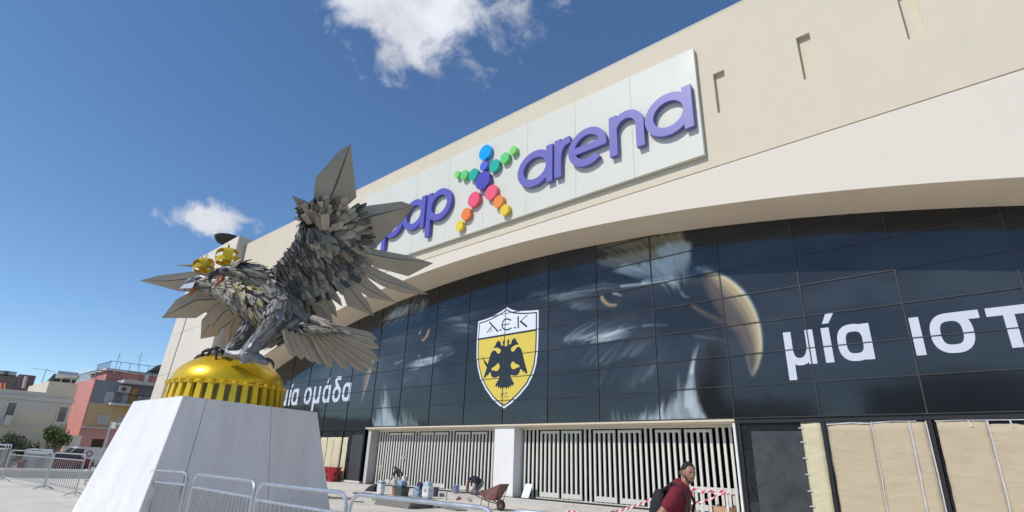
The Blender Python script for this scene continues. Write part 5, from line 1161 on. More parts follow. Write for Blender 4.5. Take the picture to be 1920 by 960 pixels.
# salmon, slate and ochre apartment house
P0 = at(141, 845, 60); FS = Face(P0, 41)       # street front, seen in shade
h = thing('apartment_house', 'pink, slate and ochre apartment house with balconies left of the pedestal', 'apartment building', (P0[0], P0[1], GZ))
uE = 16.; zg = FS.loc(180, 802)[1]; zf1 = FS.loc(200, 757)[1]; zf2 = FS.loc(212, 719)[1]
q = MB(); FS.box(q, 0, uE, GZ, zg, -9, 0); q.build('ground_floor_wall', mat('rose_wall', (.62, .34, .31), .85, var=.06), h)
q = MB(); FS.box(q, 0, uE, zg + .001, zf1, -9, -.01); q.build('middle_wall', m_ochre, h)
q = MB(); FS.box(q, 0, uE, zf1 + .001, zf2 + .25, -9, -.02); q.build('upper_wall', m_greyw, h)
q = MB(); FS.box(q, -.12, -.001, GZ, zf2 + .35, -9.3, .02); q.build('side_wall', m_pinkw, h)
q = MB(); FS.box(q, .0, uE, zg - .08, zg + .08, 0, .35); q.build('string_course', m_trim, h)
q = MB(); FS.box(q, 1.6, uE, zf1 - .12, zf1 + .1, -.01, 1.3); q.build('balcony_slab', m_trim, h)
q = MB(); FS.box(q, 2.2, uE, zf2 + .1, zf2 + .42, -9, 1.35); q.build('roof_slab', m_trim, h)
q = MB(); FS.box(q, 5.6, uE, zg + .35, zg + .5, 0, 1.1); q.build('balcony_slab', m_trim, h)
def railing(u0, u1, z0, hh, d, n_, name='railing'):
    q = MB(); q.tube([FS.pt(u0, z0 + hh, d), FS.pt(u1, z0 + hh, d)], .04, 6); o = q.build(name, m_iron, h); 
    me_ = None
    for i in range(n_):
        uu = u0 + (u1 - u0) * i / (n_ - 1)
        if me_ is None: q = MB(); q.tube([FS.pt(uu, z0, d), FS.pt(uu, z0 + hh, d)], .022, 5, cap=False); b_ = q.build('baluster', m_iron, o); me_ = b_.data; uu0 = uu
        else: b_ = bpy.data.objects.new('baluster', me_); COL.objects.link(b_); b_.parent = o; b_.location = tuple(FS.u * (uu - uu0)); ORG[b_.name] = ORG[h.name]
railing(1.7, 12, zf1 + .1, .95, 1.22, 46); railing(2.4, 12, zf2 + .42, .9, 1.25, 9); railing(5.7, 11, zg + .5, .9, 1.05, 24); railing(-.05, 2.2, zf2 + .35, .9, -.05, 12)
for k in range(14):
    q = MB(); q.tube([FS.pt(-.06, zf2 + .35, -.3 - k * .65), FS.pt(-.06, zf2 + 1.25, -.3 - k * .65)], .03, 5); q.build('roof_rail_post', m_iron, h)
q = MB(); q.tube([FS.pt(-.06, zf2 + 1.25, 0), FS.pt(-.06, zf2 + 1.25, -9)], .04, 5); q.build('roof_rail', m_iron, h)
window(FS, 196, 214, 735, 757, h, m_cream, 0, False); window(FS, 229, 240, 737, 758, h, m_cream, 0, False); window(FS, 256, 266, 741, 758, h, m_cream, 0, False); window(FS, 268, 279, 742, 758, h, m_cream, 0, False)
q = MB(); a0, b0_ = FS.loc(241, 748)[0], FS.loc(252, 748)[0]; FS.box(q, a0, b0_, zf1 + .1, zf1 + 1.9, .002, .35); q.build('orange_awning_curtain', mat('ochre_curtain', (.45, .24, .10), .8, var=.1), h)
window(FS, 185, 200, 780, 794, h, m_cream, 0, True); window(FS, 218, 232, 782, 802, h, m_cream, 0, False); window(FS, 170, 192, 823, 848, h, mat('maroon_door', (.05, .018, .015), .6), 0, False)
c = FS.loc(233, 730); q = MB(); FS.box(q, c[0] - .55, c[0] + .55, c[1] - .35, c[1] + .35, .0, .35); o = q.build('air_conditioner', m_trim); tag(o, 'round-fanned air conditioner on the slate wall above the upper balcony', 'air conditioner')
q = MB(); cc_ = FS.pt(c[0] - .12, c[1], .36); q.tube([cc_, cc_ + FS.n * .03], .24, 14); q.build('fan', m_shut, o)
# penthouse
up0 = FS.loc(209, 700)[0]; zpt = FS.loc(240, 697)[1] ; q = MB(); FS.box(q, up0, uE, zf2 + .42, zpt, -8, -1.6); q.build('penthouse_wall', m_pinkw, h)
q = MB(); FS.box(q, up0 - .3, uE, zpt, zpt + .28, -8.2, -1.2); q.build('penthouse_slab', m_trim, h)
window(FS, 238, 252, 703, 722, h, m_cream, 0, False) if False else None
q = MB(); FS.box(q, up0 + 3.6, up0 + 4.0, zf2 + .42, zpt, -1.59, -1.2); q.build('penthouse_pier', m_trim, h)
q = MB(); FS.box(q, up0 + 1.7, up0 + 3.2, zf2 + .42, zpt - .6, -1.59, -1.52); q.build('penthouse_door', m_cream, h)
q = MB(); q.tube([FS.pt(up0, zpt + 1.1, -1.4), FS.pt(uE, zpt + 1.1, -1.4)], .03, 5); o_ = q.build('roof_rail', m_iron, h)
q = MB(); q.tube([FS.pt(up0, zpt + 1.1, -1.4), FS.pt(up0, zpt + 1.1, -7)], .03, 5); o_ = q.build('roof_rail', m_iron, h)
for k in range(9): q = MB(); uu = up0 + k * .95; q.tube([FS.pt(uu, zpt + .28, -1.4), FS.pt(uu, zpt + 1.1, -1.4)], .025, 5); q.build('roof_rail_post', m_iron, h)
for k in range(10): q = MB(); q.tube([FS.pt(up0, zpt + .28, -1.4 - k * .55), FS.pt(up0, zpt + 1.1, -1.4 - k * .55)], .03, 5); q.build('roof_rail_post', m_iron, h)
tk = FS.pt(up0 + 5.4, zpt + .9, -3); hs2 = thing('solar_water_heater', 'solar water heater with a slanted panel on the pink penthouse roof', 'water heater', tk - V(0, 0, .6))
q = MB(); q.tube([tk + V(-.1, 0, .5), tk + V(.9, .6, .5)], .24, 10); q.build('tank', mat('tank_dark', (.2, .2, .21), .4, metal=.5), hs2, smooth=40); q = MB(); q.hexa([tk + V(-1.9, .2, -.5), tk + V(-.6, 1.2, -.5), tk + V(-.6, 1.2, -.43), tk + V(-1.9, .2, -.43)], [tk + V(-.2, -.2, .55), tk + V(.9, .7, .55), tk + V(.9, .7, .62), tk + V(-.2, -.2, .62)]); q.build('solar_panel', m_pane, hs2)
a_ = FS.pt(up0 + 4.2, 0, -4); a0p = pr(V(a_[0], a_[1], zpt)); aerial(258, 690, 262, 660, a_[1], 'tall aerial on the pink penthouse roof beside the solar heater', [(0, -.5, .5), (0, -.9, .4)]); aerial(214, 700, 220, 661, 58, 'double aerial at the left end of the pink penthouse', [(.1, -.4, .25)]); aerial(175, 715, 178, 697, 58, 'short aerial above the salmon side wall', [])
# grey garden wall between the two houses
FW = Face(at(130, 850, 47), 41); u0 = FW.loc(119, 838)[0]; u1 = FW.loc(148, 838)[0]; zw = FW.loc(137, 816)[1]
q = MB(); FW.box(q, u0, u1, GZ, zw, -.25, 0); o = q.build('garden_wall', m_greyr); tag(o, 'short pale grey wall between the beige house and the pink house', 'wall')
# graffiti-like dark planting along the foot of the beige wall
hg = MB(); r_ = random.Random(8)
for _ in range(900):
    f_ = r_.random(); p = at(38 + 40 * f_, 836, 45.5) + V(r_.gauss(0, .12), r_.gauss(0, .12), 0); p = V(p[0], p[1], GZ + abs(r_.gauss(.9, .35)) + .25 * math.sin(f_ * 40)); u = V(r_.gauss(0, 1), r_.gauss(0, 1), r_.gauss(0, 1)); u /= np.linalg.norm(u); w_ = np.cross(u, V(r_.gauss(0, 1), r_.gauss(0, 1), .3)); w_ /= np.linalg.norm(w_)
    hg.cur = r_.choice((0, 1)); hg.add([p - u * .13, p + w_ * .07, p + u * .13, p - w_ * .07], [(0, 1, 2, 3)])
o = hg.build('low_hedge', [m_leafs[1], m_olive[1]], recalc=False); tag(o, kind='stuff'); tag(o, 'dark low hedge at the foot of the beige wall', 'hedge')
# low white boundary wall with coping
FL = Face(at(100, 870, 33), 66); q = MB(); FL.box(q, -14, 13, GZ, .22, -.3, 0); lw = q.build('boundary_wall', m_trim); tag(lw, 'low pale boundary wall behind the left crowd barriers', 'wall')
q = MB(); FL.box(q, -14, 13, .221, .32, -.9, .05); q.build('coping', mat('coping_white', (.68, .66, .62), .7, var=.04), lw)
# street lamp pole
pb = at(193, 850, 38); pt_ = at(207, 790, 38); t = thing('street_lamp', 'thin grey street lamp pole with side arms in front of the pink house', 'street lamp', (pb[0], pb[1], GZ)); q = MB(); q.tube([V(pb[0], pb[1], GZ), V(pb[0], pb[1], pt_[2])], [.09, .055], 8); q.build('pole', m_galv, t, smooth=40)
zt_ = pt_[2]
for du, dz in ((1.6, -.55), (1.3, -.25)): q = MB(); q.tube([V(pb[0], pb[1], zt_ - .1), V(pb[0] + du * .6, pb[1] - .1, zt_ + dz * .5), V(pb[0] + du * 1.9, pb[1] - .2, zt_ + dz * 1.2)], .03, 6); q.build('cable_arm', m_galv, t)
q = MB(); q.box((pb[0] + .25, pb[1], zt_ - .25), (.13, 0, 0), (0, .1, 0), (0, 0, .2)); q.build('lamp_head', m_trim, t)
q = MB(); q.box((pb[0], pb[1], GZ + .25), (.3, 0, 0), (0, .3, 0), (0, 0, .25)); q.build('base_block', m_trim, t)
# parked van
vb = V(*at(152, 850, 42)[:2], GZ); vd = FS.u; vn = FS.n; vn_ = vn
van = thing('parked_van', 'small white van with a round red badge parked before the pink house', 'van', vb)
VP = [(-1.75, .35), (-1.78, .75), (-1.6, .98), (-1.05, 1.12), (-.55, 1.62), (-.3, 1.70), (1.55, 1.68), (1.72, 1.5), (1.78, .9), (1.76, .35)]
q = MB(); q.prism(VP, lambda a, b: vb + vd * a + vn * .78 + V(0, 0, b), lambda a, b: vb + vd * a - vn * .78 + V(0, 0, b)); q.build('body', mat('van_white', (.72, .73, .74), .3, coat=.4), van)
for P_ in ([(-1.0, 1.12), (-.55, 1.55), (-.05, 1.56), (-.05, 1.12)], [(.05, 1.12), (.05, 1.56), (.0501, 1.57), (.051, 1.12)]):
    if P_[0][0] < 0: q = MB(); q.prism(P_, lambda a, b: vb + vd * a + vn * .781 + V(0, 0, b), lambda a, b: vb + vd * a + vn * .79 + V(0, 0, b)); q.build('side_window', m_pane, van)
q = MB(); q.hexa([vb + vd * -1.06 + vn * .7 + V(0, 0, 1.14), vb + vd * -1.06 - vn * .7 + V(0, 0, 1.14), vb + vd * -1.04 - vn * .7 + V(0, 0, 1.13), vb + vd * -1.04 + vn * .7 + V(0, 0, 1.13)], [vb + vd * -.6 + vn * .68 + V(0, 0, 1.6), vb + vd * -.6 - vn * .68 + V(0, 0, 1.6), vb + vd * -.58 - vn * .68 + V(0, 0, 1.59), vb + vd * -.58 + vn * .68 + V(0, 0, 1.59)]); q.build('windscreen', m_pane, van)
for a in (-1.15, 1.15):
    for sd in (.79, -.79):
        c = vb + vd * a + vn * sd + V(0, 0, .31); q = MB(); q.tube([c - vn * .09, c + vn * .09], .31, 18); wh = q.build('wheel', mat('tyre', (.02, .02, .02), .8), van, smooth=40); q = MB(); q.tube([c - vn * .1, c + vn * .1], .18, 14); q.build('rim', m_galv, wh)
c = vb + vd * .42 + vn * .785 + V(0, 0, 1.25)
q = MB(); P_ = ell(.32, 1.25, .21, .21, 24); P2_ = ell(.32, 1.25, .12, .12, 24); fa = lambda a, b: vb + vd * a + vn * .781 + V(0, 0, b); fb = lambda a, b: vb + vd * a + vn * .79 + V(0, 0, b); q.ring(P_, P2_, fa, fb); q.build('badge', mat('badge_red', (.42, .17, .15), .4), van)
# reddish car behind the barriers
vb2 = V(*at(108, 850, 39)[:2], GZ); car = thing('parked_car', 'dark red car parked behind the left crowd barriers', 'car', vb2)
CPf = [(-2.0, .32), (-2.02, .62), (-1.7, .82), (-.95, .92), (-.45, 1.32), (.75, 1.36), (1.35, .98), (1.95, .88), (2.02, .6), (2.0, .32)]
q = MB(); q.prism(CPf, lambda a, b: vb2 + vd * a + vn * .8 + V(0, 0, b), lambda a, b: vb2 + vd * a - vn * .8 + V(0, 0, b)); q.build('body', mat('car_red', (.14, .02, .02), .25, coat=.5), car)
q = MB(); q.prism([(-.85, .95), (-.42, 1.27), (.7, 1.30), (1.2, .98)], lambda a, b: vb2 + vd * a + vn * .801 + V(0, 0, b), lambda a, b: vb2 + vd * a + vn * .81 + V(0, 0, b)); q.build('side_window', m_pane, car)
for a in (-1.25, 1.25):
    for sd in (.79, -.79): c = vb2 + vd * a + vn * sd + V(0, 0, .31); q = MB(); q.tube([c - vn * .09, c + vn * .09], .31, 18); q.build('wheel', mat('tyre', (.02, .02, .02), .8), car, smooth=40)
# ------------------------------------------------------------------ the street behind the camera (seen only as reflections in the glass)
for k, (x, y, w_, d_, hh, mt, lb) in enumerate([(-46, -8, 9, 16, 9.5, m_beige, 'long beige house across the street behind the photographer'), (-37, -30, 16, 9, 12.5, m_greyw, 'grey block of flats across the street, seen only in the glass'), (-16, -44, 18, 10, 10, m_ochre, 'ochre block of flats across the street, seen only in the glass'), (12, -46, 20, 10, 13, m_beige, 'tall beige block across the street, seen only in the glass')]):
    t = thing('street_block', lb, 'building', (x, y, GZ)); q = MB(); q.abox(x - w_ / 2, x + w_ / 2, y - d_ / 2, y + d_ / 2, GZ, hh); q.build('wall', mt, t); q = MB(); q.abox(x - w_ / 2 - .4, x + w_ / 2 + .4, y - d_ / 2 - .4, y + d_ / 2 + .4, hh, hh + .3); q.build('roof', m_trim, t)
    for fl in range(int(hh // 3.1)):
        for c_ in range(int(w_ // 3)):
            q = MB(); q.abox(x - w_ / 2 + 1 + c_ * 3, x - w_ / 2 + 2.3 + c_ * 3, y + d_ / 2, y + d_ / 2 + .06, fl * 3.1 + 1, fl * 3.1 + 2.5); q.build('window', m_pane, t)
for k, (x, y, hh) in enumerate([(-26, -16, 7), (-31, -21, 8), (-20, -27, 7.5), (-9, -31, 8.5), (1, -33, 7)]):
    tree('street_tree', ['broad', 'tall', 'low', 'leaning', 'full'][k] + ' tree across the street, seen only reflected in the glass', (x, y, GZ), hh, 5.5, 4.5, 20 + k, 1100, .34, trunk=.2)

# ================================================================== PEOPLE
def skin_mesh(name, J, E_, mt, parent, sub=2, root=None, vox=0, lat=None, fwd=None):
    """limbs and trunk as closed tapering volumes fused into one continuous surface"""
    lat = LATF[0]; fwd = LATF[1]; up = V(0, 0, 1); q = MB(); vox = vox or (.011 if sub == 2 else .016)
    rr = lambda k: J[k][1] if isinstance(J[k][1], tuple) else (J[k][1], J[k][1])
    for a, b in E_:
        A, B = J[a][0], J[b][0]; ra, rb = rr(a), rr(b); t = B - A; t = t / (np.linalg.norm(t) + 1e-9); u = lat - t * (lat @ t)
        if np.linalg.norm(u) < .35: u = fwd - t * (fwd @ t); ra, rb = ra[::-1], rb[::-1]
        u /= np.linalg.norm(u); w_ = np.cross(t, u); n = 14; base = len(q.v); K = 5
        for k in range(K + 1):
            f_ = k / K; c = A + (B - A) * f_; g = f_ * f_ * (3 - 2 * f_)
            for i in range(n): th = 6.28318 * i / n; q.v.append(tuple(c + u * math.cos(th) * (ra[0] + (rb[0] - ra[0]) * g) + w_ * math.sin(th) * (ra[1] + (rb[1] - ra[1]) * g)))
        for k in range(K):
            for i in range(n): q.f.append((base + k * n + i, base + k * n + (i + 1) % n, base + (k + 1) * n + (i + 1) % n, base + (k + 1) * n + i)); q.mi.append(0)
        q.f += [tuple(base + i for i in range(n))[::-1], tuple(base + K * n + i for i in range(n))]; q.mi += [0, 0]
    for k in J:
        if not any(k in e for e in E_): continue
        c = J[k][0]; r = rr(k); rz = min(r) * .98; base = len(q.v); n, m_ = 14, 8; q.v.append(tuple(c + up * rz))
        for a in range(1, m_):
            for i in range(n): th = 6.28318 * i / n; ph = math.pi * a / m_; q.v.append(tuple(c + lat * math.cos(th) * math.sin(ph) * r[0] * .99 + fwd * math.sin(th) * math.sin(ph) * r[1] * .99 + up * math.cos(ph) * rz))
        q.v.append(tuple(c - up * rz)); e = len(q.v) - 1
        for i in range(n):
            q.f.append((base, base + 1 + i, base + 1 + (i + 1) % n)); q.f.append((e, e - n + (i + 1) % n, e - n + i)); q.mi += [0, 0]
        for a in range(m_ - 2):
            for i in range(n): b0 = base + 1 + a * n; q.f.append((b0 + i, b0 + n + i, b0 + n + (i + 1) % n, b0 + (i + 1) % n)); q.mi.append(0)
    o = q.build(name, mt, parent); rm_ = o.modifiers.new('fuse', 'REMESH'); rm_.mode = 'VOXEL'; rm_.voxel_size = vox; rm_.use_smooth_shade = True
    sm_ = o.modifiers.new('ease', 'SMOOTH'); sm_.iterations = 7; sm_.factor = .6
    dg = bpy.context.evaluated_depsgraph_get(); dg.update(); nm = bpy.data.meshes.new_from_object(o.evaluated_get(dg)); nm.name = name; old = o.data
    o.modifiers.clear(); o.data = nm; bpy.data.meshes.remove(old); nm.materials.clear(); nm.materials.append(mt); nm.polygons.foreach_set('use_smooth', [True] * len(nm.polygons)); return o
LATF = [DV, NV]
m_skin = mat('skin_tanned', (.34, .175, .115), .5, var=.05, vscale=8); m_hair = mat('hair_black', (.016, .012, .010), .85, bump=.004, bscale=120)
m_maroon = mat('maroon_shirt', (.17, .010, .022), .85, var=.12, vscale=5, bump=.03, bscale=7); m_blackc = mat('black_cloth', (.014, .015, .018), .8, bump=.006, bscale=14); m_jean = mat('blue_jeans', (.07, .09, .15), .85, var=.15, vscale=9)
m_eye = mat('eye_white', (.7, .68, .65), .3); m_lip = mat('lip', (.30, .11, .09), .5); m_beard = mat('stubble', (.10, .058, .042), .8)
# walking man: local frame X = his left, Y = forward, Z = up
WM = V(*at(1257, 930, 7.0)[:2], GZ); az = R_(120); fw_ = V(math.sin(az), math.cos(az), 0); lf = V(fw_[1] * -1, fw_[0], 0)
man = thing('person', 'man in a maroon t-shirt with a black backpack walking past the right gate', 'person', WM)
HS = 1.0; LATF[:] = [lf, fw_]
def W(x, y, z): return WM + lf * x * HS + fw_ * y * HS + V(0, 0, z * HS)
# total height about 1.78; head top must reach z = 1.65 above the platform datum
J = {'hip': (W(0, -.02, .93), (.16, .12)), 'waist': (W(0, .02, 1.08), (.145, .11)), 'chest': (W(0, .08, 1.28), (.17, .125)), 'upch': (W(0, .12, 1.45), (.13, .09)), 'neck': (W(0, .165, 1.55), .06), 'neck2': (W(.0, .19, 1.60), .056),
     'shL': (W(.165, .11, 1.45), .052), 'elL': (W(.24, -.02, 1.18), .048), 'wrL': (W(.22, .10, .95), .032), 'haL': (W(.215, .14, .88), .035),
     'shR': (W(-.165, .11, 1.45), .052), 'elR': (W(-.25, -.10, 1.19), .050), 'wrR': (W(-.235, -.02, .95), .034), 'haR': (W(-.23, .02, .875), .036),
     'hL': (W(.10, -.02, .88), .10), 'kL': (W(.10, .20, .50), .062), 'aL': (W(.10, .12, .10), .045), 'tL': (W(.10, .30, .045), .04),
     'hR': (W(-.10, -.02, .88), .10), 'kR': (W(-.10, .02, .48), .062), 'aR': (W(-.10, -.30, .16), .045), 'tR': (W(-.10, -.16, .05), .04)}
EE = [('hip', 'waist'), ('waist', 'chest'), ('chest', 'upch'), ('upch', 'neck'), ('neck', 'neck2'), ('upch', 'shL'), ('shL', 'elL'), ('elL', 'wrL'), ('wrL', 'haL'), ('upch', 'shR'), ('shR', 'elR'), ('elR', 'wrR'), ('wrR', 'haR'), ('hip', 'hL'), ('hL', 'kL'), ('kL', 'aL'), ('aL', 'tL'), ('hip', 'hR'), ('hR', 'kR'), ('kR', 'aR'), ('aR', 'tR')]
body = skin_mesh('body', J, EE, m_skin, man, vox=.011)
SJ = {'hip': (W(0, -.02, .90), (.185, .14)), 'waist': (W(0, .02, 1.07), (.160, .120)), 'chest': (W(0, .08, 1.27), (.180, .132)), 'upch': (W(0, .115, 1.455), (.175, .13)), 'nk': (W(0, .150, 1.525), (.080, .074)), 'shL': (W(.165, .105, 1.45), .083), 'slL': (W(.212, .05, 1.33), .076), 'shR': (W(-.165, .105, 1.45), .083), 'slR': (W(-.212, .02, 1.335), .076)}
skin_mesh('t_shirt', SJ, [('hip', 'waist'), ('waist', 'chest'), ('chest', 'upch'), ('upch', 'nk'), ('upch', 'shL'), ('shL', 'slL'), ('upch', 'shR'), ('shR', 'slR')], m_maroon, man, vox=.012)
TJ = {k: (J[k][0], (J[k][1] if not isinstance(J[k][1], tuple) else J[k][1][0]) * 1.22 + .012) for k in ('hip', 'hL', 'kL', 'aL', 'hR', 'kR', 'aR')}
skin_mesh('trousers', TJ, [('hip', 'hL'), ('hL', 'kL'), ('kL', 'aL'), ('hip', 'hR'), ('hR', 'kR'), ('kR', 'aR')], m_jean, man)
for a, t_ in (('aL', 'tL'), ('aR', 'tR')):
    A, T = J[a][0], J[t_][0]; skin_mesh('shoe', {'h': (A - fw_ * .04 - V(0, 0, .05), .055), 'b': ((A + T) / 2 - V(0, 0, .02), .055), 't': (T + fw_ * .03, .045)}, [('h', 'b'), ('b', 't')], m_blackc, man)
for sd, wk, hk in ((1, 'wrL', 'haL'), (-1, 'wrR', 'haR')):
    hpos = J[hk][0]; dn = hpos - J[wk][0]; dn /= np.linalg.norm(dn)
    for f_ in range(4):
        off = fw_ * (.028 - .019 * f_); L_ = (.07, .08, .075, .058)[f_]; q = MB(); b0 = hpos + off + dn * .02; q.tube([b0, b0 + dn * L_ * .5, b0 + dn * L_ * .85 - lf * sd * .012, b0 + dn * L_ - lf * sd * .03], [.0095, .009, .008, .006], 6); q.build('finger', m_skin, body, smooth=True)
    q = MB(); b0 = hpos + fw_ * .03 - dn * .02; q.tube([b0, b0 + fw_ * .022 + dn * .025, b0 + fw_ * .026 + dn * .05], [.012, .0105, .007], 6); q.build('thumb', m_skin, body, smooth=True)
# head: sculpted grid; hx, hy, hz = half extents; faces forward with its own turn
def make_head(par, c, fwd, up, k=1., hair=m_hair, skin=m_skin, beard=True, capc=None):
    fwd = fwd / np.linalg.norm(fwd); up = up - fwd * (up @ fwd); up /= np.linalg.norm(up); sd = np.cross(up, fwd)
    nu, nv = 40, 28; vs = []; fs = []
    def surf(th, ph, off=0.):     # th: around (0 = front), ph: from the crown down
        x = math.sin(ph) * math.sin(th); y = math.sin(ph) * math.cos(th); z = math.cos(ph)
        X = .076 * x; Y_ = .098 * y; Z = .118 * z
        if z < 0: X *= 1 - .36 * (-z) ** 1.3; Y_ = Y_ * (1 - .16 * (-z)) + (.016 * (-z) if y > 0 else .0); Y_ = Y_ if y > 0 else Y_ * (1 - .35 * (-z))
        fr = max(0, math.cos(th)) ** 6 if abs(th) < 1.6 else 0
        g = lambda z0, w_: math.exp(-((z - z0) / w_) ** 2)
        nose = math.exp(-(th / .16) ** 2) * (g(-.22, .13) * .026 + g(-.02, .14) * .009) if y > 0 else 0
        eyes = (math.exp(-((abs(th) - .38) / .17) ** 2) * g(.03, .09) * -.011) if y > 0 else 0
        brow = math.exp(-(th / .62) ** 2) * g(.17, .09) * .006 if y > 0 else 0
        chin = math.exp(-(th / .42) ** 2) * g(-.86, .16) * .012 if y > 0 else 0
        lips = math.exp(-(th / .26) ** 2) * (g(-.47, .05) * .006 + g(-.57, .05) * .005) if y > 0 else 0
        Y_ += nose + eyes + brow + chin + lips
        k2 = 1 + off / .09
        return c + k * (sd * X * k2 + fwd * Y_ * k2 + up * Z * k2)
    def patch(name, th0, th1, ph0, ph1, off, mt, n1=24, n2=14, jag=0):
        vs = []; fs = []; r_ = random.Random(3)
        for j in range(n2 + 1):
            for i in range(n1 + 1):
                th = th0 + (th1 - th0) * i / n1; ph = ph0(th) + (ph1(th) - ph0(th)) * j / n2; e = off * (1 + (1.6 * max(0, math.cos(ph)) if name == 'hair' else 0)) if 0 < j < n2 and 0 < i < n1 or abs(th1 - th0) > 6 and j < n2 else -.002
                vs.append(surf(th, ph, e))
        for j in range(n2):
            for i in range(n1): a = j * (n1 + 1) + i; fs.append((a, a + 1, a + n1 + 2, a + n1 + 1))
        q = MB(); q.add(vs, fs); return q.build(name, mt, par, smooth=True)
    for j in range(nv + 1):
        for i in range(nu): vs.append(surf(-math.pi + 2 * math.pi * i / nu, math.pi * j / nv))
    for j in range(nv):
        for i in range(nu): fs.append((j * nu + i, j * nu + (i + 1) % nu, (j + 1) * nu + (i + 1) % nu, (j + 1) * nu + i))
    q = MB(); q.add(vs, fs); h = q.build('head', skin, par, smooth=True)
    hl = lambda th: .74 + .5 * (1 - math.exp(-((abs(th) / .95) ** 6))) + .55 * (1 - math.exp(-((abs(th) / 2.1) ** 6))) if abs(th) < 3.2 else 1.9
    patch('hair', -math.pi, math.pi, lambda th: .001, hl, .0045, hair, 40, 14)
    if beard: patch('beard', -1.45, 1.45, lambda th: 2.24 - .62 * max(0, min(1, (abs(th) - .55) / .6)), lambda th: 2.75, .0022, m_beard, 24, 8); patch('moustache', -.30, .30, lambda th: 1.90, lambda th: 2.03, .0025, m_beard, 10, 4)
    for s2 in (-1, 1):
        patch('eyebrow', s2 * .38 - .19, s2 * .38 + .19, lambda th: 1.32, lambda th: 1.42, .004, hair, 10, 3)
        patch('eye', s2 * .38 - .10, s2 * .38 + .10, lambda th: 1.515, lambda th: 1.575, .002, m_eye, 8, 4); patch('iris', s2 * .38 - .06, s2 * .38 + .06, lambda th: 1.50, lambda th: 1.585, .0035, m_hair, 6, 4)
        q = MB(); ec = surf(s2 * 1.62, 1.65); q.tube([ec + k * (up * .030 - fwd * .008 + sd * s2 * .004), ec + k * (up * .022 - fwd * .022 + sd * s2 * .012), ec + k * (-fwd * .024 + sd * s2 * .012), ec + k * (-up * .026 - fwd * .008 + sd * s2 * .004)], [.007 * k, .008 * k, .008 * k, .007 * k], 7); q.build('ear', skin, par, smooth=True)
    patch('mouth', -.24, .24, lambda th: 2.06, lambda th: 2.13, .0015, m_lip, 10, 4)
    return h
hf = fw_ * .66 + lf * -.66 + V(0, 0, -.10)
make_head(man, W(0, .225, 1.682), hf, V(0, 0, 1) + fw_ * .08, 1.0)
# backpack and straps
q = MB(); 
n_, k_ = 20, 9; vs = []; fs = []; rb_ = random.Random(4)
for j_ in range(k_ + 1):
    v = j_ / k_; sc2 = math.sin(math.pi * (.08 + .84 * v)) ** .3
    for i_ in range(n_): a_ = 6.2832 * i_ / n_; vs.append(W(.165 * sc2 * math.copysign(abs(math.cos(a_)) ** .6, math.cos(a_)) + rb_.uniform(-.004, .004), -.15 + .07 * v - .03 * math.sin(v * 2.6) + .10 * sc2 * math.copysign(abs(math.sin(a_)) ** .6, math.sin(a_)), .96 + .53 * v + rb_.uniform(-.004, .004)))
for j_ in range(k_):
    for i_ in range(n_): fs.append((j_ * n_ + i_, j_ * n_ + (i_ + 1) % n_, (j_ + 1) * n_ + (i_ + 1) % n_, (j_ + 1) * n_ + i_))
fs += [tuple(range(n_))[::-1], tuple(k_ * n_ + i_ for i_ in range(n_))]; q.add(vs, fs); bpk = q.build('backpack', m_blackc, man, smooth=50)
for s2 in (-1, 1):
    q = MB(); q.tube([W(s2 * .11, -.08, 1.47), W(s2 * .12, .06, 1.572), W(s2 * .125, .19, 1.51), W(s2 * .14, .245, 1.36), W(s2 * .165, .17, 1.14), W(s2 * .16, .0, 1.04), W(s2 * .13, -.12, 1.0)], [.017] * 7, 8); q.build('strap', m_blackc, bpk, smooth=True)
q = MB(); q.tube([W(-.1, -.345, 1.2), W(0, -.365, 1.22), W(.1, -.345, 1.2)], .006, 5); q.build('zip', m_galv, bpk)
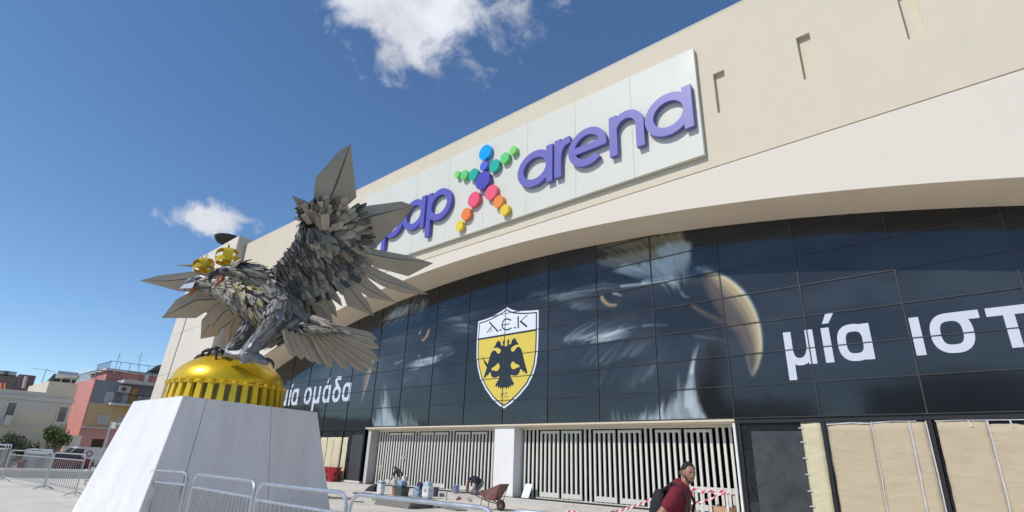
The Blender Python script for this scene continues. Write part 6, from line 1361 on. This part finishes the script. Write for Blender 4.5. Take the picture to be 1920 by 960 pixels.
# kneeling workers
def worker(px_, s_, d_, label, top, legs, pose):
    base = fp(s_, 0, d_); t = thing('person', label, 'person', base, None); F_ = NV; Lt = DV   # faces the plaza; Lt = towards the right
    Q = lambda x, y, z: base + Lt * x + F_ * y + V(0, 0, z)
    if pose == 1:   # crouching, leaning forward, arms reaching down to both sides
        J = {'hip': (Q(.10, -.22, .42), (.15, .13)), 'waist': (Q(.08, -.10, .58), (.14, .11)), 'chest': (Q(.02, .04, .76), (.16, .12)), 'upch': (Q(-.03, .12, .86), (.14, .10)), 'neck': (Q(-.06, .19, .93), .055),
             'shL': (Q(-.20, .12, .84), .065), 'elL': (Q(-.34, .20, .58), .045), 'wrL': (Q(-.40, .30, .30), .032), 'haL': (Q(-.42, .34, .20), .035), 'shR': (Q(.14, .12, .88), .065), 'elR': (Q(.38, .18, .66), .045), 'wrR': (Q(.42, .26, .38), .032), 'haR': (Q(.42, .30, .28), .035),
             'hL': (Q(.0, -.20, .38), .10), 'kL': (Q(-.06, .22, .40), .075), 'aL': (Q(-.04, .10, .08), .05), 'tL': (Q(-.06, .26, .04), .045), 'hR': (Q(.2, -.2, .38), .10), 'kR': (Q(.30, .22, .36), .075), 'aR': (Q(.24, .05, .08), .05), 'tR': (Q(.26, .2, .04), .045)}
        hc, hfw = Q(-.08, .25, 1.0), F_ * .9 + V(0, 0, -.5)
    else:           # on all fours, back rounded towards the viewer
        J = {'hip': (Q(.06, -.30, .55), (.15, .13)), 'waist': (Q(.04, -.14, .66), (.15, .12)), 'chest': (Q(.0, .06, .72), (.17, .14)), 'upch': (Q(.0, .2, .70), (.15, .11)), 'neck': (Q(.04, .30, .66), .055),
             'shL': (Q(-.19, .2, .66), .065), 'elL': (Q(-.27, .28, .42), .045), 'wrL': (Q(-.25, .34, .16), .034), 'haL': (Q(-.24, .38, .06), .036), 'shR': (Q(.21, .2, .66), .065), 'elR': (Q(.29, .28, .42), .045), 'wrR': (Q(.30, .36, .18), .034), 'haR': (Q(.30, .4, .08), .036),
             'hL': (Q(-.04, -.26, .5), .10), 'kL': (Q(-.09, .10, .09), .075), 'aL': (Q(-.08, -.34, .07), .05), 'tL': (Q(-.08, -.46, .05), .045), 'hR': (Q(.16, -.26, .5), .10), 'kR': (Q(.14, .12, .09), .075), 'aR': (Q(.16, -.34, .07), .05), 'tR': (Q(.16, -.46, .05), .045)}
        hc, hfw = Q(.06, .40, .66), F_ * .6 + V(0, 0, -.9)
    skin_mesh('body', J, EE2, m_skin2, t, 1)
    SJ = {k: (J[k][0], tuple(v * 1.16 for v in J[k][1]) if isinstance(J[k][1], tuple) else J[k][1] * 1.35) for k in ('hip', 'waist', 'chest', 'upch', 'shL', 'shR')}
    for a in 'LR': SJ['sl' + a] = ((J['sh' + a][0] * .5 + J['el' + a][0] * .5), .072)
    skin_mesh('t_shirt', SJ, [('hip', 'waist'), ('waist', 'chest'), ('chest', 'upch'), ('upch', 'shL'), ('shL', 'slL'), ('upch', 'shR'), ('shR', 'slR')], top, t, 1, vox=.02)
    TJ = {k: (J[k][0], (J[k][1] if not isinstance(J[k][1], tuple) else J[k][1][0]) * 1.18 + .008) for k in ('hip', 'hL', 'kL', 'aL', 'hR', 'kR', 'aR')}
    skin_mesh('trousers', TJ, [('hip', 'hL'), ('hL', 'kL'), ('kL', 'aL'), ('hip', 'hR'), ('hR', 'kR'), ('kR', 'aR')], legs, t, 1)
    for a in 'LR': skin_mesh('shoe', {'a': (J['a' + a][0], .06), 't': (J['t' + a][0], .055)}, [('a', 't')], m_blackc, t, 1)
    make_head(t, hc, hfw, V(0, 0, 1) + hfw * .3, .95, beard=False)
    return t
EE2 = [e for e in EE if e != ('neck', 'neck2')]
LATF[:] = [DV, NV]
m_skin2 = mat('skin_sunburnt', (.30, .15, .095), .6)
s1_ = fac(747, 908, .55)[0]; worker(747, s1_, .55, 'worker in a black t-shirt and pale trousers crouching before the left gate', m_blackc, mat('pale_work_trousers', (.42, .42, .45), .85, var=.2, vscale=12), 1)
s2_ = fac(890, 922, .45)[0]; worker(890, s2_, .45, 'worker in a dark navy t-shirt bending on hands and knees near the pillar', mat('navy_shirt', (.018, .022, .04), .85), mat('grey_work_trousers', (.16, .16, .18), .85, var=.2, vscale=12), 2)

# ================================================================== TOOLS AND SITE CLUTTER
def G(s_, d_, z=GZ): return fp(s_, z, d_)
def on_px(x, y, z=GZ): return gnd(x, y, z)
def bucket(p, r, h, mt, label, rim=None, handle=True, fill=None):
    t = thing('bucket', label, 'bucket', p, 'buckets and tubs of the paving crew'); q = MB(); q.lathe(p, [(.001, 0), (r * .8, 0), (r * 1.0, h), (r * 1.05, h), (r * 1.05, h * .94), (r * .97, h * .94), (r * .78, .02), (.001, .02)], 20); q.build('tub', mt, t, smooth=40)
    if handle: q = MB(); q.tube([p + V(r * math.cos(a), 0, h + r * .55 * math.sin(a)) for a in [i * math.pi / 8 for i in range(9)]], .006, 5); q.build('handle', m_galv, t)
    if fill: q = MB(); q.lathe(p, [(.001, h * .9), (r * .9, h * .86)], 16); q.build('filling', fill, t)
    return t
m_blue = mat('pale_blue_plastic', (.22, .34, .44), .6, var=.2, vscale=9); m_white = mat('white_plastic', (.66, .67, .67), .55, var=.14, vscale=8); m_purp = mat('dark_purple_plastic', (.07, .06, .14), .5); m_greyp = mat('grey_rubber', (.24, .24, .235), .8, var=.1)
m_red = mat('red_plastic', (.30, .018, .022), .4, var=.08, coat=.2)
def sack(p, w_, dd, h, mt, label, seed, cat='bag', folds=.03):
    r_ = random.Random(seed); t = thing('sack', label, cat, p, None); q = MB(); n, k = 20, 8; vs = []; fs = []
    for j in range(k + 1):
        v = j / k; sc2 = (1 + .10 * math.sin(v * 3.1)) * (1 - .22 * v ** 4)
        for i in range(n): a = 6.2832 * i / n; ca, sa = math.cos(a), math.sin(a); x = w_ / 2 * sc2 * math.copysign(abs(ca) ** .5, ca); y = dd / 2 * sc2 * math.copysign(abs(sa) ** .5, sa); e = folds * r_.uniform(-1, 1); vs.append(p + DV * (x + e) + NV * (y + e * .6) + V(0, 0, h * v + folds * r_.uniform(-1, 1) * (.4 + v)))
    for j in range(k):
        for i in range(n): fs.append((j * n + i, j * n + (i + 1) % n, (j + 1) * n + (i + 1) % n, (j + 1) * n + i))
    fs.append(tuple(range(n))[::-1]); fs.append(tuple(k * n + i for i in range(n))); q.add(vs, fs); q.build('sack_body', mt, t, smooth=True); return t
def print_band(t, p, w_, dd, z0, z1, mt, name='printed_band'):
    q = MB(); q.box(p + V(0, 0, (z0 + z1) / 2), DV * (w_ * .53), NV * (dd * .53), (0, 0, (z1 - z0) / 2)); q.build(name, mt, t)
p = on_px(713, 927); t = sack(p, .36, .26, .62, m_white, 'white paper bag with a pale blue top standing by the black tray', 1); print_band(t, p, .36, .26, .50, .58, m_blue)
p = on_px(752, 930); t = thing('tool_tub', 'dark grey tub holding a blue bag, behind the crouching worker', 'tub', p); q = MB(); 
q.hexa([p - DV * .26 - NV * .2, p + DV * .26 - NV * .2, p + DV * .26 + NV * .2, p - DV * .26 + NV * .2], [p - DV * .31 - NV * .25 + V(0, 0, .42), p + DV * .31 - NV * .25 + V(0, 0, .42), p + DV * .31 + NV * .25 + V(0, 0, .42), p - DV * .31 + NV * .25 + V(0, 0, .42)]); q.build('tub', mat('dark_green_tub', (.06, .075, .068), .7, var=.3, vscale=6, dirt=((.25, .24, .22), .4)), t)
t = sack(p + V(0, 0, .43), .46, .34, .24, m_blue, 'crumpled blue bag lying in the dark tub', 2, folds=.05); t = sack(p + DV * .12 + V(0, 0, .66), .24, .2, .22, m_white, 'crumpled white bag on top of the blue one', 3, folds=.04)
bucket(p - DV * .42 + NV * .05, .17, .36, mat('red_pail', (.42, .12, .10), .5), 'faded red pail left of the dark tub')
p = on_px(801, 935); t = sack(p, .40, .3, .72, mat('turquoise_sack', (.36, .52, .56), .5, var=.12, vscale=9), 'tall turquoise and white cement sack standing upright', 4, folds=.025); print_band(t, p, .40, .3, .10, .52, m_white); 
q = MB(); q.box(p + V(0, 0, .34) + NV * .163, DV * .05, NV * .004, (0, 0, .07)); q.build('printed_mark', mat('mark_red', (.55, .12, .06), .5), t)
p2 = on_px(783, 932); sack(p2, .42, .3, .45, m_blue, 'slumped blue sack left of the turquoise cement sack', 5, folds=.07); sack(p2 + V(0, 0, .42) + DV * .1, .25, .2, .2, m_purp, 'dark cloth bundle on the slumped blue sack', 6, folds=.06)
bucket(on_px(815, 931), .19, .42, m_purp, 'dark purple bucket right of the turquoise sack'); bucket(fp(fac(854, 921, .7)[0], 0, .7), .19, .37, mat('blue_grey_pail', (.24, .27, .40), .5, var=.25, vscale=8), 'blue and white paint bucket on the platform between the workers')
bucket(on_px(914, 934) + V(0, 0, 0), .36, .34, m_greyp, 'wide grey mortar tub behind the wheelbarrow', handle=False)
q = MB(); pa = on_px(680, 925, GZ + .03); q.box(pa, DV * .42, NV * .3, (0, 0, .02)); o = q.build('rubber_mat', m_blackc); tag(o, 'flat black rubber mat left of the white paper bag', 'mat')
q = MB(); pa = on_px(697, 921, GZ); q.hexa([pa - DV * .4 - NV * .2, pa + DV * .4 - NV * .2, pa + DV * .4 + NV * .2, pa - DV * .4 + NV * .2], [pa - DV * .1 - NV * .1 + V(0, 0, .3), pa + DV * .38 - NV * .12 + V(0, 0, .32), pa + DV * .38 + NV * .12 + V(0, 0, .28), pa - DV * .1 + NV * .1 + V(0, 0, .26)]); o = q.build('black_bag', m_blackc); tag(o, 'low black holdall beside the white paper bag', 'bag')
for k, (x, y, a, l) in enumerate([(640, 934, .1, 1.0), (652, 938, -.15, 1.2)]):
    q = MB(); pa = on_px(x, y, GZ + .03); pts = [pa + DV * (i * .16 - l) + NV * (.25 * math.sin(i * .55 + k)) + V(0, 0, .02) for i in range(int(l * 14))]; q.tube(pts, .018, 6); o = q.build('hose', m_blackc, smooth=True); tag(o, ['black hose snaking on the ground right of the pedestal', 'second black hose lying nearer the barrier'][k], 'hose')
q = MB(); pa = on_px(708, 944); st_ = thing('rag_pile', 'heap of green and white rags on the paving below the white bag', 'rags', pa)
for k in range(9): q = MB(); c = pa + DV * random.uniform(-.35, .35) + NV * random.uniform(-.3, .3) + V(0, 0, .05 + .03 * k % .1); q.hexa([c + V(random.uniform(-.15, -.05), -.1, 0), c + V(.14, -.08, .02), c + V(.12, .1, 0), c + V(-.1, .12, .02)], [c + V(-.08, -.06, .08), c + V(.07, -.05, .1), c + V(.08, .06, .06), c + V(-.06, .07, .1)]); q.build('rag', [m_white, mat('lime_rag', (.25, .36, .14), .8), m_blue, m_purp][k % 4], st_)
# stack of grey paving boards
st_ = thing('stone_slab_stack', 'low stack of dark grey stone slabs lying on the plaza behind the barrier', 'slab stack', on_px(755, 950))
for k in range(3):
    c = on_px(757, 949) + V(0, 0, .05 + .095 * k) + DV * .06 * k; q = MB(); q.box(c, DV * 1.05, NV * .6, (0, 0, .045)); q.build('slab', mat('grey_slab', (.20, .195, .185), .8, var=.2, vscale=3, dirt=((.4, .38, .35), .4)), st_)
q = MB(); c = on_px(840, 953) + V(0, 0, .02); q.box(c, (DV * .9 + NV * .25) * 1.2, (NV * .9 - DV * .25) * .25, (0, 0, .02)); o = q.build('loose_board', mat('grey_slab', (.17, .17, .165), .7)); tag(o, 'long thin dark board lying flat right of the slab stack', 'board')
# planks, iron bar and trestle
for k, (x, y, l, mt_, lb) in enumerate([(860, 934, .75, mat('red_plank', (.22, .07, .05), .7), 'reddish plank lying before the bending worker'), (880, 938, .9, mat('pink_plank', (.45, .30, .26), .7), 'pale pink plank lying nearer the barrier'), (858, 937, .3, m_red, 'short red block beside the pink plank')]):
    c = on_px(x, y) + V(0, 0, .035); q = MB(); q.box(c, (DV * .75 + NV * .66) * l, (NV * .75 - DV * .66) * .06, (0, 0, .03)); o = q.build('plank', mt_); tag(o, lb, 'plank', 'timber offcuts on the plaza')
q = MB(); c = on_px(837, 938); q.tube([c, c + V(0, 0, .34)], .025, 6); o = q.build('steel_pin', m_galv2); tag(o, 'short steel pin standing upright by the planks', 'pin')
# wheelbarrow
wb = on_px(922, 956); fwv = DV * .75 + NV * -.0; fwv = fwv / np.linalg.norm(fwv); sdv = NV
t = thing('wheelbarrow', 'rusty wheelbarrow with a raised front lip standing before the white pillar', 'wheelbarrow', wb)
m_rust = mat('rusty_tray', (.20, .085, .07), .7, var=.25, vscale=9, dirt=((.35, .32, .30), .5)); B = lambda x, y, z: wb + fwv * x + sdv * y + V(0, 0, z)
q = MB(); o1 = [B(-.42, -.30, .55), B(-.42, .30, .55), B(.62, .26, .92), B(.62, -.26, .92)]; i1 = [B(-.18, -.2, .32), B(-.18, .2, .32), B(.26, .17, .34), B(.26, -.17, .34)]
th_ = V(0, 0, .015); vs = o1 + i1 + [p_ + th_ for p_ in o1] + [p_ + th_ for p_ in i1]
q.add(vs, [(0, 1, 5, 4), (1, 2, 6, 5), (2, 3, 7, 6), (3, 0, 4, 7), (4, 5, 6, 7), (8, 12, 13, 9), (9, 13, 14, 10), (10, 14, 15, 11), (11, 15, 12, 8), (12, 15, 14, 13), (0, 8, 9, 1), (1, 9, 10, 2), (2, 10, 11, 3), (3, 11, 8, 0)]); q.build('tray', m_rust, t)
for s2 in (-1, 1):
    q = MB(); q.tube([B(-1.15, s2 * .28, .60), B(-.75, s2 * .26, .50), B(-.1, s2 * .18, .30), B(.45, s2 * .06, .22)], .02, 7); q.build('handle', mat('dark_tube', (.07, .05, .045), .5), t, smooth=40)
    q = MB(); q.tube([B(-.35, s2 * .2, .38), B(-.42, s2 * .22, 0.01)], .016, 6); q.build('leg', m_rust, t)
    q = MB(); q.tube([B(.46, s2 * .06, .22), B(.60, s2 * .2, .86)], .014, 6); q.build('brace', m_rust, t)
c = B(.46, 0, .19); q = MB(); q.tube([c - sdv * .045, c + sdv * .045], .185, 20); wh = q.build('wheel', mat('tyre', (.02, .02, .02), .8), t, smooth=40); q = MB(); q.tube([c - sdv * .05, c + sdv * .05], .09, 12); q.build('rim', m_rust, wh)
# red plastic road barriers, two stacked
rb0 = fp(-15.3, 0, .15)
for k, (dx, lb) in enumerate([(0, 'lower red plastic water barrier beside the papered window'), (-.08, 'upper red plastic water barrier stacked crosswise on the lower one')]):
    z = .0 + k * .44; c = fp(-14.65 + dx, z, .55 - .22 * k); t = thing('plastic_barrier', lb, 'barrier', c, 'red plastic barriers'); H = .43 if k == 0 else .42
    q = MB(); q.hexa([c - DV * .95 - NV * .22, c + DV * .80 - NV * .22, c + DV * .80 + NV * .22, c - DV * .95 + NV * .22], [c - DV * 1.0 - NV * .14 + V(0, 0, H * .8), c + DV * .92 - NV * .14 + V(0, 0, H * .8), c + DV * .92 + NV * .2 + V(0, 0, H * .8), c - DV * 1.0 + NV * .2 + V(0, 0, H * .8)]); q.build('barrier_body', m_red, t)
    q = MB(); q.box(c + V(0, 0, H * .9) - DV * .04, DV * .98, NV * .2, (0, 0, H * .09)); q.build('top_lip', m_red, t)
    for j in range(4): q = MB(); q.box(c + DV * (-.62 + .42 * j) + V(0, 0, H * .42) + NV * .20, DV * .06, NV * .045, (0, 0, H * .34)); q.build('rib', m_red, t)
# taped timber trestle behind the man and the warning tape
tb = V(*fp(11.6, 0, 3.6)[:2], GZ); m_wood = mat('raw_wood', (.50, .30, .17), .8, var=.15, vscale=6); m_wht = mat('whitened_wood', (.66, .60, .55), .8, var=.15, vscale=10)
m_tp = bpy.data.materials.new('warning_tape'); m_tp.use_nodes = True; nt = m_tp.node_tree; b = nt.nodes['Principled BSDF']; tcn = nd(nt, 'ShaderNodeTexCoord'); sx_ = nd(nt, 'ShaderNodeSeparateXYZ'); uvn = nd(nt, 'ShaderNodeUVMap', uv_map='UVMap'); nt.links.new(uvn.outputs[0], sx_.inputs[0])
fr_ = m('FRACT', m('ADD', sx_.outputs[0], m('MULTIPLY', sx_.outputs[1], .35, nt=nt), nt=nt), nt=nt); gt = m('GREATER_THAN', fr_, .5, nt=nt); mx = nd(nt, 'ShaderNodeMixRGB'); nt.links.new(gt, mx.inputs[0]); mx.inputs[1].default_value = (.72, .70, .69, 1); mx.inputs[2].default_value = (.58, .07, .08, 1); nt.links.new(mx.outputs[0], b.inputs['Base Color']); b.inputs['Roughness'].default_value = .45
def wtape(pts, wd, label, par=None, name='warning_tape'):
    P_ = [V(*p_) for p_ in pts]; vs = []; L_ = [0]
    for a, b_ in zip(P_[:-1], P_[1:]): L_.append(L_[-1] + np.linalg.norm(b_ - a))
    for p_ in P_: vs += [p_ + V(0, 0, wd / 2), p_ - V(0, 0, wd / 2)]
    k = len(vs); vs += [v + NV * .002 for v in vs]; fs = []
    for i in range(len(P_) - 1): a = 2 * i; fs += [(a, a + 1, a + 3, a + 2), (k + a, k + a + 2, k + a + 3, k + a + 1), (a, a + 2, k + a + 2, k + a), (a + 1, k + a + 1, k + a + 3, a + 3)]
    q = MB(); q.add(vs, fs); o = q.build(name, m_tp, par); uv = o.data.uv_layers.new(name='UVMap')
    for lp in o.data.loops: vi = lp.vertex_index % k; uv.data[lp.index].uv = (L_[vi // 2] / .30, vi % 2)
    if par is None: tag(o, label, 'tape')
    return o
tr1 = thing('timber_trestle', 'rough timber trestle wrapped in red and white tape right of the man', 'trestle', tb)
TB = lambda x, y, z: tb + DV * x + NV * y + V(0, 0, z)
for y in (-.12, .32):
    q = MB(); q.box(TB(.1, y, 1.13), DV * 1.0, NV * .03, (0, 0, .075)); q.build('top_board', m_wht, tr1)
for x in (-.8, -.3, .2, .45, .95):
    for y in (-.16, .36): q = MB(); q.box(TB(x, y, .53), DV * .035, NV * .012, (0, 0, .53)); q.build('leg', m_wht, tr1)
for x in (-.52, .72): q = MB(); q.box(TB(x, .1, .62), DV * .3, NV * .2, (0, 0, .09)); q.build('cross_block', m_wood, tr1)
q = MB(); q.box(TB(.1, .1, .40), DV * 1.0, NV * .03, (0, 0, .05)); q.build('lower_board', m_wht, tr1)
wtape([TB(-1.0 + i * .12, .37, 1.1 + .05 * math.sin(i * 1.7)) for i in range(18)], .07, '', tr1, 'wound_tape'); wtape([TB(-.95 + i * .1, .38, .98 - .22 * math.sin(i * .2) + .02 * math.sin(i * 2.)) for i in range(20)], .06, '', tr1, 'wound_tape'); wtape([TB(-.85 + .02 * math.sin(i), .375, 1.1 - .08 * i) for i in range(11)], .07, '', tr1, 'wound_tape')
A = on_px(1062, 958, GZ + .05); B_ = TB(-.95, .3, 1.0); n = 22
wtape([A + (B_ - A) * (i / n) - V(0, 0, .30 * math.sin(math.pi * i / n)) for i in range(n + 1)], .075, 'red and white warning tape strung low from the plaza to the timber trestle')
q = MB(); q.tube([fp(11.75, 1.3, .1), fp(12.0, .8, .35), fp(12.35, .1, .8)], .012, 5); o = q.build('cable', m_blackc); tag(o, 'thin black cable hanging beside the dark glass bay right of the gate', 'cable')
# mops leaning on the left gate
for k, (x0, y0, x1, y1) in enumerate([(757, 852, 748, 885), (716, 870, 708, 903)]):
    sA, zA = fac(x0, y0, -.6); sB, zB_ = fac(x1, y1, -.45); q = MB(); q.tube([fp(sB, max(.02, zB_), -.4), fp(sA, zA, -.62)], .012, 5); t = thing('mop', ['mop leaning on the left gate above the crouching worker', 'broom leaning at the left end of the left gate'][k], 'mop', fp(sB, max(.02, zB_), -.4)); q.build('handle', m_wood, t); c = fp(sA, zA, -.6)
    for j in range(7): q = MB(); q.tube([c, c + V(random.uniform(-.12, .12), random.uniform(-.05, .05), -.12), c + V(random.uniform(-.16, .16), 0, random.uniform(-.35, -.2))], .014, 5); q.build('mop_strand', m_white, t)
